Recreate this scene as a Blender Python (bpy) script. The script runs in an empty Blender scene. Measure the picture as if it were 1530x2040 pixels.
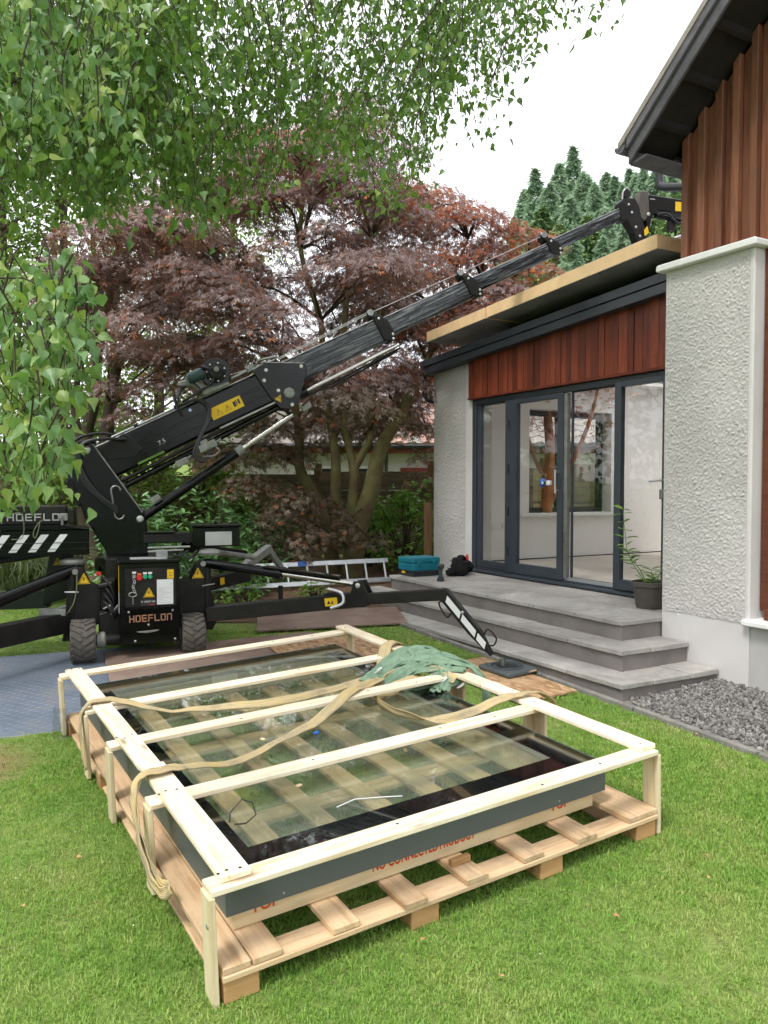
import bpy, bmesh, math, random
import numpy as np
from mathutils import Vector, Matrix, Euler, noise

random.seed(7)
rng = np.random.default_rng(7)
scene = bpy.context.scene
COL = scene.collection
RAD = math.radians

# ---------------------------------------------------------------- camera
CAM_Z = 1.6
cam_d = bpy.data.cameras.new('camera')
cam_d.sensor_fit = 'VERTICAL'
cam_d.sensor_height = 24.0
cam_d.lens = 24.0 * 1590.0 / 2040.0
cam_d.clip_start = 0.05
cam_d.clip_end = 900.0
cam = bpy.data.objects.new('camera', cam_d)
COL.objects.link(cam)
cam.location = (0, 0, CAM_Z)
cam.rotation_mode = 'XYZ'
cam.rotation_euler = (RAD(90) - 0.0338, -0.0014, 0.0)
scene.camera = cam

# ---------------------------------------------------------------- sky, sun, exposure
SUN_EL, SUN_AZ = RAD(58), RAD(215)      # high, behind and to the left, filtered by cloud
world = bpy.data.worlds.new('World')
scene.world = world
world.use_nodes = True
wn, wl = world.node_tree.nodes, world.node_tree.links
wn.clear()
w_out = wn.new('ShaderNodeOutputWorld')
w_bg = wn.new('ShaderNodeBackground')
w_bg.inputs['Strength'].default_value = 0.10
sky = wn.new('ShaderNodeTexSky')
sky.sky_type = 'NISHITA'
sky.sun_disc = False
sky.sun_elevation = SUN_EL
sky.sun_rotation = SUN_AZ
sky.dust_density = 3.0
sky.air_density = 1.2
tc = wn.new('ShaderNodeTexCoord')
cl = wn.new('ShaderNodeTexNoise')
cl.inputs['Scale'].default_value = 2.6
cl.inputs['Detail'].default_value = 5.0
cl.inputs['Roughness'].default_value = 0.55
cr = wn.new('ShaderNodeMapRange')
cr.inputs['From Min'].default_value = 0.30
cr.inputs['From Max'].default_value = 0.62
cr.inputs['To Min'].default_value = 0.80
cr.inputs['To Max'].default_value = 1.0
mx = wn.new('ShaderNodeMix')
mx.data_type = 'RGBA'
mx.inputs['B'].default_value = (10.3, 10.5, 10.9, 1)
wl.new(tc.outputs['Generated'], cl.inputs['Vector'])
wl.new(cl.outputs['Fac'], cr.inputs['Value'])
wl.new(cr.outputs['Result'], mx.inputs['Factor'])
wl.new(sky.outputs['Color'], mx.inputs['A'])
wl.new(mx.outputs['Result'], w_bg.inputs['Color'])
wl.new(w_bg.outputs['Background'], w_out.inputs['Surface'])

sun_d = bpy.data.lights.new('sun', 'SUN')
sun_d.energy = 1.5
sun_d.angle = RAD(14)
sun_d.color = (1.0, 0.96, 0.90)
sun = bpy.data.objects.new('sun', sun_d)
COL.objects.link(sun)
sun.location = (0, 0, 30)
sd = Vector((math.sin(SUN_AZ) * math.cos(SUN_EL), math.cos(SUN_AZ) * math.cos(SUN_EL), math.sin(SUN_EL)))
sun.rotation_euler = (-sd).to_track_quat('-Z', 'Y').to_euler()

vs = scene.view_settings
vs.view_transform = 'Standard'
vs.look = 'None'
vs.exposure = 0.85
vs.gamma = 1.0
vs.use_curve_mapping = False
scene.cycles.use_denoising = True
scene.cycles.use_adaptive_sampling = True
scene.cycles.adaptive_threshold = 0.035
scene.cycles.adaptive_min_samples = 20
scene.cycles.max_bounces = 5
scene.cycles.diffuse_bounces = 3
scene.cycles.glossy_bounces = 3
scene.cycles.transmission_bounces = 4
scene.cycles.transparent_max_bounces = 14
scene.cycles.sample_clamp_indirect = 6.0
scene.cycles.caustics_reflective = False
scene.cycles.caustics_refractive = False

# ---------------------------------------------------------------- helpers: objects
I4 = Matrix.Identity(4)

def link(o, parent=None, M=None):
    COL.objects.link(o)
    if parent is not None:
        o.parent = parent
    if M is not None:
        o.matrix_local = M
    return o

def tag(o, label=None, cat=None, group=None, kind=None):
    if label: o['label'] = label
    if cat: o['category'] = cat
    if group: o['group'] = group
    if kind: o['kind'] = kind
    return o

def thing(name, label, cat, M=None, group=None):
    o = bpy.data.objects.new(name, None)
    o.empty_display_size = 0.2
    link(o, None, M)
    return tag(o, label, cat, group)

class MB:
    """collects vertices and faces; obj() links them as one mesh object"""
    def __init__(s): s.v, s.f = [], []
    def add(s, vs_, fs_):
        n = len(s.v); s.v += [tuple(p) for p in vs_]; s.f += [tuple(i + n for i in f) for f in fs_]; return s
    def box(s, x0, x1, y0, y1, z0, z1, M=None):
        c = [(x0,y0,z0),(x1,y0,z0),(x1,y1,z0),(x0,y1,z0),(x0,y0,z1),(x1,y0,z1),(x1,y1,z1),(x0,y1,z1)]
        if M is not None: c = [M @ Vector(p) for p in c]
        return s.add(c, [(0,3,2,1),(4,5,6,7),(0,1,5,4),(1,2,6,5),(2,3,7,6),(3,0,4,7)])
    def prism(s, poly, y0, y1, M=None):
        """poly in (x, z), extruded along y"""
        n = len(poly)
        c = [(x, y0, z) for x, z in poly] + [(x, y1, z) for x, z in poly]
        if M is not None: c = [M @ Vector(p) for p in c]
        return s.add(c, [tuple(range(n)), tuple(range(2*n-1, n-1, -1))] + [(i, i+n, (i+1) % n + n, (i+1) % n) for i in range(n)])
    def tube(s, pts, r, n=10, cap=True):
        pts = [Vector(p) for p in pts]
        rs = r if isinstance(r, (list, tuple)) else [r] * len(pts)
        t0 = (pts[1] - pts[0]).normalized()
        u = t0.cross(Vector((0, 0, 1)))
        if u.length < 1e-3: u = t0.cross(Vector((0, 1, 0)))
        u.normalize(); rings = []
        for i, p in enumerate(pts):
            a = pts[max(0, i-1)]; b = pts[min(len(pts)-1, i+1)]
            t = (b - a).normalized()
            u = (u - t * u.dot(t)).normalized(); w = t.cross(u)
            rings.append([p + (u * math.cos(k*2*math.pi/n) + w * math.sin(k*2*math.pi/n)) * rs[i] for k in range(n)])
        vv = [q for rg in rings for q in rg]
        ff = []
        for i in range(len(pts) - 1):
            for k in range(n):
                ff.append((i*n+k, i*n+(k+1) % n, (i+1)*n+(k+1) % n, (i+1)*n+k))
        if cap: ff += [tuple(range(n-1, -1, -1)), tuple((len(pts)-1)*n+k for k in range(n))]
        return s.add(vv, ff)
    def lathe(s, prof, n=24, M=None):
        """prof: (r, z) pairs turned about z"""
        vv = [(r*math.cos(k*2*math.pi/n), r*math.sin(k*2*math.pi/n), z) for r, z in prof for k in range(n)]
        if M is not None: vv = [M @ Vector(p) for p in vv]
        ff = []
        for i in range(len(prof) - 1):
            for k in range(n):
                ff.append((i*n+k, i*n+(k+1) % n, (i+1)*n+(k+1) % n, (i+1)*n+k))
        ff += [tuple(range(n-1, -1, -1)), tuple((len(prof)-1)*n+k for k in range(n))]
        return s.add(vv, ff)
    def ribbon(s, pts, widths, ups, th=0.006):
        pts = [Vector(p) for p in pts]; vv = []
        for i, p in enumerate(pts):
            t = (pts[min(len(pts)-1, i+1)] - pts[max(0, i-1)]).normalized()
            up = Vector(ups[i]); up = (up - t * up.dot(t)).normalized()
            w = t.cross(up) * (widths[i] / 2); h = up * (th / 2)
            vv += [p + w + h, p - w + h, p - w - h, p + w - h]
        ff = [(0, 1, 2, 3), tuple(4*(len(pts)-1) + k for k in (3, 2, 1, 0))]
        for i in range(len(pts) - 1):
            for k in range(4):
                ff.append((4*i+k, 4*i+(k+1) % 4, 4*(i+1)+(k+1) % 4, 4*(i+1)+k))
        return s.add(vv, ff)
    def mesh(s, name, m=None, smooth=False, bevel=0.0, seg=1, fix=True):
        me = bpy.data.meshes.new(name)
        bm = bmesh.new()
        bvs = [bm.verts.new(p) for p in s.v]
        for f in s.f:
            try: bm.faces.new([bvs[i] for i in f])
            except ValueError: pass
        if fix: bmesh.ops.recalc_face_normals(bm, faces=bm.faces)
        if bevel > 0:
            es = [e for e in bm.edges if len(e.link_faces) == 2 and e.calc_face_angle(0) > 0.6]
            bmesh.ops.bevel(bm, geom=es, offset=bevel, segments=seg, affect='EDGES', profile=0.6, clamp_overlap=True)
        if smooth:
            for f in bm.faces: f.smooth = True
            for e in bm.edges:
                if len(e.link_faces) == 2 and e.calc_face_angle(0) > 0.7: e.smooth = False
        bm.to_mesh(me); bm.free()
        if m is not None: me.materials.append(m)
        return me
    def obj(s, name, m, parent=None, M=None, smooth=False, bevel=0.0, seg=1, fix=True):
        return link(bpy.data.objects.new(name, s.mesh(name, m, smooth, bevel, seg, fix)), parent, M)

def frame(o, x, z):
    """matrix with origin o, local x along x and local z near z"""
    x = Vector(x).normalized(); z = Vector(z); z = (z - x * z.dot(x)).normalized(); y = z.cross(x)
    M = Matrix((x, y, z)).transposed().to_4x4(); M.translation = Vector(o)
    return M

_bc = {}
def board(name, m, parent, p0, p1, w, t, up=(0, 0, 1), bevel=0.003, label=None, warp=0.0):
    """a plank from p0 to p1 (centre line), width w, thickness t along up"""
    p0, p1 = Vector(p0), Vector(p1); L = (p1 - p0).length
    key = (round(L, 3), round(w, 3), round(t, 3), m.name, bevel, round(warp, 3))
    if key not in _bc:
        _bc[key] = MB().box(-L/2, L/2, -w/2, w/2, -t/2, t/2).mesh(name, m, bevel=bevel)
    o = link(bpy.data.objects.new(name, _bc[key]), parent, frame((p0+p1)/2, p1-p0, up))
    if label: o['label'] = label
    return o

def text(name, s, m, parent, M, size, extrude=0.0006, bold=0.0, align='CENTER', sx=1.0):
    c = bpy.data.curves.new(name, 'FONT'); c.body = s; c.size = size; c.extrude = extrude; c.offset = bold
    c.align_x = align; c.align_y = 'CENTER'
    tmp = bpy.data.objects.new('lettering_source', c); COL.objects.link(tmp)
    me = bpy.data.meshes.new_from_object(tmp.evaluated_get(bpy.context.evaluated_depsgraph_get()))
    bpy.data.objects.remove(tmp); bpy.data.curves.remove(c)
    me.materials.clear(); me.materials.append(m); me.name = name
    o = link(bpy.data.objects.new(name, me), parent, M @ Matrix.Diagonal((sx, 1, 1, 1)))
    return tag(o, kind='stuff')

def raw_mesh(name, V, F, m, k=3):
    """fast mesh from numpy arrays, all faces with k corners"""
    me = bpy.data.meshes.new(name)
    nv, nf = len(V), len(F)
    me.vertices.add(nv); me.vertices.foreach_set('co', np.asarray(V, np.float32).ravel())
    me.loops.add(nf * k); me.loops.foreach_set('vertex_index', np.asarray(F, np.int32).ravel())
    me.polygons.add(nf); me.polygons.foreach_set('loop_start', np.arange(0, nf*k, k, dtype=np.int32))
    me.update(calc_edges=True)
    if isinstance(m, (list, tuple)):
        for q in m: me.materials.append(q)
    elif m: me.materials.append(m)
    return me

def scatter(tv, tf, P, X, Z, S):
    """copies of a leaf (tv, tf) at points P, leaf axis X (tip), face normal Z, scales S"""
    X = X / np.linalg.norm(X, axis=1, keepdims=True)
    Z = Z - X * np.sum(X*Z, axis=1, keepdims=True); Z /= np.linalg.norm(Z, axis=1, keepdims=True) + 1e-9
    Y = np.cross(Z, X)
    tv = np.asarray(tv, float)
    V = P[:, None, :] + S[:, None, None] * (tv[None, :, 0:1]*X[:, None, :] + tv[None, :, 1:2]*Y[:, None, :] + tv[None, :, 2:3]*Z[:, None, :])
    n = len(P); tf = np.asarray(tf)
    F = tf[None] + (np.arange(n) * len(tv))[:, None, None]
    return V.reshape(-1, 3), F.reshape(-1, tf.shape[1])

# ---------------------------------------------------------------- helpers: materials
def nodes(name):
    m = bpy.data.materials.new(name); m.use_nodes = True
    nt = m.node_tree; nt.nodes.clear()
    out = nt.nodes.new('ShaderNodeOutputMaterial')
    return m, nt, out

def N(nt, typ, **kw):
    n = nt.nodes.new(typ)
    for k, v in kw.items():
        if k in n.inputs: n.inputs[k].default_value = v
        else: setattr(n, k, v)
    return n

def ramp(nt, fac, stops):
    r = nt.nodes.new('ShaderNodeValToRGB')
    e = r.color_ramp.elements
    while len(e) < len(stops): e.new(0.5)
    for q, (p, c) in zip(e, stops): q.position = p; q.color = (*c, 1)
    nt.links.new(fac, r.inputs['Fac'])
    return r.outputs['Color']

def mixc(nt, fac, a, b, mode='MIX'):
    n = nt.nodes.new('ShaderNodeMix'); n.data_type = 'RGBA'; n.blend_type = mode
    for k, v in (('Factor', fac), ('A', a), ('B', b)):
        if hasattr(v, 'links'): nt.links.new(v, n.inputs[k])
        else: n.inputs[k].default_value = v if not isinstance(v, tuple) else (*v, 1)
    return n.outputs['Result']

def coords(nt, scale=(1, 1, 1), rand=True, space='Object'):
    t = nt.nodes.new('ShaderNodeTexCoord')
    mp = nt.nodes.new('ShaderNodeMapping')
    mp.inputs['Scale'].default_value = scale
    src = t.outputs[space]
    if rand:
        oi = nt.nodes.new('ShaderNodeObjectInfo')
        ml = N(nt, 'ShaderNodeMath', operation='MULTIPLY'); ml.inputs[1].default_value = 37.0
        nt.links.new(oi.outputs['Random'], ml.inputs[0])
        nt.links.new(ml.outputs[0], mp.inputs['Location'])
    nt.links.new(src, mp.inputs['Vector'])
    return mp.outputs['Vector']

def noise_tex(nt, vec, scale, detail=4, rough=0.55, dist=0.0):
    n = N(nt, 'ShaderNodeTexNoise', Scale=scale, Detail=detail, Roughness=rough, Distortion=dist)
    nt.links.new(vec, n.inputs['Vector'])
    return n.outputs['Fac']

def objrand(nt, col, amt):
    oi = nt.nodes.new('ShaderNodeObjectInfo')
    mr = N(nt, 'ShaderNodeMapRange'); mr.inputs['To Min'].default_value = 1 - amt; mr.inputs['To Max'].default_value = 1 + amt
    nt.links.new(oi.outputs['Random'], mr.inputs['Value'])
    hsv = nt.nodes.new('ShaderNodeHueSaturation')
    nt.links.new(mr.outputs['Result'], hsv.inputs['Value'])
    nt.links.new(col, hsv.inputs['Color'])
    return hsv.outputs['Color']

def bump(nt, h, strength, dist=0.01):
    b = N(nt, 'ShaderNodeBump', Strength=strength, Distance=dist)
    nt.links.new(h, b.inputs['Height'])
    return b.outputs['Normal']

def principled(nt, out, col, rough, metal=0.0, spec=0.5, normal=None, coat=0.0):
    b = nt.nodes.new('ShaderNodeBsdfPrincipled')
    for k, v in (('Base Color', col), ('Roughness', rough)):
        if hasattr(v, 'links'): nt.links.new(v, b.inputs[k])
        else: b.inputs[k].default_value = (*v, 1) if isinstance(v, tuple) else v
    b.inputs['Metallic'].default_value = metal
    b.inputs['Specular IOR Level'].default_value = spec
    b.inputs['Coat Weight'].default_value = coat
    b.inputs['Coat Roughness'].default_value = 0.08
    if normal is not None: nt.links.new(normal, b.inputs['Normal'])
    nt.links.new(b.outputs['BSDF'], out.inputs['Surface'])
    return b

def plain(name, col, rough=0.5, metal=0.0, spec=0.5, var=0.15, vs_=6.0, bmp=0.0, bs=60.0, orand=0.0, coat=0.0, col2=None, space='Object', rvar=0.12):
    """paint, plastic, metal: slight colour, gloss and relief variation"""
    m, nt, out = nodes(name)
    v = coords(nt, space=space, rand=space == 'Object')
    f = noise_tex(nt, v, vs_, 5, 0.6)
    c2 = col2 or tuple(c * (1 - var) for c in col)
    c = ramp(nt, f, [(0.32, c2), (0.68, tuple(min(1, c * (1 + var*0.5)) for c in col))])
    if orand: c = objrand(nt, c, orand)
    r = N(nt, 'ShaderNodeMapRange'); r.inputs['To Min'].default_value = max(0.02, rough - rvar); r.inputs['To Max'].default_value = min(1, rough + rvar)
    nt.links.new(noise_tex(nt, v, vs_*2.3, 4), r.inputs['Value'])
    nrm = bump(nt, noise_tex(nt, v, bs, 4), bmp, 0.004) if bmp else None
    principled(nt, out, c, r.outputs['Result'], metal, spec, nrm, coat)
    return m

def wood(name, light, dark, rough=0.65, knots=0.5, orand=0.1, stain=None, gs=1.0, bmp=0.25):
    """grain along local x"""
    m, nt, out = nodes(name)
    v = coords(nt, (1.2*gs, 16*gs, 16*gs))
    g = noise_tex(nt, v, 2.2, 6, 0.6, 0.6)
    c = ramp(nt, g, [(0.30, dark), (0.52, light), (0.75, tuple(min(1, x*1.08) for x in light))])
    vk = coords(nt, (2.2, 9, 9))
    k = N(nt, 'ShaderNodeTexVoronoi', Scale=1.0, Randomness=1.0); nt.links.new(vk, k.inputs['Vector'])
    kf = N(nt, 'ShaderNodeMapRange'); kf.inputs['From Min'].default_value = 0.05; kf.inputs['From Max'].default_value = 0.17
    kf.inputs['To Min'].default_value = knots; kf.inputs['To Max'].default_value = 0.0
    nt.links.new(k.outputs['Distance'], kf.inputs['Value'])
    c = mixc(nt, kf.outputs['Result'], c, tuple(x*0.42 for x in dark))
    if stain:
        vs2 = coords(nt, (2.5, 4, 4))
        s = N(nt, 'ShaderNodeMapRange'); s.inputs['From Min'].default_value = 0.52; s.inputs['From Max'].default_value = 0.74; s.inputs['To Max'].default_value = 0.75
        nt.links.new(noise_tex(nt, vs2, 1.6, 6, 0.65), s.inputs['Value'])
        c = mixc(nt, s.outputs['Result'], c, stain)
    c = objrand(nt, c, orand)
    principled(nt, out, c, rough, 0, 0.35, bump(nt, g, bmp, 0.003))
    return m

def leafmat(name, cols, trans, rough=0.42, tw=0.4, spec=0.45, scale=0.55):
    """foliage: colour drifts through the crown, some light passes through"""
    m, nt, out = nodes(name)
    g = nt.nodes.new('ShaderNodeNewGeometry')
    f1 = noise_tex(nt, g.outputs['Position'], scale, 3, 0.6)
    wn_ = N(nt, 'ShaderNodeTexWhiteNoise', noise_dimensions='1D')
    nt.links.new(g.outputs['Random Per Island'], wn_.inputs['W'])
    ad = N(nt, 'ShaderNodeMath', operation='MULTIPLY_ADD'); ad.inputs[1].default_value = 0.55
    nt.links.new(wn_.outputs['Value'], ad.inputs[0]); 
    sb = N(nt, 'ShaderNodeMath', operation='SUBTRACT'); sb.inputs[1].default_value = 0.28
    nt.links.new(f1, sb.inputs[0]); nt.links.new(sb.outputs[0], ad.inputs[2])
    c = ramp(nt, ad.outputs[0], [(0.1 + 0.8*i/(len(cols)-1), q) for i, q in enumerate(cols)])
    b = nt.nodes.new('ShaderNodeBsdfPrincipled')
    nt.links.new(c, b.inputs['Base Color']); b.inputs['Roughness'].default_value = rough; b.inputs['Specular IOR Level'].default_value = spec
    t = nt.nodes.new('ShaderNodeBsdfTranslucent')
    nt.links.new(mixc(nt, 0.55, c, trans), t.inputs['Color'])
    mx_ = nt.nodes.new('ShaderNodeMixShader'); mx_.inputs['Fac'].default_value = tw
    nt.links.new(b.outputs['BSDF'], mx_.inputs[1]); nt.links.new(t.outputs['BSDF'], mx_.inputs[2])
    nt.links.new(mx_.outputs['Shader'], out.inputs['Surface'])
    return m

def glassmat(name, tint, refl=1.0, rough=0.0, ior=1.5, sky_sheen=0.0):
    """thin pane: tinted see-through with a mirror film that grows at grazing angles"""
    m, nt, out = nodes(name)
    lw = N(nt, 'ShaderNodeLayerWeight'); lw.inputs['Blend'].default_value = 0.5
    pw = N(nt, 'ShaderNodeMath', operation='POWER'); pw.inputs[1].default_value = 4.6
    nt.links.new(lw.outputs['Facing'], pw.inputs[0])
    mu = N(nt, 'ShaderNodeMath', operation='MULTIPLY_ADD'); mu.inputs[1].default_value = 0.92*refl; mu.inputs[2].default_value = 0.045*refl; mu.use_clamp = True
    nt.links.new(pw.outputs[0], mu.inputs[0])
    t = N(nt, 'ShaderNodeBsdfTransparent', Color=(*tint, 1))
    g = N(nt, 'ShaderNodeBsdfGlossy', Roughness=rough)
    mx_ = nt.nodes.new('ShaderNodeMixShader')
    nt.links.new(mu.outputs[0], mx_.inputs['Fac']); nt.links.new(t.outputs['BSDF'], mx_.inputs[1]); nt.links.new(g.outputs['BSDF'], mx_.inputs[2])
    if sky_sheen:                                            # pale diffuse film standing in for a milky sky reflection
        g2 = nt.nodes.new('ShaderNodeNewGeometry')
        mr = N(nt, 'ShaderNodeMapRange'); mr.inputs['From Min'].default_value = 0.25; mr.inputs['From Max'].default_value = 0.75
        mr.inputs['To Min'].default_value = sky_sheen*0.55; mr.inputs['To Max'].default_value = sky_sheen*1.45
        nt.links.new(noise_tex(nt, g2.outputs['Position'], 2.2, 6, 0.65), mr.inputs['Value'])
        df = N(nt, 'ShaderNodeBsdfDiffuse', Color=(0.66, 0.72, 0.60, 1))
        m2 = nt.nodes.new('ShaderNodeMixShader')
        nt.links.new(mr.outputs['Result'], m2.inputs['Fac']); nt.links.new(mx_.outputs['Shader'], m2.inputs[1]); nt.links.new(df.outputs['BSDF'], m2.inputs[2])
        nt.links.new(m2.outputs['Shader'], out.inputs['Surface'])
    else:
        nt.links.new(mx_.outputs['Shader'], out.inputs['Surface'])
    return m

# ---------------------------------------------------------------- the ground's shape
def gz(x, y):
    """lawn: a plane that rises gently towards the house and the fence, a hill far behind"""
    yc = min(y, 13.5)
    z = -0.094 + 0.0259*(max(-9, min(9, x)) + 0.525) + 0.0507*(max(-6, yc) - 2.527)
    d = max(0.0, y - 24.0)
    z += 14.0 * (1 - math.exp(-d*d/2600.0)) * (0.75 + 0.25*math.tanh((x+4)/14))
    return z

# ---------------------------------------------------------------- materials
M = {}
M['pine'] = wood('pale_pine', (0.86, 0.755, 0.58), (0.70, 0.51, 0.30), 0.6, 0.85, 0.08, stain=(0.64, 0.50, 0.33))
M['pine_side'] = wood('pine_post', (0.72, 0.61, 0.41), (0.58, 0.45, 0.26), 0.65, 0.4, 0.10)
M['pallet'] = wood('pallet_wood', (0.62, 0.44, 0.27), (0.46, 0.29, 0.15), 0.75, 0.55, 0.18, stain=(0.30, 0.22, 0.16))
M['block'] = wood('pallet_block', (0.50, 0.29, 0.13), (0.36, 0.19, 0.08), 0.8, 0.2, 0.12, gs=0.6)
M['kerbwood'] = wood('upstand_timber', (0.70, 0.56, 0.36), (0.60, 0.44, 0.25), 0.6, 0.25, 0.03, gs=0.5)
M['osb'] = None
M['clad'] = wood('red_cedar_cladding', (0.190, 0.040, 0.017), (0.095, 0.021, 0.010), 0.5, 0.45, 0.42, stain=(0.075, 0.019, 0.011), gs=0.8)
M['gable_clad'] = wood('weathered_cladding', (0.215, 0.085, 0.044), (0.105, 0.041, 0.024), 0.6, 0.45, 0.25, stain=(0.13, 0.075, 0.055), gs=0.8)
M['fence'] = wood('weathered_fence', (0.175, 0.145, 0.085), (0.105, 0.088, 0.050), 0.85, 0.3, 0.25, stain=(0.105, 0.118, 0.052))
M['fence_pale'] = wood('newer_fence', (0.30, 0.26, 0.12), (0.22, 0.18, 0.08), 0.8, 0.3, 0.12)
M['post_wood'] = wood('fence_post', (0.22, 0.13, 0.06), (0.13, 0.08, 0.04), 0.8, 0.3, 0.1)
M['alu'] = plain('anthracite_aluminium', (0.040, 0.050, 0.064), 0.38, 0.0, 0.5, 0.1, 4.0, rvar=0.06)
M['alu_in'] = plain('dark_window_frame', (0.012, 0.013, 0.016), 0.4, 0, 0.5, 0.1)
M['skirt'] = plain('grey_skirt', (0.085, 0.105, 0.110), 0.42, 0.0, 0.5, 0.08, 3.0, rvar=0.05)
M['frit'] = plain('black_glass_border', (0.006, 0.007, 0.009), 0.12, 0, 0.6, 0.2, 5, rvar=0.05)
M['barge'] = plain('dark_brown_stain', (0.13, 0.122, 0.142), 0.5, 0, 0.5, 0.35, 9.0, bmp=0.15, bs=30, orand=0.2)
M['soffit'] = plain('soffit_stain', (0.022, 0.018, 0.018), 0.6, 0, 0.4, 0.3, 7.0, bmp=0.15, bs=30)
M['render'] = plain('smooth_white_render', (0.63, 0.61, 0.60), 0.8, 0, 0.3, 0.06, 3.0, bmp=0.12, bs=40)
M['plinth'] = plain('grey_plinth_render', (0.50, 0.50, 0.49), 0.85, 0, 0.3, 0.10, 2.2, bmp=0.25, bs=30, col2=(0.42, 0.41, 0.39))
M['plaster'] = plain('room_plaster', (0.84, 0.82, 0.80), 0.9, 0, 0.2, 0.05, 1.2)
M['plaster_pink'] = plain('fresh_plaster', (0.80, 0.75, 0.72), 0.9, 0, 0.2, 0.07, 1.5)
M['ply'] = plain('room_floor', (0.66, 0.59, 0.52), 0.7, 0, 0.3, 0.12, 1.6)
M['white'] = plain('white_paint', (0.78, 0.78, 0.77), 0.5, 0, 0.4, 0.04)
M['brownframe'] = wood('brown_window_frame', (0.130, 0.042, 0.022), (0.080, 0.026, 0.015), 0.4, 0.0, 0.05)
M['black'] = plain('gloss_black_paint', (0.0032, 0.0038, 0.0044), 0.16, 0.0, 0.34, 0.3, 5.0, rvar=0.12, coat=0.0)
M['blackmat'] = plain('worn_black_paint', (0.006, 0.006, 0.0065), 0.45, 0.0, 0.25, 0.5, 5.0, bmp=0.15, bs=80, col2=(0.020, 0.0185, 0.016), rvar=0.22)
M['greenblack'] = plain('dark_green_paint', (0.010, 0.016, 0.010), 0.35, 0.0, 0.5, 0.2)
M['boom'] = None
M['chrome'] = plain('chrome_rod', (0.62, 0.60, 0.57), 0.14, 1.0, 0.5, 0.1, 3, rvar=0.06)
M['steel'] = plain('dull_steel', (0.34, 0.34, 0.33), 0.42, 0.9, 0.5, 0.25, 12)
M['bolt'] = plain('zinc_bolt', (0.55, 0.55, 0.53), 0.35, 0.8, 0.5, 0.1)
M['castgrey'] = plain('cast_grey_metal', (0.26, 0.27, 0.25), 0.55, 0.3, 0.5, 0.3, 14, bmp=0.2, bs=60)
M['alum'] = plain('bare_aluminium', (0.58, 0.60, 0.62), 0.38, 0.75, 0.5, 0.12, 5)
M['rubber'] = plain('tyre_rubber', (0.075, 0.069, 0.062), 0.85, 0, 0.25, 0.4, 9, bmp=0.35, bs=70, col2=(0.135, 0.12, 0.105))
M['hose'] = plain('rubber_hose', (0.014, 0.015, 0.017), 0.38, 0, 0.5, 0.1)
M['yellow'] = plain('yellow_sticker', (0.78, 0.50, 0.015), 0.4, 0, 0.4, 0.05)
M['inkblack'] = plain('black_print', (0.012, 0.012, 0.012), 0.5)
M['whitefilm'] = plain('white_reflective_film', (0.75, 0.77, 0.78), 0.4, 0, 0.4, 0.06)
M['copper'] = plain('copper_lettering', (0.42, 0.22, 0.13), 0.5, 0.2, 0.5, 0.2)
M['greyletter'] = plain('grey_lettering', (0.45, 0.46, 0.46), 0.5, 0.1)
M['red'] = plain('red_plastic', (0.55, 0.02, 0.015), 0.35)
M['orange'] = plain('orange_plastic', (0.65, 0.16, 0.02), 0.4)
M['green_btn'] = plain('green_button', (0.02, 0.40, 0.20), 0.35)
M['blue'] = plain('blue_plastic', (0.015, 0.13, 0.50), 0.35)
M['redprint'] = plain('red_stencil', (0.62, 0.07, 0.02), 0.7, 0, 0.2, 0.2, 60)
M['toolblue'] = plain('turquoise_plastic', (0.003, 0.175, 0.235), 0.42, 0, 0.5, 0.1, 8)
M['plastic_dark'] = plain('dark_plastic', (0.020, 0.024, 0.028), 0.45)
M['plastic_clear'] = plain('smoked_plastic', (0.055, 0.065, 0.075), 0.25)
M['drillgreen'] = plain('drill_green', (0.020, 0.055, 0.055), 0.45)
M['canvas'] = plain('black_canvas', (0.012, 0.012, 0.013), 0.9, 0, 0.2, 0.3, 20, bmp=0.4, bs=90)
M['pot'] = plain('brown_plastic_pot', (0.060, 0.050, 0.044), 0.6, 0, 0.4, 0.3, 9, col2=(0.095, 0.085, 0.075))
M['soil'] = plain('dark_soil', (0.040, 0.026, 0.017), 0.95, 0, 0.1, 0.5, 30, bmp=0.8, bs=60)
M['foil'] = plain('foil_facing', (0.36, 0.37, 0.40), 0.33, 0.25, 0.5, 0.35, 3.0, bmp=0.1, bs=9, rvar=0.15)
M['foam'] = plain('yellow_foam', (0.86, 0.60, 0.34), 0.85, 0, 0.2, 0.13, 5, bmp=0.3, bs=70, orand=0.03)
M['concrete'] = plain('edging_concrete', (0.24, 0.23, 0.21), 0.9, 0, 0.2, 0.3, 8, bmp=0.4, bs=60)
M['riser'] = plain('concrete_riser', (0.215, 0.195, 0.185), 0.9, 0, 0.2, 0.22, 3.2, bmp=0.3, bs=50)
M['moss'] = plain('mossy_bark', (0.150, 0.150, 0.055), 0.9, 0, 0.15, 0.4, 5, bmp=0.9, bs=26, col2=(0.115, 0.080, 0.052))
M['bark'] = plain('dark_bark', (0.050, 0.040, 0.028), 0.9, 0, 0.15, 0.4, 7, bmp=0.9, bs=26, col2=(0.075, 0.062, 0.043))
M['twig'] = plain('brown_twig', (0.040, 0.026, 0.016), 0.8)
M['sling'] = None
M['green_sleeve'] = plain('green_woven_sleeve', (0.205, 0.300, 0.212), 0.85, 0, 0.15, 0.25, 12, bmp=0.45, bs=38, col2=(0.135, 0.210, 0.145))
M['pebble'] = plain('grey_chippings', (0.215, 0.205, 0.192), 0.85, 0, 0.25, 0.3, 20, bmp=0.3, bs=60, orand=0.55)
M['film'] = glassmat('clear_wrap', (0.90, 0.91, 0.93), 2.2, 0.25, 1.45)
M['pane'] = glassmat('door_glass', (0.965, 0.975, 0.97), 1.0, 0.0, 1.48)
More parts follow.
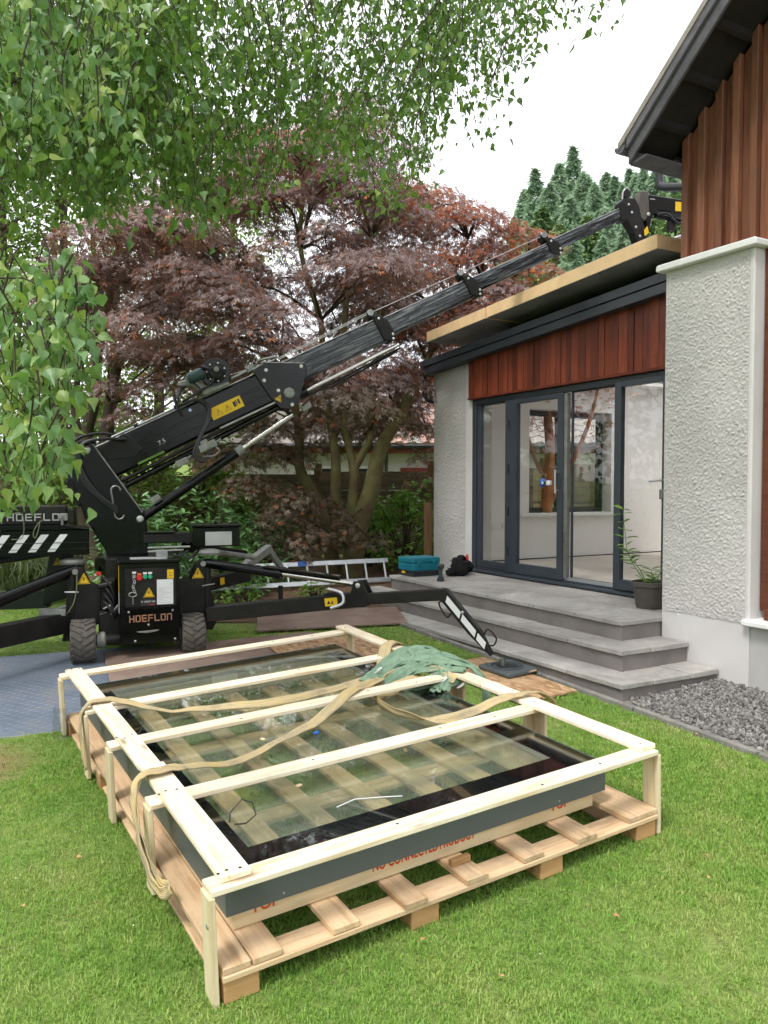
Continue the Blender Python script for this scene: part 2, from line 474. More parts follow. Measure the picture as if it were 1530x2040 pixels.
M['roofpane_low'] = glassmat('rooflight_inner_glass', (0.980, 0.994, 0.972), 0.6, 0.0, 1.5, sky_sheen=0.085)
M['roofpane'] = glassmat('rooflight_glass', (0.975, 0.992, 0.965), 0.75, 0.0, 1.50)
M['tile'] = plain('concrete_roof_tile', (0.34, 0.30, 0.28), 0.85, 0, 0.2, 0.3, 5, bmp=0.3, bs=40, orand=0.25)
M['redtile'] = plain('red_roof_tile', (0.40, 0.25, 0.21), 0.85, 0, 0.2, 0.3, 5, orand=0.2)
M['reddoor'] = plain('red_brown_door', (0.22, 0.035, 0.02), 0.5)

def make_osb():
    m, nt, out = nodes('strand_board')
    v = coords(nt, (1, 1, 1))
    k = N(nt, 'ShaderNodeTexVoronoi', Scale=38.0, Randomness=1.0)
    mp = N(nt, 'ShaderNodeMapping'); mp.inputs['Scale'].default_value = (1, 0.35, 1); mp.inputs['Rotation'].default_value = (0, 0, 0.5)
    nt.links.new(v, mp.inputs['Vector']); nt.links.new(mp.outputs['Vector'], k.inputs['Vector'])
    sp = nt.nodes.new('ShaderNodeSeparateColor'); nt.links.new(k.outputs['Color'], sp.inputs['Color'])
    c = ramp(nt, sp.outputs['Red'], [(0.0, (0.28, 0.15, 0.075)), (0.5, (0.43, 0.26, 0.14)), (1.0, (0.55, 0.38, 0.22))])
    c = objrand(nt, c, 0.12)
    principled(nt, out, c, 0.75, 0, 0.3, bump(nt, sp.outputs['Green'], 0.3, 0.003))
    return m
M['osb'] = make_osb()

def make_boom():
    """telescopic sections: black paint with pale streaks painted in as highlights along the boom"""
    m, nt, out = nodes('boom_paint_highlights')
    v = coords(nt, (1.0, 6, 14))
    f = noise_tex(nt, v, 3.0, 7, 0.7, 0.8)
    c = ramp(nt, f, [(0.36, (0.004, 0.0045, 0.005)), (0.48, (0.022, 0.026, 0.032)), (0.55, (0.11, 0.12, 0.135)), (0.72, (0.34, 0.35, 0.37))])  # pale stops paint streaky highlights into the black
    r = ramp(nt, f, [(0.4, (0.18, 0.18, 0.18)), (0.7, (0.5, 0.5, 0.5))])
    principled(nt, out, c, r, 0.0, 0.4, None, 0.05)
    return m
M['boom'] = make_boom()

def make_sling():
    m, nt, out = nodes('yellow_webbing')
    v = coords(nt, (1, 1, 1), False, 'UV')
    w = N(nt, 'ShaderNodeTexWave', Scale=2.2, Distortion=0.4); w.bands_direction = 'Y'
    nt.links.new(v, w.inputs['Vector'])
    g = nt.nodes.new('ShaderNodeNewGeometry')
    n2 = noise_tex(nt, g.outputs['Position'], 7.0, 5, 0.65)
    c = ramp(nt, n2, [(0.32, (0.38, 0.32, 0.21)), (0.5, (0.53, 0.43, 0.25)), (0.7, (0.62, 0.47, 0.20))])
    c = mixc(nt, 0.35, c, ramp(nt, w.outputs['Color'], [(0.0, (0.24, 0.16, 0.06)), (0.5, (1, 1, 1))]), 'MULTIPLY')
    principled(nt, out, c, 0.8, 0, 0.2, bump(nt, w.outputs['Fac'], 0.35, 0.004))
    return m
M['sling'] = make_sling()

def make_stone():
    m, nt, out = nodes('sandstone_paving')
    g = nt.nodes.new('ShaderNodeNewGeometry')
    f = noise_tex(nt, g.outputs['Position'], 1.7, 6, 0.62, 0.6)
    f2 = noise_tex(nt, g.outputs['Position'], 22, 5, 0.7)
    c = ramp(nt, f, [(0.30, (0.24, 0.225, 0.21)), (0.48, (0.365, 0.35, 0.33)), (0.66, (0.50, 0.475, 0.445))])
    c = mixc(nt, 0.25, c, ramp(nt, f2, [(0.3, (0.35, 0.35, 0.35)), (0.6, (1, 1, 1))]), 'MULTIPLY')
    c = objrand(nt, c, 0.07)
    ad = N(nt, 'ShaderNodeMath', operation='MULTIPLY_ADD'); ad.inputs[1].default_value = 4.0
    nt.links.new(f, ad.inputs[0]); nt.links.new(f2, ad.inputs[2])
    principled(nt, out, c, 0.72, 0, 0.35, bump(nt, ad.outputs[0], 0.35, 0.006))
    return m
M['stone'] = make_stone()

def make_roughcast():
    m, nt, out = nodes('roughcast_render')
    v = coords(nt, (1, 1, 1), False)
    f = noise_tex(nt, v, 1.3, 5, 0.6)
    c = ramp(nt, f, [(0.3, (0.44, 0.425, 0.412)), (0.6, (0.545, 0.527, 0.512))])
    f2 = noise_tex(nt, v, 130, 3, 0.6)
    principled(nt, out, c, 0.9, 0, 0.2, bump(nt, f2, 0.3, 0.003))
    return m
M['roughcast'] = make_roughcast()

def worn(nt, pos, c, dry):
    """bare, dry turf where people step off the ground guard"""
    d = N(nt, 'ShaderNodeVectorMath', operation='DISTANCE'); d.inputs[1].default_value = (-2.42, 4.52, 0.0)
    nt.links.new(pos, d.inputs[0])
    a = N(nt, 'ShaderNodeMath', operation='MULTIPLY_ADD'); a.inputs[1].default_value = 0.55
    nt.links.new(noise_tex(nt, pos, 5.0, 5, 0.7), a.inputs[0]); nt.links.new(d.outputs['Value'], a.inputs[2])
    m = N(nt, 'ShaderNodeMapRange'); m.inputs['From Min'].default_value = 0.48; m.inputs['From Max'].default_value = 0.72
    m.inputs['To Min'].default_value = 0.85; m.inputs['To Max'].default_value = 0.0
    nt.links.new(a.outputs[0], m.inputs['Value'])
    return mixc(nt, m.outputs['Result'], c, dry)

def make_lawn_soil():
    """bare ground under the grass; bark and soil near the fence"""
    m, nt, out = nodes('lawn_ground')
    g = nt.nodes.new('ShaderNodeNewGeometry')
    f = noise_tex(nt, g.outputs['Position'], 1.2, 5, 0.6)
    f2 = noise_tex(nt, g.outputs['Position'], 26, 4, 0.7)
    c = ramp(nt, f, [(0.3, (0.16, 0.235, 0.060)), (0.55, (0.20, 0.28, 0.075)), (0.75, (0.25, 0.27, 0.10))])
    c = mixc(nt, 0.5, c, ramp(nt, f2, [(0.35, (0.25, 0.25, 0.2)), (0.65, (1, 1, 1))]), 'MULTIPLY')
    c = worn(nt, g.outputs['Position'], c, (0.24, 0.18, 0.09))
    principled(nt, out, c, 0.95, 0, 0.1, bump(nt, f2, 0.7, 0.02))
    return m
M['lawn'] = make_lawn_soil()

def make_grass():
    m, nt, out = nodes('grass_blades')
    g = nt.nodes.new('ShaderNodeNewGeometry')
    f = noise_tex(nt, g.outputs['Position'], 1.1, 4, 0.65)
    f3 = noise_tex(nt, g.outputs['Position'], 6.0, 3, 0.6)
    oi = nt.nodes.new('ShaderNodeObjectInfo')
    ad = N(nt, 'ShaderNodeMath', operation='MULTIPLY_ADD'); ad.inputs[1].default_value = 0.22
    nt.links.new(oi.outputs['Random'], ad.inputs[0])
    a2 = N(nt, 'ShaderNodeMath', operation='MULTIPLY_ADD'); a2.inputs[1].default_value = 0.35
    nt.links.new(f3, a2.inputs[0]); nt.links.new(f, ad.inputs[2]); nt.links.new(ad.outputs[0], a2.inputs[2])
    c = ramp(nt, a2.outputs[0], [(0.46, (0.145, 0.295, 0.050)), (0.64, (0.220, 0.400, 0.072)), (0.82, (0.310, 0.475, 0.100)), (1.0, (0.46, 0.51, 0.18))])
    c = worn(nt, g.outputs['Position'], c, (0.42, 0.33, 0.17))
    b = nt.nodes.new('ShaderNodeBsdfPrincipled')
    nt.links.new(c, b.inputs['Base Color']); b.inputs['Roughness'].default_value = 0.5; b.inputs['Specular IOR Level'].default_value = 0.3
    t = nt.nodes.new('ShaderNodeBsdfTranslucent'); nt.links.new(c, t.inputs['Color'])
    ms = nt.nodes.new('ShaderNodeMixShader'); ms.inputs['Fac'].default_value = 0.35
    nt.links.new(b.outputs['BSDF'], ms.inputs[1]); nt.links.new(t.outputs['BSDF'], ms.inputs[2])
    nt.links.new(ms.outputs['Shader'], out.inputs['Surface'])
    return m
M['grass'] = make_grass()

def make_mat_track():
    """blue-grey plastic ground guard with rows of raised lozenges"""
    m, nt, out = nodes('ground_guard_plastic')
    v = coords(nt, (1, 1, 1), False)
    f = noise_tex(nt, v, 2.4, 6, 0.65)
    c = ramp(nt, f, [(0.3, (0.10, 0.125, 0.165)), (0.52, (0.145, 0.175, 0.225)), (0.72, (0.215, 0.21, 0.21))])
    principled(nt, out, c, 0.5, 0, 0.5, bump(nt, noise_tex(nt, v, 40, 4), 0.1, 0.004))
    return m
M['guard'] = make_mat_track()
M['sheet'] = plain('muddy_ply_sheet', (0.25, 0.185, 0.15), 0.75, 0, 0.3, 0.4, 2.5, bmp=0.3, bs=25, col2=(0.17, 0.115, 0.09))
M['bed'] = plain('bark_mulch', (0.095, 0.055, 0.036), 0.95, 0, 0.1, 0.5, 14, bmp=0.9, bs=30, col2=(0.15, 0.11, 0.075))
M['maple'] = leafmat('copper_maple_leaf', [(0.095, 0.064, 0.060), (0.180, 0.122, 0.118), (0.310, 0.222, 0.214), (0.310, 0.180, 0.145)], (0.40, 0.16, 0.05), 0.34, 0.32, 0.75)
M['maple_red'] = leafmat('red_maple_leaf', [(0.24, 0.085, 0.060), (0.40, 0.125, 0.060), (0.54, 0.175, 0.055), (0.64, 0.28, 0.065)], (0.48, 0.13, 0.03), 0.36, 0.34, 0.5)
M['maple_low'] = leafmat('bronze_maple_leaf', [(0.105, 0.082, 0.050), (0.175, 0.135, 0.090), (0.25, 0.185, 0.140), (0.21, 0.19, 0.085)], (0.22, 0.12, 0.02), 0.38, 0.3, 0.5)
M['birch'] = leafmat('birch_leaf', [(0.045, 0.105, 0.028), (0.080, 0.170, 0.040), (0.130, 0.240, 0.052), (0.27, 0.37, 0.075)], (0.30, 0.52, 0.05), 0.40, 0.42, 0.5)
M['birch_near'] = leafmat('birch_leaf_near', [(0.10, 0.205, 0.085), (0.155, 0.285, 0.105), (0.215, 0.345, 0.110), (0.42, 0.50, 0.11)], (0.22, 0.42, 0.04), 0.38, 0.35, 0.5, scale=2.2)
M['back_leaf'] = leafmat('background_leaf', [(0.075, 0.145, 0.030), (0.14, 0.240, 0.045), (0.22, 0.32, 0.060)], (0.36, 0.52, 0.06), 0.5, 0.45, 0.35)
M['rhodo'] = leafmat('rhododendron_leaf', [(0.060, 0.155, 0.055), (0.115, 0.260, 0.080), (0.20, 0.37, 0.115)], (0.14, 0.30, 0.05), 0.33, 0.22, 0.55, scale=1.5)
M['lime'] = leafmat('bright_leaf', [(0.085, 0.19, 0.030), (0.15, 0.31, 0.045), (0.24, 0.41, 0.06)], (0.25, 0.45, 0.04), 0.42, 0.38, 0.45, scale=1.5)
M['spruce'] = leafmat('spruce_needles', [(0.21, 0.31, 0.21), (0.30, 0.42, 0.28), (0.40, 0.52, 0.34)], (0.36, 0.50, 0.32), 0.6, 0.48, 0.3, scale=0.25)  # needle tones lightened to stand in for distance haze
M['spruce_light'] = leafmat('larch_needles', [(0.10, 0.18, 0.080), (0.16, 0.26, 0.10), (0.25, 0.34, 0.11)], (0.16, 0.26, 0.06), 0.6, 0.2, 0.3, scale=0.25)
M['reed'] = leafmat('pale_reed', [(0.10, 0.14, 0.06), (0.18, 0.22, 0.12), (0.30, 0.33, 0.20)], (0.25, 0.32, 0.12), 0.5, 0.3, 0.4)
M['straw'] = plain('worn_dry_turf', (0.30, 0.24, 0.12), 0.95, 0, 0.1, 0.4, 16, bmp=0.9, bs=60, col2=(0.17, 0.13, 0.065))
M['orangebark'] = plain('orange_bark', (0.42, 0.14, 0.055), 0.85, 0, 0.2, 0.4, 6, bmp=0.5, bs=40, col2=(0.24, 0.11, 0.06))

# ---------------------------------------------------------------- the setting
def terrain():
    xs = sorted(set([round(x, 2) for x in np.concatenate([np.linspace(-150, -14, 24), np.linspace(-13, 13, 66), np.linspace(14, 170, 26)])]))
    ys = sorted(set([round(y, 2) for y in np.concatenate([np.linspace(-40, -4, 12), np.linspace(-3, 15, 60), np.linspace(16, 240, 60)])]))
    V = np.array([(x, y, gz(x, y) + 0.012*noise.noise((x*0.9, y*0.9, 0))) for y in ys for x in xs])
    nx = len(xs)
    F = np.array([(j*nx+i, j*nx+i+1, (j+1)*nx+i+1, (j+1)*nx+i) for j in range(len(ys)-1) for i in range(nx-1)])
    o = link(bpy.data.objects.new('ground', raw_mesh('ground', V, F, M['lawn'], 4)))
    for p in o.data.polygons: p.use_smooth = True
    tag(o, kind='structure')
terrain()

def sheet(name, poly, m, dz, th=0.0, res=0.25, kind='structure', M_=None, bevel=0.0):
    """polygon on the lawn (world xy), dz above it; th > 0 gives it a thickness below its top"""
    n = len(poly)
    top = [(x, y, gz(x, y) + dz) for x, y in poly]
    mb = MB()
    if th:
        mb.add(top + [(x, y, z - th) for x, y, z in top], [tuple(range(n)), tuple(range(2*n-1, n-1, -1))] + [(i, i+n, (i+1) % n+n, (i+1) % n) for i in range(n)])
    else:
        mb.add(top, [tuple(range(n))])
    o = mb.obj(name, m, bevel=bevel)
    if kind: tag(o, kind=kind)
    return o

# soil bed under the maple and along the fence, up to the crane
sheet('soil_bed', [(-2.1, 8.3), (-1.2, 8.2), (-0.55, 8.05), (0.2, 8.3), (0.5, 9.4), (0.8, 12.9), (-9, 12.9), (-9, 11.6), (-3.4, 11.2), (-2.6, 9.5)], M['bed'], 0.006)
# house frame: x along the front, y into the house, z up from the patio
TH = 0.5101
HM = Matrix.Rotation(TH - math.pi/2, 4, 'Z'); HM.translation = Vector((2.843, 6.706, 0.545))
HI = HM.inverted()
def hw(x, y, z=0.0): return HM @ Vector((x, y, z))

# gravel strip: bed, kerb edging, stones
gp = [hw(0.40, -1.70), hw(4.2, -1.70), hw(4.2, -0.60), hw(0.40, -0.60)]
sheet('gravel_bed', [(p.x, p.y) for p in gp], M['concrete'], 0.004)

def ico(r, sq, seed):
    bm = bmesh.new(); bmesh.ops.create_icosphere(bm, subdivisions=1, radius=r)
    rr = random.Random(seed)
    for v in bm.verts: v.co = Vector((v.co.x*sq[0], v.co.y*sq[1], v.co.z*sq[2])) * rr.uniform(0.72, 1.18)
    me = bpy.data.meshes.new('chipping'); bm.to_mesh(me); bm.free(); me.materials.append(M['pebble'])
    return me

def gn_scatter(name, faces_xyz, dens, protos, smin, smax, seed, upright=True, tilt=0.3, matname=None):
    """one object: points spread over a sheet, a prototype mesh on each (geometry nodes)"""
    V = np.array([p for q in faces_xyz for p in q], float); F = np.arange(len(V)).reshape(-1, 4)
    me = raw_mesh(name, V, F, None, 4)
    at = me.attributes.new('dens', 'FLOAT', 'FACE'); at.data.foreach_set('value', np.asarray(dens, np.float32))
    o = link(bpy.data.objects.new(name, me))
    pc = bpy.data.collections.new(name + '_pieces')
    for k, pm in enumerate(protos):
        pc.objects.link(bpy.data.objects.new('piece', pm))
    ng = bpy.data.node_groups.new(name, 'GeometryNodeTree')
    ng.interface.new_socket('Geometry', in_out='INPUT', socket_type='NodeSocketGeometry')
    ng.interface.new_socket('Geometry', in_out='OUTPUT', socket_type='NodeSocketGeometry')
    nn, ll = ng.nodes, ng.links
    gi, go = nn.new('NodeGroupInput'), nn.new('NodeGroupOutput')
    dp = nn.new('GeometryNodeDistributePointsOnFaces'); dp.inputs['Seed'].default_value = seed
    na = nn.new('GeometryNodeInputNamedAttribute'); na.data_type = 'FLOAT'; na.inputs['Name'].default_value = 'dens'
    ll.new(gi.outputs[0], dp.inputs['Mesh']); ll.new(na.outputs['Attribute'], dp.inputs['Density'])
    ci = nn.new('GeometryNodeCollectionInfo'); ci.inputs['Collection'].default_value = pc
    ci.inputs['Separate Children'].default_value = True; ci.inputs['Reset Children'].default_value = True
    ip = nn.new('GeometryNodeInstanceOnPoints'); ip.inputs['Pick Instance'].default_value = True
    ri = nn.new('FunctionNodeRandomValue'); ri.data_type = 'INT'; ri.inputs['Max'].default_value = len(protos) - 1; ri.inputs['Seed'].default_value = seed + 3
    rs = nn.new('FunctionNodeRandomValue'); rs.data_type = 'FLOAT'; rs.inputs['Min'].default_value = smin; rs.inputs['Max'].default_value = smax
    rr = nn.new('FunctionNodeRandomValue'); rr.data_type = 'FLOAT_VECTOR'
    rr.inputs['Min'].default_value = (-tilt, -tilt, 0); rr.inputs['Max'].default_value = (tilt, tilt, 6.283)
    def pick(n, want):
        return [s for s in n.outputs if s.enabled and s.name == 'Value'][0]
    ll.new(dp.outputs['Points'], ip.inputs['Points']); ll.new(ci.outputs[0], ip.inputs['Instance'])
    ll.new(pick(ri, 0), ip.inputs['Instance Index']); ll.new(pick(rs, 0), ip.inputs['Scale']); ll.new(pick(rr, 0), ip.inputs['Rotation'])
    ll.new(ip.outputs['Instances'], go.inputs[0])
    md = o.modifiers.new('scatter', 'NODES'); md.node_group = ng
    return o

def cells(fn, x0, x1, y0, y1, step, dz=0.0):
    """grid cells over the lawn where fn(x, y) gives a density above 0"""
    Q, D = [], []
    for i in range(int((x1-x0)/step)):
        for j in range(int((y1-y0)/step)):
            x, y = x0 + i*step, y0 + j*step
            d = fn(x + step/2, y + step/2)
            if d > 0:
                Q.append([(x+a*step, y+b*step, gz(x+a*step, y+b*step) + dz) for a, b in ((0, 0), (1, 0), (1, 1), (0, 1))]); D.append(d)
    return Q, D

def gravel_d(x, y):
    h = HI @ Vector((x, y, 0))
    if -1.66 < h.y < -0.71 and h.x > 0.55 - 0.25*(h.y + 0.7) * 0: return 2600.0 if h.x < 2.2 else 900.0
    return 0
Q, D = cells(gravel_d, 1.2, 4.4, 3.2, 6.4, 0.05, 0.012)
tag(gn_scatter('gravel', Q, D, [ico(0.0135, (1.3, 0.9, 0.7), k) for k in range(5)], 0.55, 1.35, 5, tilt=1.5), 'grey stone chippings along the foot of the house wall', 'gravel', kind='stuff')

# edging kerb between lawn and gravel / steps, one concrete strip after another
for k in range(8):
    a, b = hw(-3.9 + k*0.92, -1.735), hw(-3.9 + k*0.92 + 0.905, -1.735)
    a.z = gz(a.x, a.y) - 0.015 + 0.004*(k % 2); b.z = gz(b.x, b.y) - 0.015
    o = board('edging_kerb', M['concrete'], None, a, b, 0.045, 0.09, bevel=0.006)
    tag(o, kind='structure')

# ground guards and sheets under the crane (real plates lying on the grass)
gM = frame((-3.05, 5.95, gz(-3.05, 5.95) + 0.022), (math.cos(RAD(15)), math.sin(RAD(15)), 0.03), (0.02, -0.05, 1))
gg = thing('ground_guard', 'large blue grey ribbed ground guard under the left crane wheel', 'mat', gM)
MB().box(-1.25, 1.25, -1.05, 1.05, -0.012, 0.0).obj('plate', M['guard'], gg, bevel=0.004)
mb = MB()
for j in range(46):
    for i in range(27):
        x, y = -1.18 + i*0.091 + (j % 2)*0.045, -0.98 + j*0.0435
        if x < 1.2: mb.add([(x-0.032, y, 0.0), (x, y-0.008, 0.0), (x+0.032, y, 0.0), (x, y+0.008, 0.0), (x, y, 0.005)], [(0, 1, 4), (1, 2, 4), (2, 3, 4), (3, 0, 4)])
tag(mb.obj('tread_pattern', M['guard'], gg), kind='stuff')
MB().box(-1.1, -0.55, 0.42, 0.50, 0.0, 0.0012).obj('paint_mark', M['blue'], gg)

def loose_sheet(name, label, m, cx, cy, lx, ly, rot, th, dz=0.015):
    Mx = frame((cx, cy, gz(cx, cy) + dz + th/2), (math.cos(RAD(rot)), math.sin(RAD(rot)), 0.03), (-0.026, -0.05, 1))
    o = MB().box(-lx/2, lx/2, -ly/2, ly/2, -th/2, th/2).obj(name, m, None, Mx, bevel=0.002)
    return tag(o, label, 'board')
loose_sheet('plywood_sheet', 'muddy brown plywood sheet under the right crane wheel', M['sheet'], -1.35, 6.75, 1.9, 1.25, 22, 0.018)
loose_sheet('strand_board', 'orange strand board sheet lying behind the crate under the outrigger', M['osb'], -0.42, 6.85, 0.95, 0.9, 24, 0.015, 0.035)
loose_sheet('strand_board', 'small strand board under the outrigger foot plate beside the steps', M['osb'], 0.88, 6.0, 0.52, 1.1, 30, 0.018, 0.012)
loose_sheet('strand_board', 'strand board lying on the soil beyond the crane, under the ladder', M['sheet'], -0.55, 8.2, 1.5, 0.8, 8, 0.018, 0.02)

# ---------------------------------------------------------------- the house
house = thing('house', 'white roughcast house with glazed extension, red timber cladding and dark gable', 'house', HM)

def hbox(name, m, x0, x1, y0, y1, z0, z1, bevel=0.0, parent=None):
    return MB().box(x0, x1, y0, y1, z0, z1).obj(name, m, parent or house, bevel=bevel)

def roughcast(name, x0, x1, z0, z1, y, step, ztop=None, amp=0.0088):
    """wet-dash render: a dense sheet pushed in and out by squiggly lumps, facing -y"""
    nx, nz = int((x1-x0)/step), int((z1-z0)/step)
    V = np.zeros(((nx+1)*(nz+1), 3)); k = 0
    for j in range(nz+1):
        for i in range(nx+1):
            x = x0 + (x1-x0)*i/nx; zt = ztop(x) if ztop else z1
            z = z0 + (zt-z0)*j/nz
            wx, wz = x + 0.012*noise.noise((x*18, z*18, 3.1)), z + 0.012*noise.noise((x*18, z*18, 9.7))
            a = noise.noise((wx*54, wz*47, 1.7)); b = noise.noise((wx*112, wz*98, 5.2)); c = noise.noise((x*4, z*4, 0.4))
            h = abs(a)*1.5 + abs(b)*0.9 + c*0.2 - 0.25
            e = min(1.0, min(i, nx-i)/2.0)
            V[k] = (x, y - 0.002 - amp*max(-0.05, h)*e, z); k += 1
    F = np.array([(j*(nx+1)+i, j*(nx+1)+i+1, (j+1)*(nx+1)+i+1, (j+1)*(nx+1)+i) for j in range(nz) for i in range(nx)])
    me = raw_mesh(name, V, F, M['roughcast'], 4)
    for p in me.polygons: p.use_smooth = True
    return link(bpy.data.objects.new(name, me), house)

SL = 0.0615                                            # fall of the extension roof along x
def fb(x): return 2.505 + SL*(x + 4.53)                # fascia underside
# extension walls
MB().prism([(-4.46, -0.6), (-3.60, -0.6), (-3.60, fb(-3.60)+0.02), (-4.46, fb(-4.46)+0.02)], 0.0, 0.30).obj('wall', M['render'], house)
roughcast('roughcast_panel', -4.462, -3.735, -0.46, 2.5, 0.0, 0.0090, ztop=fb)
W0, W1, WZ0, WZ1 = 1.36, 2.90, 0.665, 2.11            # end window opening (y, z)
mb = MB()
mb.box(-4.46, -4.16, 0.30, W0, -0.6, 2.52); mb.box(-4.46, -4.16, W1, 4.5, -0.6, 2.52)
mb.box(-4.46, -4.16, W0, W1, -0.6, WZ0); mb.box(-4.46, -4.16, W0, W1, WZ1, 2.52)
mb.obj('end_wall', M['plaster'], house)
hbox('back_wall', M['plaster'], -4.46, 0.2, 4.5, 4.8, -0.6, 2.9)
hbox('party_wall', M['plaster_pink'], -0.50, -0.30, 0.06, 4.5, -0.6, 2.9)
hbox('front_return_wall', M['render'], -0.55, 0.0, 0.0, 0.06, -0.6, 2.75)
hbox('room_floor', M['ply'], -4.16, -0.5, 0.03, 4.5, -0.3, 0.03)
hbox('skirting_line', M['plastic_dark'], -4.158, -4.150, 0.4, 4.4, 0.03, 0.045)
hbox('window_board', M['white'], -4.36, -4.08, W0-0.2, W1+0.06, WZ0-0.045, WZ0-0.002, 0.006)
for k in range(2):
    o = hbox('socket_plate', M['white'], -4.16, -4.148, 0.72+k*0.17, 0.87+k*0.17, 0.46, 0.545, 0.003)
# ceiling with the rooflight opening, widened to let more sky light in
mb = MB()
mb.box(-4.16, -0.5, 0.0, 2.1, 2.52, 2.60); mb.box(-4.16, -0.5, 4.35, 4.5, 2.52, 2.60)
mb.box(-4.16, -3.95, 2.1, 4.35, 2.52, 2.60); mb.box(-0.7, -0.5, 2.1, 4.35, 2.52, 2.60)
mb.obj('ceiling', M['plaster'], house)
# end window frame and panes
wf = bpy.data.objects.new('window', None); link(wf, house)
mb = MB(); t = 0.075
for a, b, c, d in ((W0, W1, WZ1-t, WZ1), (W0, W1, WZ0, WZ0+t), (W0, W0+t, WZ0+t, WZ1-t), (W1-t, W1, WZ0+t, WZ1-t), (2.03, 2.13, WZ0+t, WZ1-t)):
    mb.box(-4.42, -4.34, a, b, c, d)
mb.obj('window_frame', M['alu_in'], wf, bevel=0.004)
for a, b in ((W0+t, 2.03), (2.13, W1-t)): MB().box(-4.385, -4.379, a, b, WZ0+t, WZ1-t).obj('pane', M['pane'], wf)

# cladding boards above the doors, each of its own width
x = -3.632; ci = 0
rb = random.Random(3)
while x < -0.50:
    w = rb.choice((0.095, 0.105, 0.115, 0.075)); x2 = min(-0.50, x + w)
    d = rb.choice((0.0, 0.0, 0.010)); 
    MB_ = MB().prism([(x+0.002, 2.125), (x2-0.002, 2.125), (x2-0.002, fb(x2)+0.01), (x+0.002, fb(x)+0.01)], -0.030-d, -0.006)
    # local x must run along the grain: rotate the board so x is up
    R = Matrix(((0, 0, 1, 0), (0, 1, 0, 0), (-1, 0, 0, 0), (0, 0, 0, 1)))   # world(local house) -> board coordinates
    c = Vector((x, 0, 2.125))
    MB_.v = [tuple(R @ (Vector(p) - c)) for p in MB_.v]
    MB_.obj('cladding_board', M['clad'], house, Matrix.Translation(c) @ R.inverted(), bevel=0.002)
    x = x2; ci += 1
MB().box(-3.64, -0.5, -0.052, -0.004, 2.098, 2.122).obj('drip_bead', M['clad'], house, bevel=0.004)
hbox('cladding_backing', M['soffit'], -3.63, -0.3, -0.004, 0.2, 2.10, 2.62)
# fascia in two steps, soffit, roof deck
for z0, z1, yf, nm in ((0.0, 0.088, -0.150, 'fascia'), (0.094, 0.178, -0.168, 'fascia_trim')):
    MB().prism([(-4.55, fb(-4.55)+z0), (0.02, fb(0.02)+z0), (0.02, fb(0.02)+z1), (-4.55, fb(-4.55)+z1)], yf, yf+0.03).obj(nm, M['alu'], house, bevel=0.003)
MB().prism([(-4.55, fb(-4.55)+0.004), (0.0, fb(0.0)+0.004), (0.0, fb(0.0)+0.02), (-4.55, fb(-4.55)+0.02)], -0.12, 0.1).obj('soffit_board', M['alu'], house)
mb = MB()
for (xa, xb, ya, yb) in ((-4.53, 0.0, -0.12, 2.1), (-4.53, 0.0, 4.35, 4.9), (-4.53, -3.95, 2.1, 4.35), (-0.7, 0.0, 2.1, 4.35)):
    mb.prism([(xa, fb(xa)+0.03), (xb, fb(xb)+0.03), (xb, fb(xb)+0.165), (xa, fb(xa)+0.165)], ya, yb)
mb.obj('roof_deck', M['soffit'], house)
for k in range(3):
    xx = -3.9 + k*1.4
    MB().prism([(xx, fb(xx)+0.165), (xx+1.3, fb(xx+1.3)+0.165), (xx+1.3, fb(xx+1.3)+0.30), (xx, fb(xx)+0.30)], 0.75, 0.80).obj('roof_upstand', M['soffit'], house)
# gutter end and short downpipe at the left corner
MB().box(-4.64, -4.55, -0.13, 0.35, 2.50, 2.57).obj('gutter', M['plastic_dark'], house, bevel=0.01)
MB().tube([(-4.60, -0.06, 2.52), (-4.60, -0.06, 2.24), (-4.58, -0.03, 2.19), (-4.47, 0.03, 2.15)], 0.030, 12).obj('downpipe', M['plastic_dark'], house, smooth=True)

# glazed doors: fixed light, door leaf, open bay, second leaf
def light_frame(parent, x0, x1, z0, z1, l, r, b, t, y0, y1, pane=True):
    mb = MB()
    mb.box(x0, x0+l, y0, y1, z0, z1); mb.box(x1-r, x1, y0, y1, z0, z1)
    mb.box(x0+l, x1-r, y0, y1, z0, z0+b); mb.box(x0+l, x1-r, y0, y1, z1-t, z1)
    mb.obj('frame', M['alu'], parent, bevel=0.004)
    if pane: MB().box(x0+l-0.005, x1-r+0.005, (y0+y1)/2-0.004, (y0+y1)/2+0.004, z0+b-0.005, z1-t+0.005).obj('pane', M['pane'], parent)
dr = bpy.data.objects.new('glazed_doors', None); link(dr, house)
mb = MB()
mb.box(-3.60, -3.525, 0.0, 0.09, 0.0, 2.098); mb.box(-0.575, -0.50, 0.0, 0.09, 0.0, 2.098)
mb.box(-3.525, -0.575, 0.0, 0.09, 2.035, 2.098); mb.box(-3.525, -0.575, -0.002, 0.12, 0.0, 0.055)
mb.obj('outer_frame', M['alu'], dr, bevel=0.004)
MB().box(-3.62, -0.48, -0.085, -0.004, 0.004, 0.036).obj('threshold', M['alu'], dr, bevel=0.008)
MB().box(-1.95, -1.2, 0.018, 0.05, 0.055, 0.085).obj('track', M['alum'], dr)
f1 = bpy.data.objects.new('fixed_light', None); link(f1, house)
light_frame(f1, -3.523, -2.935, 0.057, 2.033, 0.062, 0.040, 0.085, 0.02, 0.020, 0.075)
f2 = bpy.data.objects.new('door_leaf', None); link(f2, house)
light_frame(f2, -2.930, -1.955, 0.050, 2.033, 0.195, 0.090, 0.115, 0.055, -0.012, 0.055)
MB().box(-1.953, -1.905, 0.0, 0.05, 0.07, 2.02).obj('edge_strip', M['steel'], f2, bevel=0.002)
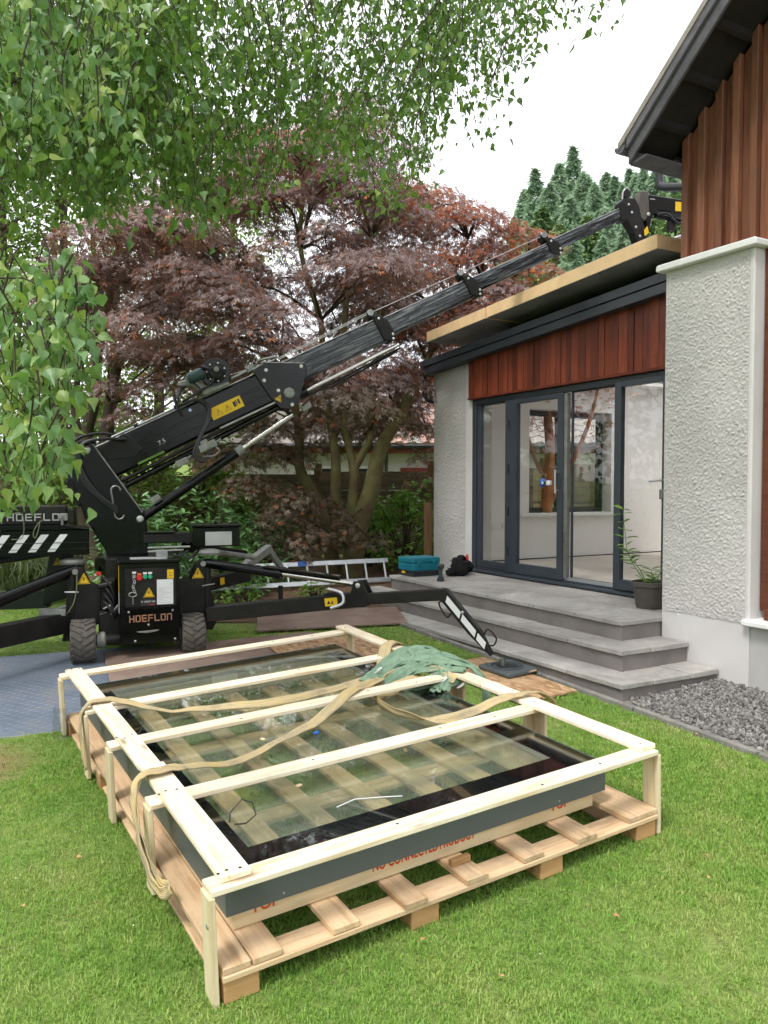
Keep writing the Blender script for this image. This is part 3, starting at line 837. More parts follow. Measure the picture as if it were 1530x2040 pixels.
mb = MB(); mb.tube([(-2.02, -0.055, 0.97), (-2.02, -0.055, 1.22)], 0.011, 10); mb.tube([(-2.02, -0.012, 1.0), (-2.02, -0.055, 1.0)], 0.008, 8); mb.tube([(-2.02, -0.012, 1.19), (-2.02, -0.055, 1.19)], 0.008, 8)
mb.obj('pull_handle', M['alum'], f2, smooth=True)
for zz in (0.3, 0.75, 1.25, 1.75): MB().tube([(-2.865, -0.02, zz-0.05), (-2.865, -0.02, zz+0.05)], 0.009, 8).obj('hinge', M['alu_in'], f2)
f3 = bpy.data.objects.new('open_bay', None); link(f3, house)
light_frame(f3, -1.905, -1.205, 0.057, 2.033, 0.02, 0.012, 0.03, 0.012, 0.055, 0.085)
f4 = bpy.data.objects.new('hinged_leaf', None); link(f4, house)
light_frame(f4, -1.205, -0.580, 0.050, 2.045, 0.085, 0.038, 0.10, 0.050, -0.035, 0.025)
mb = MB(); mb.tube([(-0.60, -0.035, 1.10), (-0.60, -0.075, 1.10), (-0.72, -0.08, 1.092)], 0.010, 10)
mb.obj('lever_handle', M['alum'], f4, smooth=True)
MB().box(-0.63, -0.588, -0.055, -0.035, 0.93, 1.02).obj('lock_case', M['steel'], f4, bevel=0.006)

# gable pillar: roughcast face, smooth corner, plinth, cap
hbox('wall', M['render'], 0.0, 0.785, -0.7025, 0.0, -0.6, 2.74)
roughcast('roughcast_panel', 0.0, 0.752, 0.062, 2.735, -0.7025, 0.0058)
MB().box(0.752, 0.789, -0.712, -0.60, 0.075, 2.735).obj('corner_margin', M['render'], house, bevel=0.008)
hbox('plinth', M['plinth'], 0.001, 4.2, -0.690, -0.35, -0.75, 0.058, 0.004)
hbox('plinth_band', M['plinth'], 0.0, 0.775, -0.697, -0.60, 0.0, 0.064, 0.003)
MB().prism([(-0.055, 2.738), (0.835, 2.738), (0.835, 2.775), (0.825, 2.79), (-0.045, 2.79), (-0.055, 2.775)], -0.765, -0.30).obj('coping', M['white'], house, bevel=0.006)
MB().tube([(0.16, -0.698, 0.02), (0.16, -0.706, 0.055)], 0.006, 6).obj('weep_tube', M['white'], house)
MB().lathe([(0.022, 0), (0.018, 0.002)], 14, frame((1.05, -0.6905, -0.42), (1, 0, 0), (0, -1, 0))).obj('paint_spot', M['blue'], house)
# brown timber window right of the pillar
bw = bpy.data.objects.new('timber_window', None); link(bw, house)
for a, b, c, d in ((0.789, 0.86, 0.16, 2.735), (0.86, 2.2, 0.10, 0.175), (0.86, 2.2, 2.66, 2.735), (1.35, 1.43, 0.175, 2.66)):
    MB().box(a, b, -0.655 if c < 0.12 else -0.60, -0.52, c, d).obj('frame', M['brownframe'], bw, bevel=0.006)
MB().box(0.86, 2.2, -0.635, -0.55, 1.93, 1.97).obj('glazing_bar', M['brownframe'], bw, bevel=0.006)
MB().box(0.86, 2.2, -0.565, -0.557, 0.175, 2.66).obj('pane', M['pane'], bw)
hbox('window_sill', M['white'], 0.755, 2.4, -0.76, -0.45, 0.055, 0.098, 0.008)
hbox('wall', M['plaster_pink'], 0.80, 4.0, -0.30, 2.0, -0.6, 2.74)

# gable: backing, board-on-board cladding, roof, verge, soffit, gutter
RP = 0.885
def rz(x): return 3.60 + RP*(x + 0.135)                # underside of the roof along x
MB().prism([(0.004, 2.745), (4.0, 2.745), (4.0, rz(4.0)), (0.004, rz(0.0))], -0.47, 4.5).obj('gable_wall', M['soffit'], house)
def gboard(name, xa, xb, yf, yb):
    mb_ = MB().prism([(xa, 2.792), (xb, 2.792), (xb, rz(xb)+0.070), (xa, rz(xa)+0.070)], yf, yb)
    R = Matrix(((0, 0, 1, 0), (0, 1, 0, 0), (-1, 0, 0, 0), (0, 0, 0, 1))); c = Vector((xa, 0, 2.792))
    mb_.v = [tuple(R @ (Vector(p) - c)) for p in mb_.v]
    mb_.obj(name, M['gable_clad'], house, Matrix.Translation(c) @ R.inverted(), bevel=0.003)
for k in range(9):
    xa = 0.0 + k*0.153
    gboard('cladding_board', xa+0.052, xa+0.150, -0.492, -0.471)
    gboard('cover_board', xa-0.004, xa+0.058 + rb.uniform(-0.006, 0.006), -0.545, -0.4925)
MB().box(-0.006, 0.02, -0.50, 0.2, 2.792, 3.68).obj('corner_board', M['gable_clad'], house)
VY = -0.945
def roof_prism(z0, z1, y0, y1, xa=-0.16, xb=3.0):
    return MB().prism([(xa, rz(xa)+z0), (xb, rz(xb)+z0), (xb, rz(xb)+z1), (xa, rz(xa)+z1)], y0, y1)
roof_prism(0.16, 0.20, VY+0.03, 4.6).obj('sarking_board', M['soffit'], house)
roof_prism(0.20, 0.255, VY-0.06, 4.6, -0.24).obj('roof', M['tile'], house)
roof_prism(0.0, 0.185, VY-0.026, VY).obj('bargeboard', M['barge'], house, bevel=0.004)
roof_prism(0.12, 0.24, VY-0.050, VY-0.027).obj('verge_board', M['barge'], house, bevel=0.004)
roof_prism(0.080, 0.10, VY, -0.50).obj('soffit_lining', M['soffit'], house)
for k in range(9):
    xx = 0.05 + k*0.27 + (0.1 if k > 2 else 0)
    MB().prism([(xx, rz(xx)+0.035), (xx+0.030, rz(xx+0.030)+0.035), (xx+0.030, rz(xx+0.030)+0.085), (xx, rz(xx)+0.085)], VY+0.002, -0.548).obj('ladder_rafter', M['soffit'], house, bevel=0.004)
MB().prism([(-0.165, 3.575), (-0.135, 3.575), (-0.135, 3.74), (-0.165, 3.72)], VY, 4.5).obj('eaves_board', M['barge'], house, bevel=0.004)
MB().prism([(-0.135, 3.575), (0.0, 3.60), (0.0, 3.615), (-0.135, 3.60)], VY, 4.5).obj('soffit_board', M['barge'], house)
g_out = [(-0.168 - 0.055 + 0.058*math.cos(a), 3.735 + 0.058*math.sin(a)) for a in [math.pi + k*math.pi/8 for k in range(9)]]
g_in = [(x_*1.0 + (0.006 if i < 4 else (-0.006 if i > 4 else 0)), z_ + 0.006) for i, (x_, z_) in enumerate(g_out)]
MB().prism(g_out + g_in[::-1], VY-0.05, 4.5).obj('gutter', M['barge'], house)
MB().prism(g_out, VY-0.054, VY-0.047).obj('gutter_end', M['barge'], house)
MB().tube([(-0.72, 0.0, 4.02), (-0.72, 0.0, 3.80), (-0.70, 0.0, 3.755), (-0.64, 0.0, 3.73), (-0.2, 0.0, 3.60)], 0.037, 12).obj('downpipe', M['plastic_dark'], house, smooth=True)

# ---------------------------------------------------------------- steps: slabs on concrete risers
steps = thing('stone_steps', 'three grey stone steps in front of the glazed doors', 'steps', HM)
TR, RI = 0.2721, 0.1543
for s in range(3):
    xr, yf, zt = 0.0 + s*TR, -1.152 - s*TR, -s*RI
    xl = -3.64 - s*TR
    mb = MB(); mb.box(xl+0.02, xr-0.02, yf+0.02, (-0.01 if s == 0 else yf+TR+0.10), zt-RI-0.25, zt-0.037)
    if s: mb.box(xr-TR-0.06, xr-0.02, yf+TR+0.1, -0.71, zt-RI-0.25, zt-0.037)
    mb.obj('riser', M['riser'], steps, bevel=0.004)
    rs = random.Random(20+s)
    def slab(xa, xb, ya, yb):
        dz = rs.uniform(-0.003, 0.003); n = 6
        mb = MB(); per = []
        for i in range(n): per.append((xa + (xb-xa)*i/n, ya + rs.uniform(-0.004, 0.004)))
        for i in range(n): per.append((xb + rs.uniform(-0.004, 0.004)*(1 if xb > xr-0.01 else 0), ya + (yb-ya)*i/n))
        per += [(xb, yb), (xa, yb)]
        k = len(per)
        mb.add([(px, py, zt-0.036) for px, py in per] + [(px, py, zt+dz+rs.uniform(-0.0015, 0.0015)) for px, py in per],
               [tuple(range(k-1, -1, -1)), tuple(range(k, 2*k))] + [(i, (i+1) % k, (i+1) % k+k, i+k) for i in range(k)])
        mb.obj('slab', M['stone'], steps, bevel=0.004)
    if s == 0:
        cuts = [xl, -3.05, -2.35, -1.75, -1.05, -0.52, xr]
        for a, b in zip(cuts[:-1], cuts[1:]):
            slab(a+0.004, b-0.004, yf, -0.62 + rs.uniform(-0.03, 0.03)*0); 
        cuts = [xl, -2.75, -1.95, -1.2, -0.30, xr]
        for a, b in zip(cuts[:-1], cuts[1:]): slab(a+0.004, b-0.004, -0.611, -0.09)
    else:
        cuts = [xl, xl+0.7, xl+1.45, xl+2.05, xl+2.9, xr-0.58, xr] if s == 1 else [xl, xl+0.9, xl+1.5, xl+2.35, xl+3.1, xr-0.56, xr]
        for a, b in zip(cuts[:-1], cuts[1:]): slab(a+0.004, b-0.004, yf, yf+TR+0.03)
        y1 = yf + TR + 0.038
        slab(xr-TR-0.03, xr, y1, -0.712 if s == 1 else y1 + (-0.712-y1)*0.55)
        if s == 2: slab(xr-TR-0.03, xr, y1 + (-0.712-y1)*0.55+0.008, -0.712)

# ---------------------------------------------------------------- insulation boards on the extension roof
def ib(x): return 2.835 + 0.0618*(x + 4.02)
for k, lab in enumerate(('foil faced yellow insulation board on the roof, lowest of the three, over the gutter', 'foil faced yellow insulation board on the roof, middle of the three', 'foil faced yellow insulation board on the roof, beside the brown gable')):
    xa, xb = -4.02 + k*1.222, -4.02 + k*1.222 + 1.212; dy = (0.0, 0.012, -0.006)[k]
    a = ib(xa); b = ib(xb)
    t = thing('insulation_board', lab, 'insulation board', HM @ frame((xa, -0.4+dy, a + (0.006 if k == 1 else 0)), (xb-xa, 0, b-a), (0, 0, 1)), 'insulation boards on the roof')
    L = math.hypot(xb-xa, b-a)
    MB().box(0, L, 0, 2.4, 0.002, 0.123).obj('foam_core', M['foam'], t, bevel=0.003)
    MB().box(0.002, L-0.002, 0.002, 2.398, 0.0, 0.0018).obj('foil_facing', M['foil'], t)
    MB().box(0.002, L-0.002, 0.002, 2.398, 0.1232, 0.125).obj('foil_facing', M['foil'], t)

# ---------------------------------------------------------------- packing crate (pallet with a timber cage)
CM = Matrix.Rotation(0.53763, 4, 'Z') @ Matrix.Rotation(0.02991, 4, 'X') @ Matrix.Rotation(-0.04965, 4, 'Y')
CM.translation = Vector((-0.5244, 2.5273, -0.094))
crate = thing('packing_crate', 'pale timber packing crate with open cage standing on the lawn', 'crate', CM)
CW, CL, CT = 2.07, 3.0, 0.394
nj = random.Random(15)
# bearers: three runners of blocks with a thin bottom board, and cross boards over them
for yy in (0.055, 1.0, 2.0, 2.945):
    for xx in (0.075, 0.80, 1.43, 1.995):
        board('block', M['block'], crate, (xx-0.062, yy, 0.038), (xx+0.062, yy, 0.038), 0.10, 0.076, bevel=0.004)
    board('bearer_board', M['pallet'], crate, (0.01, yy, 0.0885), (2.065, yy, 0.0885), 0.115, 0.021)
for xx in (0.075, 1.43, 1.995): board('bottom_board', M['pallet'], crate, (xx, 0.12, 0.011), (xx, 2.90, 0.011), 0.10, 0.019)
for xa, xb, y0 in ((0.012, 0.110, 0.004), (0.116, 0.222, 0.002), (0.412, 0.519, 0.0), (0.702, 0.802, -0.012), (0.988, 1.093, -0.004), (1.277, 1.385, 0.0), (1.567, 1.678, -0.006), (1.884, 2.066, 0.004)):
    board('deck_board', M['pallet'], crate, ((xa+xb)/2, y0, 0.1125), ((xa+xb)/2 + nj.uniform(-.008, .008), 3.0, 0.1125), xb-xa, 0.024)
MB().box(0.99, 1.085, 0.10, 0.125, 0.126, 0.155).obj('chock', M['block'], crate, bevel=0.003)
CY = (0.048, 0.80, 1.53, 2.15, 2.95); nj = random.Random(15)
for i, yy in enumerate(CY):
    board('cross_rail', M['pine'], crate, (-0.014, yy + nj.uniform(-.007, .007), CT-0.011), (2.078 + nj.uniform(-.004, .006), yy + nj.uniform(-.007, .007), CT-0.011), 0.096, 0.022)
    for xx, sx in ((-0.0125, -1), (2.0805, 1)):
        lean = 0.0
        board('post', M['pine_side'], crate, (xx + lean*sx, yy, 0.015 if i else 0.0), (xx, yy, CT-0.0225), 0.09, 0.021, up=(1, 0, 0))
        if 0 < i < 4 and sx > 0: board('post', M['pine_side'], crate, (2.045, yy+0.058, 0.126), (2.045, yy+0.058, CT-0.0225), 0.02, 0.07, up=(1, 0, 0))
# long rails lying over the cross rails; the left one in two lengths
board('long_rail', M['pine'], crate, (0.082, 0.035, CT+0.0115), (0.088, 1.12, CT+0.0115), 0.107, 0.022)
board('long_rail', M['pine'], crate, (0.080, 1.125, CT+0.0115), (0.074, 2.99, CT+0.0115), 0.098, 0.021)
board('long_rail', M['pine'], crate, (2.035, 0.03, CT+0.0115), (2.035, 1.20, CT+0.0115), 0.10, 0.022)
board('long_rail', M['pine'], crate, (2.032, 1.205, CT+0.0115), (2.05, 3.04, CT+0.0115), 0.098, 0.021)
nb = random.Random(5)
for i, yy in enumerate(CY):                                  # nail heads
    for xx in (0.03, 0.062, 0.105, 0.7 + nb.uniform(-.1, .1), 1.35 + nb.uniform(-.1, .1), 1.75, 2.03):
        MB().lathe([(0.006, 0.0), (0.006, 0.0012), (0.002, 0.0016)], 8).obj('nail', M['inkblack'], crate, Matrix.Translation((xx, yy + nb.uniform(-.025, .025), CT + (0.0225 if xx < 0.12 or xx > 2.0 else 0.0) )))
MB().lathe([(0.009, 0), (0.009, 0.003), (0.004, 0.005)], 10).obj('screw_plug', M['bolt'], crate, frame((-0.0232, 0.03, 0.27), (0, 1, 0), (-1, 0, 0)))

# ---------------------------------------------------------------- rooflight inside the crate
RL = thing('rooflight', 'large flat glass rooflight with black border and grey skirt inside the crate', 'rooflight', CM)
X0, X1, Y0, Y1 = 0.085, 1.905, 0.165, 2.865
ZB, ZS, ZG = 0.126, 0.192, 0.325
mb = MB()
for a, b, c, d in ((X0+0.03, X1-0.06, Y0+0.02, Y0+0.075), (X0+0.03, X1-0.06, Y1-0.075, Y1-0.02), (X0+0.03, X0+0.085, Y0+0.075, Y1-0.075), (X1-0.115, X1-0.06, Y0+0.075, Y1-0.075)):
    mb.box(a, b, c, d, ZB, 0.295)
mb.obj('upstand', M['kerbwood'], RL, bevel=0.002)
mb = MB()
mb.box(X0, X1, Y0, Y0+0.004, ZS, ZG); mb.box(X0, X1, Y1-0.004, Y1, ZS, ZG); mb.box(X0, X0+0.004, Y0+0.004, Y1-0.004, ZS, ZG); mb.box(X1-0.004, X1, Y0+0.004, Y1-0.004, ZS, ZG)
mb.obj('skirt', M['skirt'], RL, bevel=0.0012)
b = 0.155
mb = MB()
for a, b_, c, d in ((X0+0.006, X1-0.006, Y0+0.006, Y0+b+0.03), (X0+0.006, X1-0.006, Y1-b, Y1-0.006), (X0+0.006, X0+b, Y0+b+0.03, Y1-b), (X1-b, X1-0.006, Y0+b+0.03, Y1-b)):
    mb.box(a, b_, c, d, ZG-0.010, ZG-0.004)
mb.obj('black_border', M['frit'], RL)
MB().box(X0+0.005, X1-0.005, Y0+0.005, Y1-0.005, ZG-0.0035, ZG).obj('pane', M['roofpane'], RL)
MB().box(X0+b-0.03, X1-b+0.03, Y0+b, Y1-b+0.03, ZG-0.040, ZG-0.037).obj('pane', M['roofpane_low'], RL)
mb = MB()                                                    # spacer bar between the panes
for a, b_, c, d in ((X0+b-0.02, X1-b+0.02, Y0+b+0.012, Y0+b+0.026), (X0+b-0.02, X1-b+0.02, Y1-b+0.004, Y1-b+0.016), (X0+b-0.016, X0+b-0.004, Y0+b+0.03, Y1-b), (X1-b+0.004, X1-b+0.016, Y0+b+0.03, Y1-b)):
    mb.box(a, b_, c, d, ZG-0.0365, ZG-0.0102)
mb.obj('spacer_bar', M['alum'], RL)
for xx, tx, sz in ((0.235, 'TOP', 0.062), (1.64, 'TOP', 0.062), (0.83, 'NO CONNECTED', 0.062), (1.08, 'PRODUCT', 0.062)):
    text('stencil', tx, M['redprint'], RL, frame((xx, Y0+0.0188, ZS-0.006), (1, 0, 0), (0, -1, 0)), sz, 0.0004, 0.0012, sx=0.62 if len(tx) > 3 else 0.9)
for xx in (0.30, 1.62): MB().lathe([(0.004, 0), (0.004, 0.002)], 8).obj('screw', M['bolt'], RL, frame((xx, Y0-0.0002, ZS+0.022), (1, 0, 0), (0, -1, 0)))
# small things on the glass
def ctop(name, label, cat, M_=None): return thing(name, label, cat, CM @ (M_ or I4))
MB().tube([(0.0, 0, .004), (0.02, .045, .02), (.075, .06, .055), (.105, .02, .05), (.10, -.03, .02), (.05, -.05, .006), (0.01, -0.03, .004)], 0.0028, 6).obj('cable_loop', M['hose'], None, CM @ Matrix.Translation((0.245, 0.56, ZG+0.002)), smooth=True)
tag(bpy.data.objects['cable_loop'], 'small loop of black cable on the glass near the front corner', 'cable')
o = MB().tube([(0.0, 0.0, .004), (.09, .012, .010), (.19, -.02, .005), (.28, -.06, .003)], 0.0022, 6).obj('cable_tie', M['white'], None, CM @ Matrix.Translation((0.66, 0.44, ZG+0.001)), smooth=True)
tag(o, 'white plastic cable tie lying on the rooflight glass', 'cable tie')
o = MB().box(-0.018, 0.018, -0.010, 0.010, 0, 0.010).obj('plastic_wedge', M['blue'], None, CM @ Matrix.Translation((0.965, 1.255, ZG+0.001)) @ Matrix.Rotation(0.5, 4, 'Z'), bevel=0.003)
tag(o, 'tiny blue plastic packer on the rooflight glass', 'packer')
for (xx, yy, r) in ((0.62, 0.72, .3), (1.22, 0.80, 1.1), (0.70, 1.33, 2.0)):
    o = MB().box(-0.013, 0.013, -0.009, 0.009, 0, 0.008).obj('wood_chip', M['kerbwood'], None, CM @ Matrix.Translation((xx, yy, ZG+0.001)) @ Matrix.Rotation(r, 4, 'Z'), bevel=0.002)
    tag(o, {0.62: 'small wood chip on the glass near the white cable tie', 1.22: 'small wood chip on the glass, right of the other two', 0.70: 'small wood chip on the glass beside the long hanging sling'}[xx], 'wood chip', 'wood chips on the glass')

# ---------------------------------------------------------------- lifting slings
def spline(pts, n=8):
    pts = [Vector(p) for p in pts]; out = []
    P = [pts[0]*2 - pts[1]] + pts + [pts[-1]*2 - pts[-2]]
    for i in range(1, len(P)-2):
        for k in range(n):
            t = k/n
            out.append(0.5*((2*P[i]) + (-P[i-1]+P[i+1])*t + (2*P[i-1]-5*P[i]+4*P[i+1]-P[i+2])*t*t + (-P[i-1]+3*P[i]-3*P[i+1]+P[i+2])*t**3))
    return out + [pts[-1]]

def lay(path):
    """keeps a path on or above the rooflight glass"""
    return [(x, y, max(z, ZG + 0.010) if X0 - .02 < x < X1 + .02 and Y0 < y < Y1 else z) for x, y, z in path]

def sling(name, m, parent, path, width, ups, th=0.004, n=8, wob=0.0, seed=0, fold=0.004, ff=9.0):
    """webbing band with UVs along it: a folded, slightly wavy ribbon"""
    P = spline(lay(path), n); U = spline(ups, n)
    P = [Vector(q_) for q_ in lay([tuple(v_) for v_ in P])]
    rr = random.Random(seed); ph = [rr.uniform(0, 6) for _ in range(3)]
    W = [width*(1 + wob*math.sin(i*0.35 + ph[0])) for i in range(len(P))]
    k = 7; V = []; uv = []
    for i, p in enumerate(P):
        t = (P[min(len(P)-1, i+1)] - P[max(0, i-1)]).normalized()
        up = U[i] - t*U[i].dot(t); up.normalize(); w = t.cross(up)
        for q in range(k):
            s = q/(k-1) - 0.5
            V.append(p + w*(s*W[i]) + up*(fold*math.sin(s*ff + i*0.22 + ph[1]) + 0.0025*math.sin(i*0.9 + ph[2])))
            uv.append((i*0.03, q/(k-1)))
    me = bpy.data.meshes.new(name)
    F = [(i*k+q, i*k+q+1, (i+1)*k+q+1, (i+1)*k+q) for i in range(len(P)-1) for q in range(k-1)]
    me.from_pydata([tuple(v) for v in V], [], F); me.materials.append(m)
    ul = me.uv_layers.new()
    for l in me.loops: ul.data[l.index].uv = uv[l.vertex_index]
    for f in me.polygons: f.use_smooth = True
    o = link(bpy.data.objects.new(name, me), parent)
    md = o.modifiers.new('thickness', 'SOLIDIFY'); md.thickness = th; md.offset = 0
    return o
Zu, Xo = (0, 0, 1), (-1, 0, 0)
s1 = thing('lifting_sling', 'yellow webbing sling draped over the crate rail near the blue ground guard', 'sling', CM, 'yellow lifting slings')
sling('webbing', M['sling'], s1, [(-0.04, 2.03, 0.10), (-0.045, 2.10, 0.24), (-0.035, 2.14, 0.36), (0.02, 2.15, 0.427), (0.13, 2.135, 0.43), (0.25, 2.09, 0.395), (0.43, 2.02, 0.325), (0.65, 1.94, 0.293), (0.95, 1.84, 0.292), (1.22, 1.84, 0.305), (1.48, 1.87, 0.33), (1.70, 1.90, 0.36)], 0.058,
      [Xo, Xo, (-1, 0, .3), (-.3, 0, 1), Zu, (.2, -.2, 1), Zu, (0, -.3, 1), (0, -.45, .9), (0, -.5, .9), (0, -.4, 1), Zu], seed=1)
s2 = thing('lifting_sling', 'long yellow webbing sling hanging over the crate side in a loop to the grass', 'sling', CM, 'yellow lifting slings')
sling('webbing', M['sling'], s2, [(-0.026, 0.47, 0.185), (-0.040, 0.54, 0.170), (-0.050, 0.67, 0.215), (-0.055, 0.79, 0.31), (-0.042, 0.90, 0.40), (0.02, 0.985, 0.43), (0.12, 1.00, 0.432), (0.26, 1.02, 0.40), (0.50, 1.12, 0.325), (0.75, 1.25, 0.295), (0.98, 1.36, 0.31), (1.18, 1.45, 0.385), (1.32, 1.53, 0.42), (1.50, 1.66, 0.39), (1.68, 1.80, 0.36)], 0.060,
      [Xo, Xo, Xo, Xo, (-1, 0, .5), (-.3, 0, 1), Zu, (.2, 0, 1), Zu, Zu, (.1, -.3, 1), (0, -.4, 1), (0, -.3, 1), (.2, -.5, 1), Zu], seed=2)
sling('webbing', M['sling'], s2, [(-0.026, 0.45, 0.20), (-0.046, 0.51, 0.155), (-0.060, 0.63, 0.175), (-0.068, 0.76, 0.28), (-0.050, 0.87, 0.395), (0.0, 0.955, 0.436), (0.10, 0.965, 0.440), (0.2, 0.99, 0.42)], 0.050,
      [Xo, Xo, Xo, Xo, (-1, 0, .5), (-.3, 0, 1), Zu, (.2, 0, 1)], seed=9)
s3 = thing('lifting_sling', 'yellow webbing sling curling in a standing loop across the glass and over the rail', 'sling', CM, 'yellow lifting slings')
sling('webbing', M['sling'], s3, [(2.22, 0.80, 0.30), (2.17, 0.83, 0.40), (2.09, 0.87, 0.438), (2.0, 0.885, 0.437), (1.88, 0.895, 0.43), (1.72, 0.945, 0.375), (1.58, 1.05, 0.335), (1.48, 1.22, 0.325), (1.46, 1.42, 0.325), (1.53, 1.63, 0.33), (1.66, 1.78, 0.345), (1.80, 1.82, 0.375), (1.90, 1.74, 0.40), (1.96, 1.58, 0.41), (1.97, 1.42, 0.39)], 0.055,
      [(1, 0, .2), (1, 0, .6), (.3, 0, 1), Zu, (0, -.3, 1), (.2, -.8, .8), (.5, -.9, .45), (1, -.3, .3), (1, 0, .25), (1, .3, .3), (.6, .7, .35), (.2, .9, .4), (-.5, .6, .6), (-.8, .1, .6), (-.7, 0, .8)], seed=3)
s4 = thing('lifting_sling', 'short yellow webbing sling over the far rail behind the green sleeve', 'sling', CM, 'yellow lifting slings')
sling('webbing', M['sling'], s4, [(2.11, 2.27, 0.20), (2.115, 2.26, 0.36), (2.08, 2.255, 0.435), (1.99, 2.24, 0.435), (1.90, 2.14, 0.40), (1.82, 2.02, 0.365), (1.74, 1.92, 0.36)], 0.085,
      [(1, 0, 0), (1, 0, .2), (.3, 0, 1), Zu, (-.3, -.3, 1), (-.2, -.4, 1), Zu], seed=4)
sling('webbing', M['sling'], s4, [(1.50, 1.66, 0.30), (1.62, 1.63, 0.325), (1.76, 1.66, 0.355), (1.90, 1.70, 0.37)], 0.085, [(0, -.4, 1), (0, -.5, 1), (-.1, -.4, 1), Zu], seed=6)

def crumple(name, m, parent, path, w, h, seed, n=7):
    """a folded fabric sleeve: pleated oval tube along a path"""
    P = spline(path, n); rr = random.Random(seed); K = 34; V = []
    for i, p in enumerate(P):
        t = (P[min(len(P)-1, i+1)] - P[max(0, i-1)]).normalized()
        u = t.cross(Vector((0, 0, 1))).normalized(); v = u.cross(t)
        e = min(1, 0.45 + min(i, len(P)-1-i)/4.0)
        for q in range(K):
            a = q*2*math.pi/K
            pl = 1 + 0.16*abs(math.sin(4*a + 0.22*i + seed)) + 0.42*noise.noise((math.cos(a)*2.3, math.sin(a)*2.3 + seed, i*0.33)) + 0.22*(1 - 2*abs(noise.noise((math.cos(a)*4.5, math.sin(a)*4.5 - seed, i*0.75))))
            V.append(p + u*(math.cos(a)*w*pl*e) + v*(math.sin(a)*h*pl*e))
    F = [(i*K+q, i*K+(q+1) % K, (i+1)*K+(q+1) % K, (i+1)*K+q) for i in range(len(P)-1) for q in range(K)]
    F += [tuple(range(K-1, -1, -1)), tuple((len(P)-1)*K+q for q in range(K))]
    mb = MB().add(V, F)
    o = mb.obj(name, m, parent, smooth=True)
    md = o.modifiers.new('soft', 'SUBSURF'); md.levels = 1; md.render_levels = 1
    return o
gs = thing('sling_sleeve', 'crumpled pale green sling sleeve heaped on the crate rail and glass', 'sleeve', CM)
def gband(path, w, ups, sd, fold=.009, ff=13.0): return sling('sleeve', M['green_sleeve'], gs, path, w, ups, .004, 8, .05, sd, fold, ff)
gband([(1.58, 1.85, .340), (1.72, 1.90, .385), (1.88, 1.95, .435), (2.02, 1.93, .470), (2.12, 1.85, .455), (2.16, 1.76, .39)], .078, [(0, -.4, 1), (-.2, -.4, 1), (-.1, -.5, 1), (.2, -.2, 1), (.7, 0, .7), (1, 0, .2)], 21)
gband([(1.78, 1.82, .365), (1.92, 1.86, .445), (2.03, 1.78, .478), (2.10, 1.62, .462), (2.14, 1.48, .435), (2.17, 1.40, .35)], .085, [(-.4, -.2, 1), (-.3, -.3, 1), (0, -.3, 1), (.3, -.2, 1), (.6, -.2, .8), (1, 0, .1)], 22)
gband([(1.66, 1.74, .335), (1.82, 1.76, .385), (1.96, 1.70, .440), (2.06, 1.56, .455), (2.12, 1.42, .430), (2.12, 1.33, .33), (2.10, 1.30, .25)], .075, [(0, -.6, 1), (-.2, -.6, .9), (-.1, -.5, 1), (.2, -.4, 1), (.4, -.7, .7), (.3, -1, .1), (.3, -1, 0)], 23)
gband([(1.70, 1.64, .325), (1.82, 1.58, .350), (1.94, 1.54, .385), (2.03, 1.47, .415)], .070, [(0, -.7, .8), (0, -.8, .7), (-.1, -.7, .8), (.1, -.5, 1)], 24)
gband([(1.84, 1.46, .305), (1.92, 1.52, .345), (2.0, 1.60, .42), (2.05, 1.72, .46), (2.04, 1.86, .465)], .075, [(-.5, -.3, .8), (-.7, -.2, .7), (-.6, -.2, .8), (-.2, -.2, 1), (0, -.2, 1)], 25)
gband([(1.70, 1.93, .36), (1.84, 1.88, .42), (1.95, 1.76, .455), (2.0, 1.62, .45), (1.97, 1.50, .40), (1.90, 1.44, .33)], .070, [(0, -.3, 1), (-.1, -.3, 1), (-.3, -.2, 1), (-.4, -.2, .9), (-.5, -.5, .7), (-.4, -.8, .5)], 26)
gband([(1.64, 1.88, .35), (1.78, 1.80, .375), (1.90, 1.70, .405), (1.99, 1.57, .425), (2.06, 1.44, .435)], .075, [(0, -.5, 1), (-.2, -.6, .8), (-.3, -.6, .8), (-.1, -.5, 1), (.2, -.4, 1)], 27)
gband([(1.80, 1.90, .40), (1.92, 1.80, .455), (1.98, 1.90, .475), (2.07, 1.88, .478), (2.10, 1.72, .462)], .070, [(-.3, -.3, 1), (-.2, -.5, .8), (.2, -.3, 1), (.3, 0, 1), (.4, 0, .8)], 28)
crumple('sleeve', M['green_sleeve'], gs, [(1.72, 1.86, .355), (1.86, 1.90, .41), (1.98, 1.90, .445), (2.07, 1.84, .445)], 0.045, 0.026, 4)
crumple('sleeve', M['green_sleeve'], gs, [(1.88, 1.84, .40), (1.98, 1.78, .43), (2.06, 1.66, .435), (2.09, 1.54, .42)], 0.050, 0.030, 2)
crumple('sleeve', M['green_sleeve'], gs, [(1.86, 1.55, .33), (1.95, 1.50, .35), (2.02, 1.44, .38)], 0.040, 0.024, 7)
for c_, r in (((1.70, 1.885, .385), 0.05), ((1.93, 1.50, .375), 0.045), ((2.0, 1.41, .355), 0.04)):
    MB().tube([(c_[0]+r*math.cos(a)*0.35, c_[1]+r*math.sin(a)*0.8, c_[2]+r*0.5*math.cos(a+1)) for a in [k*2*math.pi/12 for k in range(13)]], 0.005, 6).obj('ring', M['whitefilm'], gs, smooth=True)
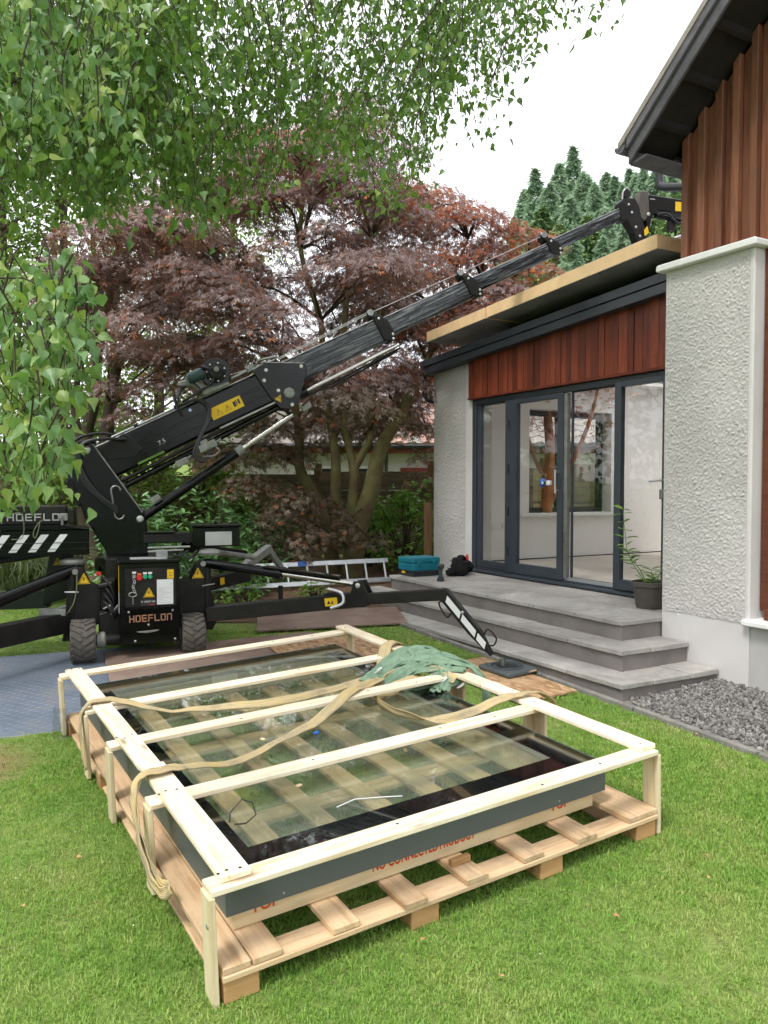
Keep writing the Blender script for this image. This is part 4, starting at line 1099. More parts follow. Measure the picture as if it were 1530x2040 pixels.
# clear wrapping at the far left corner
mb = MB(); rr = random.Random(2); K, H_ = 9, 7
for j in range(H_):
    for i in range(K):
        a = math.pi*0.5 + i*math.pi*1.3/(K-1)
        r = 0.045 + 0.03*(1-j/H_) + rr.uniform(-.012, .012)
        mb.v.append((-0.015 + r*math.cos(a)*0.9, 2.95 + r*1.2*math.sin(a), 0.005 + j*0.032 + rr.uniform(-.006, .006)))
mb.f = [(j*K+i, j*K+i+1, (j+1)*K+i+1, (j+1)*K+i) for j in range(H_-1) for i in range(K-1)]
tag(mb.obj('plastic_wrap', M['film'], None, CM, smooth=True), 'torn clear plastic wrap around the far corner post of the crate', 'plastic wrap')

# ---------------------------------------------------------------- the spider crane
KM = Matrix.Rotation(RAD(20), 4, 'Z'); KM.translation = Vector((-2.15, 7.05, 0.09))
crane = thing('spider_crane', 'black wheeled mini crane with spread outriggers and raised telescopic boom', 'crane', KM)
KI = KM.inverted()
B0 = Vector((-2.69958, 7.30, 1.90871)); HD = RAD(14.5); EL = RAD(26.4)
TM = KI @ (Matrix.Translation(B0) @ Matrix.Rotation(HD, 4, 'Z'))                   # turret: x along boom heading, z up
BM = TM @ Matrix.Rotation(-EL, 4, 'Y')                                             # boom: x along the boom
def part(name, mb, m, Mx=None, bevel=0.0, smooth=False, parent=None, seg=1):
    return mb.obj(name, m, parent or crane, Mx, smooth, bevel, seg)
def bolt(p, d, r=0.012, Mx=None, parent=None, m='bolt', name='bolt', h=0.008):
    return part(name, MB().lathe([(r, 0), (r, h*0.6), (r*0.6, h)], 10), M[m], (Mx or I4) @ frame(p, Vector(d).orthogonal(), d), parent=parent, smooth=False)

def strokes(name, s, m, parent, Mx, h, w, gap, t, style=0):
    """squared technical lettering made of flat bars"""
    G = {'H': [(0,0,0,1),(1,0,1,1),(0,.5,1,.5)], 'O': [(0,0,0,1),(1,0,1,1),(0,0,1,0),(0,1,1,1)], 'E': [(0,0,0,1),(0,0,1,0),(0,1,1,1),(0,.5,.9,.5)],
         'F': [(0,0,0,1),(0,1,1,1),(0,.5,.9,.5)], 'L': [(0,0,0,1),(0,0,1,0)], 'N': [(0,0,0,1),(1,0,1,1),(0,1,1,1)]}
    mb = MB(); x = 0
    for ch in s:
        for a, b, c, d in G[ch]:
            x0, x1 = sorted((x + a*w, x + c*w)); y0, y1 = sorted((b*h, d*h))
            mb.box(x0 - t/2, x1 + t/2, y0 - t/2, y1 + t/2, 0, 0.0015)
        x += w + gap
    o = mb.obj(name, m, parent, Mx)
    tag(o, kind='stuff'); return o

# boom: five telescopic sections, each with side ribs
secs = [('boom_section', -0.10, 1.95, -0.322, -0.005, 0.105, 'black'), ('boom_section', 1.90, 3.06, -0.252, -0.012, 0.086, 'boom'), ('boom_section', 3.02, 4.10, -0.222, -0.030, 0.071, 'boom'),
        ('boom_section', 4.06, 5.12, -0.185, -0.038, 0.057, 'boom'), ('boom_section', 5.08, 6.06, -0.140, -0.022, 0.044, 'boom')]
for nm, x0, x1, z0, z1, hw_, mt in secs:
    c = 0.022; h = z1 - z0
    prof = [(-hw_, z0+c), (-hw_+c, z0), (hw_-c, z0), (hw_, z0+c), (hw_, z1-c), (hw_-c, z1), (-hw_+c, z1), (-hw_, z1-c)]
    n = 8
    V = [(x0, y, z) for y, z in prof] + [(x1, y, z) for y, z in prof]
    mb = MB().add(V, [tuple(range(n)), tuple(range(2*n-1, n-1, -1))] + [(i, i+n, (i+1) % n+n, (i+1) % n) for i in range(n)])
    o = part(nm, mb, M[mt], BM, 0.003)
    for fz in (0.30, 0.62):
        part('side_rib', MB().box(x0+0.01, x1-0.01, -hw_-0.003, -hw_+0.001, z0+h*fz-0.003, z0+h*fz+0.003), M['blackmat'], BM)
    part('edge_rail', MB().tube([(x0+0.02, -hw_+0.012, z1+0.002), (x1-0.02, -hw_+0.012, z1+0.002)], 0.005, 6), M['steel'], BM, smooth=True)
# collars at the section ends, with pads and pins
for x, z0, z1, hw_ in ((3.03, -0.275, 0.04, 0.105), (4.07, -0.24, 0.03, 0.088), (5.09, -0.205, 0.025, 0.072)):
    part('collar', MB().prism([(x-0.06, z0+0.05), (x+0.02, z0), (x+0.075, z0+0.03), (x+0.06, z1-0.10), (x-0.01, z1-0.02), (x-0.07, z1-0.01)], -hw_, hw_), M['blackmat'], BM, 0.006)
    part('sheave_bracket', MB().prism([(x-0.10, z1-0.02), (x-0.01, z1-0.02), (x-0.015, z1+0.045), (x-0.05, z1+0.065), (x-0.09, z1+0.04)], -0.045, 0.045), M['blackmat'], BM, 0.006)
    part('sheave', MB().lathe([(0.032, -0.012), (0.024, -0.004), (0.024, 0.004), (0.032, 0.012)], 18), M['steel'], BM @ frame((x-0.055, -0.052, z1+0.03), (1, 0, 0), (0, -1, 0)), smooth=True)
    for px, pz in ((x+0.045, z0+0.06), (x-0.02, z1-0.06), (x+0.03, z0+0.02)): bolt((px, -hw_-0.001, pz), (0, -1, 0), 0.013, BM)
part('wire_rope', MB().tube([(1.95, -0.03, 0.028), (2.97, -0.03, 0.068), (4.01, -0.03, 0.058), (5.03, -0.03, 0.052)], 0.005, 6), M['steel'], BM, smooth=True)
part('wire_rope', MB().tube([(1.45, -0.02, 0.09), (1.72, -0.02, 0.055), (2.0, -0.02, 0.045), (2.95, -0.02, 0.085)], 0.004, 6), M['steel'], BM, smooth=True)
# bracket plate near the end of the base section
part('boom_bracket', MB().prism([(1.66, 0.03), (1.80, 0.05), (2.14, -0.11), (2.15, -0.16), (2.06, -0.27), (1.93, -0.42), (1.83, -0.45), (1.74, -0.40), (1.70, -0.26)], -0.128, 0.128), M['black'], BM, 0.006)
part('bracket_rim', MB().tube([(1.80, -0.13, 0.05), (2.14, -0.13, -0.11)], 0.005, 6), M['steel'], BM)
for p in ((2.10, -0.125), (1.86, -0.415), (1.78, -0.02), (1.72, -0.10), (1.80, -0.24)): bolt((p[0], -0.129, p[1]), (0, -1, 0), 0.018, BM)
part('work_lamp', MB().lathe([(0.052, 0), (0.056, 0.02), (0.048, 0.035), (0.02, 0.040)], 8), M['castgrey'], BM @ frame((1.88, -0.13, -0.305), (1, 0, 0.3), (0, -1, 0)), 0.004)
part('sensor_box', MB().box(-0.05, 0.05, -0.03, 0.03, -0.028, 0.028), M['castgrey'], BM @ frame((1.99, -0.02, -0.49), (1, 0, 0.2), (0, 0, 1)), 0.006)
# stickers on the boom
def tri_sticker(parent, Mx, s, mark='bolt'):
    st = bpy.data.objects.new('warning_sticker', None); link(st, parent, Mx)
    MB().prism([(-s, -s*0.85), (s, -s*0.85), (0.06*s, s*0.9), (-0.06*s, s*0.9)], -0.0012, 0).obj('triangle', M['yellow'], st)
    mb = MB().prism([(-s*0.13, s*0.25), (s*0.10, s*0.30), (0.0, -0.02*s), (s*0.16, -0.02*s), (-s*0.08, -s*0.55), (-0.02*s, -s*0.16), (-s*0.17, -s*0.16)], -0.0022, -0.0014)
    for a, b in (((-s*.8, -s*.72), (s*.8, -s*.72)), ((-s*.8, -s*.72), (0, s*.72)), ((s*.8, -s*.72), (0, s*.72))):
        mb.tube([(a[0], -0.0016, a[1]), (b[0], -0.0016, b[1])], s*0.035, 4)
    mb.obj('symbol', M['inkblack'], st)
    return st
part('sticker', MB().box(1.13, 1.45, -0.1085, -0.1070, -0.235, -0.125), M['yellow'], BM, 0.0004)
tri_sticker(crane, BM @ Matrix.Translation((1.21, -0.1088, -0.182)), 0.038)
tri_sticker(crane, BM @ Matrix.Translation((1.30, -0.1088, -0.182)), 0.038)
part('pictogram', MB().box(1.36, 1.385, -0.1092, -0.1086, -0.205, -0.155).box(1.39, 1.40, -0.1092, -0.1086, -0.20, -0.15).box(1.41, 1.43, -0.1092, -0.1086, -0.195, -0.15), M['inkblack'], BM)
tri_sticker(crane, BM @ Matrix.Translation((1.775, -0.1295, -0.305)) @ Matrix.Rotation(0.9, 4, 'Y'), 0.036)
part('blue_badge', MB().lathe([(0.019, 0), (0.019, 0.002), (0.004, 0.003)], 18), M['blue'], BM @ frame((0.98, -0.107, -0.06), (1, 0, 0), (0, -1, 0)))
part('badge_ring', MB().lathe([(0.012, 0), (0.012, 0.001)], 14), M['white'], BM @ frame((0.98, -0.1101, -0.06), (1, 0, 0), (0, -1, 0)))
text('lettering', '7.5', M['greyletter'], crane, BM @ frame((0.62, -0.1062, -0.215), (1, 0, 0), (0, -1, 0)), 0.06, 0.0005, 0.001)
part('seam', MB().box(0.05, 1.66, -0.1068, -0.1052, -0.150, -0.146), M['blackmat'], BM)
# boom foot and dark cut-out shoulder
part('boom_foot', MB().prism([(-0.30, -0.42), (-0.10, -0.46), (0.10, -0.40), (0.10, 0.06), (-0.06, 0.07), (-0.30, -0.18)], -0.09, 0.09), M['black'], BM, 0.01)
part('shoulder_plate', MB().prism([(0.06, -0.02), (0.36, 0.0), (0.40, -0.06), (0.44, -0.20), (0.34, -0.235), (0.12, -0.16)], -0.118, -0.106), M['blackmat'], BM, 0.006)
# extension cylinders under the boom
part('cylinder_barrel', MB().tube([(0.15, -0.05, -0.43), (1.95, -0.05, -0.372)], 0.028, 14), M['black'], BM, smooth=True)
part('cylinder_barrel', MB().tube([(0.15, -0.085, -0.375), (2.0, -0.085, -0.325)], 0.017, 12), M['blackmat'], BM, smooth=True)
part('cylinder_rod', MB().tube([(2.02, -0.06, -0.352), (3.10, -0.06, -0.326)], 0.021, 14), M['chrome'], BM, smooth=True)
part('rod_guide', MB().tube([(1.98, -0.06, -0.400), (3.10, -0.06, -0.365)], 0.012, 10), M['blackmat'], BM, smooth=True)
part('rod_guide', MB().tube([(2.3, 0.06, -0.42), (3.10, 0.06, -0.375)], 0.010, 10), M['blackmat'], BM, smooth=True)
part('cylinder_gland', MB().tube([(1.97, -0.06, -0.352), (2.06, -0.06, -0.350)], 0.036, 14), M['black'], BM, smooth=True)
part('slide_bar', MB().box(1.15, 1.72, -0.13, -0.09, -0.335, -0.318), M['steel'], BM)
part('gauge_strip', MB().box(0.34, 0.60, -0.1068, -0.106, -0.312, -0.290), M['lime'], BM)
# lift cylinder
part('lift_cylinder', MB().tube([(0.455, -0.07, -0.623), (1.36, -0.07, 0.015)], 0.042, 18), M['black'], TM, smooth=True)
part('lift_cylinder', MB().tube([(0.455, 0.07, -0.623), (1.36, 0.07, 0.015)], 0.042, 18), M['black'], TM, smooth=True)
part('lift_rod', MB().tube([(1.36, -0.07, 0.015), (1.86, -0.07, 0.367)], 0.025, 14), M['chrome'], TM, smooth=True)
part('lift_rod', MB().tube([(1.36, 0.07, 0.015), (1.86, 0.07, 0.367)], 0.025, 14), M['chrome'], TM, smooth=True)
part('cylinder_gland', MB().tube([(1.33, -0.07, -0.006), (1.39, -0.07, 0.036)], 0.047, 18), M['castgrey'], TM, smooth=True)
part('valve_block', MB().box(-0.06, 0.06, -0.035, 0.035, -0.03, 0.03).tube([(-.06, 0, 0), (-.1, 0, -.02)], 0.014, 8).tube([(.06, 0, .01), (.1, 0, .02)], 0.014, 8), M['castgrey'], TM @ frame((0.83, -0.15, -0.10), (0.9, 0, 0.42), (0, 0, 1)), 0.006)
part('valve_block', MB().box(-0.045, 0.045, -0.03, 0.03, -0.025, 0.03).tube([(-.04, 0, .03), (-.05, 0, .06)], 0.012, 8), M['castgrey'], TM @ frame((0.59, -0.13, -0.44), (0.8, 0, 0.55), (0, 0, 1)), 0.006)
# turret column: two cheek plates with pin and cut slot
for yy in (-0.155, 0.125):
    part('turret_plate', MB().prism([(-0.115, 0.045), (-0.05, 0.085), (0.05, 0.06), (0.475, -0.56), (0.505, -0.66), (0.525, -1.02), (0.215, -1.02), (-0.02, -0.60), (-0.12, -0.28)], yy, yy+0.03), M['black'], TM, 0.006)
part('turret_web', MB().prism([(-0.06, -0.25), (0.25, -0.45), (0.46, -0.66), (0.50, -1.015), (0.24, -1.015)], -0.124, 0.124), M['blackmat'], TM)
part('plate_edge', MB().tube([(0.05, -0.160, 0.06), (0.475, -0.160, -0.56)], 0.007, 6), M['steel'], TM, smooth=True)
bolt((0, -0.156, 0), (0, -1, 0), 0.038, TM, h=0.03, name='pivot_pin'); bolt((0.455, -0.156, -0.623), (0, -1, 0), 0.034, TM, h=0.03, name='pivot_pin')
sl = [(0.245 + 0.040*math.cos(a) + (0.03 if math.sin(a) < 0 else 0), -0.158, -0.47 + 0.11*math.copysign(1, math.sin(a))*1.0 + 0.040*math.sin(a)) for a in [k*2*math.pi/20 for k in range(21)]]
part('slot_rim', MB().tube(sl, 0.0075, 6, cap=False), M['steel'], TM, smooth=True)
# hoses
def hose(pts, r=0.014, Mx=TM, m='hose'):
    return part('hose', MB().tube(spline(pts, 7), r, 8), M[m], Mx, smooth=True)
for k in range(3):
    d = 0.022*k
    hose([(0.34, -0.13-d, 0.10), (0.16, -0.15-d, 0.10), (0.0, -0.17-d, 0.075-d*0.3), (-0.09+d, -0.19-d*0.4, -0.03), (-0.085+d, -0.20, -0.16), (0.0+d, -0.20, -0.32), (0.12+d, -0.20, -0.45), (0.26, -0.17, -0.56+d)], 0.013)
hose([(0.30, 0.0, 0.13), (0.1, 0.0, 0.16), (-0.1, -0.02, 0.10), (-0.18, -0.03, -0.05), (-0.17, -0.03, -0.2)], 0.013)
for k in range(3):
    part('hose_pipe', MB().tube([(0.24, -0.06+0.028*k, 0.018), (1.02, -0.06+0.028*k, 0.018)], 0.010, 8), M['alum' if k != 1 else 'hose'], BM, smooth=True)
part('pipe_clamp', MB().box(0.46, 0.50, -0.09, 0.03, 0.0, 0.036), M['blackmat'], BM, 0.004)
part('pipe_clamp', MB().box(0.86, 0.90, -0.09, 0.03, 0.0, 0.036), M['blackmat'], BM, 0.004)
hr = [(0.90 + 0.012*math.cos(a), -0.03 + 0.095*math.cos(a), 0.0 + 0.115*math.sin(a)) for a in [k*2*math.pi/16 for k in range(17)]]
part('hose_ring', MB().tube(hr, 0.010, 6, cap=False), M['hose'], BM, smooth=True)
for k in range(2):
    d = 0.020*k
    hose([(0.90, -0.11-d, 0.02), (1.06+d, -0.13, -0.0), (1.13+d, -0.15, -0.10), (1.07+d, -0.16, -0.22), (0.93+d, -0.17, -0.33), (0.82+d, -0.18, -0.44-d), (0.86+d, -0.17, -0.52-d), (0.98, -0.15, -0.47-d)], 0.012, BM)
part('valve_block', MB().box(-0.085, 0.085, -0.035, 0.035, -0.035, 0.035).box(-0.05, 0.02, -0.03, 0.03, 0.035, 0.065).tube([(.085, 0, 0), (.14, 0, 0.005)], 0.012, 8).tube([(-.085, 0, -.01), (-.13, 0, -.015)], 0.014, 8), M['castgrey'], BM @ frame((0.97, -0.15, -0.425), (1, 0, 0), (0, 0, 1)), 0.006)
part('pipe_loop', MB().tube(spline([(1.03, -0.17, -0.46), (1.05, -0.17, -0.51), (0.98, -0.17, -0.53), (0.90, -0.17, -0.50)], 5), 0.008, 6), M['castgrey'], BM, smooth=True)
for k in range(3): hose([(0.92, -0.05+0.03*k, 0.05), (0.96, -0.05+0.03*k, 0.12+0.012*k), (1.06, -0.05+0.03*k, 0.16+0.01*k), (1.18, -0.06+0.03*k, 0.13)], 0.010, BM)
hose([(0.95, -0.10, 0.04), (1.12, -0.12, 0.055), (1.28, -0.13, 0.09), (1.32, -0.14, 0.18), (1.24, -0.14, 0.26)], 0.012, BM)
# winch on top of the base section
part('winch_drum', MB().lathe([(0.135, -0.085), (0.135, -0.065), (0.075, -0.06), (0.075, 0.06), (0.135, 0.065), (0.135, 0.085)], 28), M['black'], BM @ frame((1.35, 0, 0.155), (1, 0, 0), (0, -1, 0)), 0.003)
part('rope_coil', MB().lathe([(0.10+0.004*(k % 2), -0.058+k*0.0083) for k in range(15)], 28), M['steel'], BM @ frame((1.35, 0, 0.155), (1, 0, 0), (0, -1, 0)))
part('winch_gearbox', MB().lathe([(0.095, 0), (0.095, 0.035), (0.06, 0.05), (0.055, 0.07)], 24), M['blackmat'], BM @ frame((1.35, -0.086, 0.155), (1, 0, 0), (0, -1, 0)), 0.003)
part('winch_hub', MB().lathe([(0.024, 0), (0.024, 0.012), (0.012, 0.016)], 16), M['castgrey'], BM @ frame((1.36, -0.157, 0.175), (1, 0, 0), (0, -1, 0)))
for k in range(7): bolt((1.35 + 0.085*math.cos(k*0.9), -0.122, 0.155 + 0.085*math.sin(k*0.9)), (0, -1, 0), 0.009, BM)
part('winch_motor', MB().lathe([(0.05, 0), (0.055, 0.02), (0.055, 0.13), (0.04, 0.155)], 20), M['drillgreen'], BM @ frame((1.24, -0.10, 0.20), (0, 0, 1), (-0.93, -0.1, 0.30)), smooth=True)
part('winch_bracket', MB().prism([(0.98, 0.20), (1.0, 0.225), (1.14, 0.19), (1.22, 0.06), (1.42, 0.035), (1.42, 0.0), (1.16, 0.0), (1.10, 0.14), (0.99, 0.175)], -0.10, 0.0), M['castgrey'], BM, 0.012)
part('winch_lever', MB().tube([(1.12, -0.11, 0.16), (1.16, -0.12, 0.05), (1.06, -0.12, -0.0)], 0.008, 6), M['blackmat'], BM, smooth=True)
part('rope_guide', MB().tube([(1.46, -0.03, 0.05), (1.68, -0.03, 0.055)], 0.014, 8).tube([(1.64, -0.10, 0.07), (1.64, 0.06, 0.07)], 0.016, 10), M['steel'], BM, smooth=True)
part('rope_roller', MB().box(1.64, 1.70, -0.09, 0.06, 0.03, 0.095).tube([(1.62, -0.09, 0.04), (1.9, -0.09, 0.035)], 0.011, 8), M['castgrey'], BM, 0.008)
part('rope_guide', MB().tube([(1.75, -0.06, 0.10), (1.95, -0.06, 0.06)], 0.012, 8), M['steel'], BM, smooth=True)
# boom head and knuckle jib over the roof
JM = TM
part('boom_head', MB().prism([(5.36, 2.70), (5.40, 2.745), (5.54, 2.76), (5.60, 2.66), (5.63, 2.55), (5.68, 2.40), (5.72, 2.26), (5.60, 2.23), (5.53, 2.40), (5.44, 2.52), (5.38, 2.50)], -0.06, 0.06), M['blackmat'], JM, 0.008)
part('head_sheave', MB().lathe([(0.045, -0.015), (0.03, -0.004), (0.03, 0.004), (0.045, 0.015)], 18), M['blackmat'], JM @ frame((5.45, -0.03, 2.80), (1, 0, 0), (0, -1, 0)))
part('head_hook', MB().tube(spline([(5.40, -0.03, 2.74), (5.42, -0.03, 2.83), (5.46, -0.03, 2.86), (5.49, -0.03, 2.80), (5.47, -0.03, 2.74)], 5), 0.012, 6), M['steel'], JM, smooth=True)
for p in ((5.55, 2.45), (5.50, 2.60), (5.46, 2.68), (5.60, 2.36)): bolt((p[0], -0.061, p[1]), (0, -1, 0), 0.014, JM)
part('jib_head', MB().prism([(5.60, 2.84), (5.70, 2.85), (5.72, 2.62), (5.66, 2.52), (5.60, 2.56), (5.57, 2.70)], -0.06, 0.06), M['pot'], JM, 0.01)
part('jib_beam', MB().prism([(5.68, 2.80), (5.72, 2.815), (7.2, 2.74), (7.2, 2.60), (5.82, 2.655), (5.76, 2.60), (5.73, 2.46), (5.69, 2.43), (5.67, 2.60)], -0.055, 0.055), M['black'], JM, 0.008)
part('jib_line', MB().box(5.72, 5.78, -0.0575, -0.0555, 2.762, 2.770), M['greyletter'], JM)
bolt((5.70, -0.056, 2.60), (0, -1, 0), 0.020, JM, h=0.012, name='pivot_pin')
part('jib_cylinder', MB().tube([(5.80, -0.03, 2.60), (7.0, -0.03, 2.52)], 0.028, 12), M['black'], JM, smooth=True)
part('jib_clamp', MB().box(5.98, 6.04, -0.06, 0.03, 2.46, 2.60), M['blackmat'], JM, 0.006)
hose([(5.80, -0.07, 2.60), (5.92, -0.075, 2.62), (6.05, -0.075, 2.53), (6.2, -0.07, 2.55), (6.4, -0.06, 2.58)], 0.012, JM)
part('jib_rod', MB().tube([(6.0, -0.06, 2.36), (6.7, -0.06, 2.62)], 0.020, 10), M['chrome'], JM, smooth=True)
part('jib_rod', MB().tube([(6.02, 0.02, 2.34), (6.7, 0.02, 2.58)], 0.016, 10), M['steel'], JM, smooth=True)
part('sticker', MB().box(6.03, 6.15, -0.0575, -0.0555, 2.665, 2.765), M['yellow'], JM)
part('sticker', MB().prism([(5.65, 2.36), (5.70, 2.40), (5.68, 2.47), (5.64, 2.42)], -0.075, -0.072), M['yellow'], JM)

# ---- chassis: control cabinet
part('cabinet', MB().box(-0.195, 0.300, -0.30, 0.10, 0.155, 0.845), M['black'], None, 0.008)
part('cabinet_lid', MB().prism([(-0.215, 0.846), (0.315, 0.846), (0.300, 0.872), (-0.20, 0.872)], -0.335, 0.10), M['black'], None, 0.006)
part('lid_label', MB().box(-0.10, 0.20, -0.25, -0.05, 0.8725, 0.874), M['greyletter'])
cd = bpy.data.objects.new('control_panel', None); link(cd, crane)
MB().box(-0.150, 0.272, -0.318, -0.301, 0.470, 0.805).obj('panel', M['blackmat'], cd, bevel=0.006)
for k in range(6): MB().tube([(-0.10+k*0.058, -0.312, 0.462), (-0.06+k*0.058, -0.312, 0.462)], 0.008, 6).obj('hinge', M['black'], cd)
for xx, zz, mt, r in ((-0.075, 0.735, 'steel', 0.018), (-0.032, 0.722, 'red', 0.026), (0.013, 0.728, 'green_btn', 0.018), (0.055, 0.728, 'green_btn', 0.018)):
    MB().lathe([(r, 0), (r, 0.012), (r*0.8, 0.018)], 16).obj('button', M[mt], cd, frame((xx, -0.318, zz), (1, 0, 0), (0, -1, 0)), smooth=True)
    MB().box(xx-0.016, xx+0.016, -0.3195, -0.318, zz+0.022, zz+0.040).obj('button_label', M['orange' if mt == 'red' else 'whitefilm'], cd)
MB().box(0.195, 0.250, -0.3198, -0.318, 0.705, 0.785).obj('sticker', M['yellow'], cd)
text('lettering', '1-3', M['inkblack'], cd, frame((0.222, -0.3200, 0.745), (0, 0, -1), (0, -1, 0)), 0.03)
MB().box(0.110, 0.245, -0.3198, -0.318, 0.487, 0.700).obj('data_sheet', M['whitefilm'], cd)
mb = MB()
for k in range(10): mb.box(0.120, 0.165 + (0.06 if k % 3 == 0 else 0.03*(k % 2)), -0.3204, -0.320, 0.50+k*0.014, 0.503+k*0.014)
tag(mb.obj('print', M['greyletter'], cd), kind='stuff')
tri_sticker(cd, Matrix.Translation((0.045, -0.3185, 0.592)), 0.046)
MB().box(-0.02, 0.095, -0.3195, -0.318, 0.482, 0.535).obj('nameplate', M['plastic_dark'], cd)
text('lettering', 'H  APLIFT UK', M['whitefilm'], cd, frame((0.038, -0.3200, 0.515), (1, 0, 0), (0, -1, 0)), 0.020)
MB().box(0.04, 0.09, -0.3203, -0.3197, 0.487, 0.493).obj('print', M['red'], cd)
mb = MB()
for k in range(6): 
    c = Vector((-0.078 + 0.006*math.sin(k*1.5), -0.335, 0.712-k*0.021))
    mb.tube([c + Vector((0.009*math.cos(a), 0.004*math.sin(a*(1 if k % 2 else -1)), 0.014*math.sin(a))) for a in [q*2*math.pi/8 for q in range(9)]], 0.0028, 5)
mb.obj('key_chain', M['bolt'], cd, smooth=True)
MB().tube([(-0.088 + 0.032*math.cos(a), -0.333, 0.583 + 0.018*math.sin(a)) for a in [q*2*math.pi/14 for q in range(15)]], 0.0045, 6).tube([(-0.088, -0.333, 0.566), (-0.086, -0.333, 0.498)], 0.006, 6).obj('key', M['steel'], cd, smooth=True)
strokes('lettering', 'HOEFLON', M['copper'], crane, frame((-0.112, -0.3012, 0.345), (1, 0, 0.015), (0, -1, 0)), 0.050, 0.033, 0.0185, 0.009)
part('grip_handle', MB().prism([(-0.06, 0.262), (0.13, 0.270), (0.115, 0.256), (0.035, 0.244), (-0.04, 0.250)], -0.310, -0.3005), M['steel'], None, 0.003)
for p in ((-0.12, 0.43), (0.24, 0.43), (0.04, 0.315), (-0.07, 0.18), (0.26, 0.18)): bolt((p[0], -0.3005, p[1]), (0, -1, 0), 0.010)
part('side_sticker', MB().box(-0.1975, -0.1955, -0.29, -0.20, 0.60, 0.82), M['yellow'])
part('side_sticker', MB().box(-0.1975, -0.1955, -0.29, -0.20, 0.42, 0.595), M['whitefilm'])
# frame body, slew ring, engine bits behind the left wheel
part('chassis', MB().box(-0.36, 0.34, -0.12, 0.95, 0.20, 0.42), M['blackmat'], None, 0.01)
part('chassis_top', MB().box(-0.30, 0.32, 0.02, 0.70, 0.42, 0.86), M['blackmat'], None, 0.01)
TC = TM @ Vector((0.37, 0, -1.03))
part('slew_ring', MB().lathe([(0.30, -0.10), (0.32, -0.06), (0.32, -0.02), (0.26, 0.0)], 30), M['black'], Matrix.Translation(TC), 0.003)
part('turret_foot', MB().box(0.06, 0.62, -0.16, 0.16, -1.08, -0.97), M['black'], TM, 0.01)
for k in range(3): bolt((0.30 + k*0.085, -0.161, -0.99), (0, -1, 0), 0.016, TM)
part('motor_block', MB().box(-0.34, -0.22, -0.14, 0.05, 0.45, 0.70).box(-0.33, -0.26, -0.16, -0.05, 0.52, 0.60).tube([(-0.36, -0.14, 0.64), (-0.24, -0.16, 0.66)], 0.03, 10), M['blackmat'], None, 0.01)
part('fuse_cap', MB().box(-0.375, -0.335, -0.16, -0.13, 0.735, 0.765), M['red'], None, 0.004)
for k in range(5): part('fitting', MB().tube([(-0.35+0.03*k, -0.17, 0.40+0.05*(k % 3)), (-0.29+0.03*k, -0.18, 0.42+0.06*(k % 2))], 0.009, 8), M['steel' if k % 2 else 'hose'], None, smooth=True)
for k in range(4): hose([(-0.33, -0.12, 0.72-0.06*k), (-0.27, -0.19, 0.66-0.07*k), (-0.23, -0.16, 0.55-0.06*k), (-0.21, -0.10, 0.45)], 0.010, I4)
# wheels with lugs
def wheel(x, y, r, w, side):
    wh = bpy.data.objects.new('wheel', None); link(wh, crane, frame((x, y, r), (0, 1, 0), (1, 0, 0)))
    MB().lathe([(r*0.55, -w/2), (r*0.86, -w/2), (r*0.96, -w*0.36), (r*0.975, 0), (r*0.96, w*0.36), (r*0.86, w/2), (r*0.55, w/2)], 32).obj('tyre', M['rubber'], wh, smooth=True)
    lug = None
    for k in range(18):
        for s in (-1, 1):
            a = (k + (0.5 if s > 0 else 0))*2*math.pi/18
            mb = MB().box(-0.016, 0.016, -w*0.24, w*0.24, -0.007, 0.010)
            if lug is None: lug = mb.mesh('tread_lug', M['rubber'], bevel=0.004)
            Mx = Matrix.Rotation(a, 4, 'Z') @ Matrix.Translation((r*0.965, 0, s*w*0.24)) @ Matrix.Rotation(s*0.55, 4, 'X') @ Matrix.Rotation(math.pi/2, 4, 'Y')
            Mx = Matrix.Rotation(a, 4, 'Z') @ frame((r*0.965, 0, s*w*0.25), (0, 1, s*0.7), (1, 0, 0))
            link(bpy.data.objects.new('tread_lug', lug), wh, Mx)
    for k in range(14):
        MB().box(-0.016, 0.016, -0.016, 0.016, -0.004, 0.009).obj('tread_lug', M['rubber'], wh, Matrix.Rotation(k*2*math.pi/14, 4, 'Z') @ frame((r*0.972, 0, 0), (0, 1, 0), (1, 0, 0)), bevel=0.003)
    MB().lathe([(r*0.57, -w*0.40), (r*0.57, w*0.40), (r*0.45, w*0.30), (r*0.20, w*0.34), (r*0.16, w*0.55)], 24).obj('rim', M['blackmat'], wh, smooth=True)
    return wh
wheel(-0.485, -0.14, 0.180, 0.205, -1); wheel(0.425, -0.14, 0.180, 0.205, 1)
wheel(-0.485, 0.80, 0.180, 0.205, -1); wheel(0.425, 0.80, 0.180, 0.205, 1)
part('axle', MB().tube([(-0.42, -0.14, 0.18), (0.36, -0.14, 0.18)], 0.05, 12), M['blackmat'], None, smooth=True)
part('wheel_motor', MB().lathe([(0.07, 0), (0.07, 0.06), (0.05, 0.075)], 18), M['castgrey'], frame((-0.375, -0.14, 0.18), (0, 1, 0), (1, 0, 0)))
part('wheel_motor', MB().lathe([(0.07, 0), (0.07, 0.06), (0.05, 0.075)], 18), M['castgrey'], frame((0.318, -0.14, 0.18), (0, 1, 0), (-1, 0, 0)))
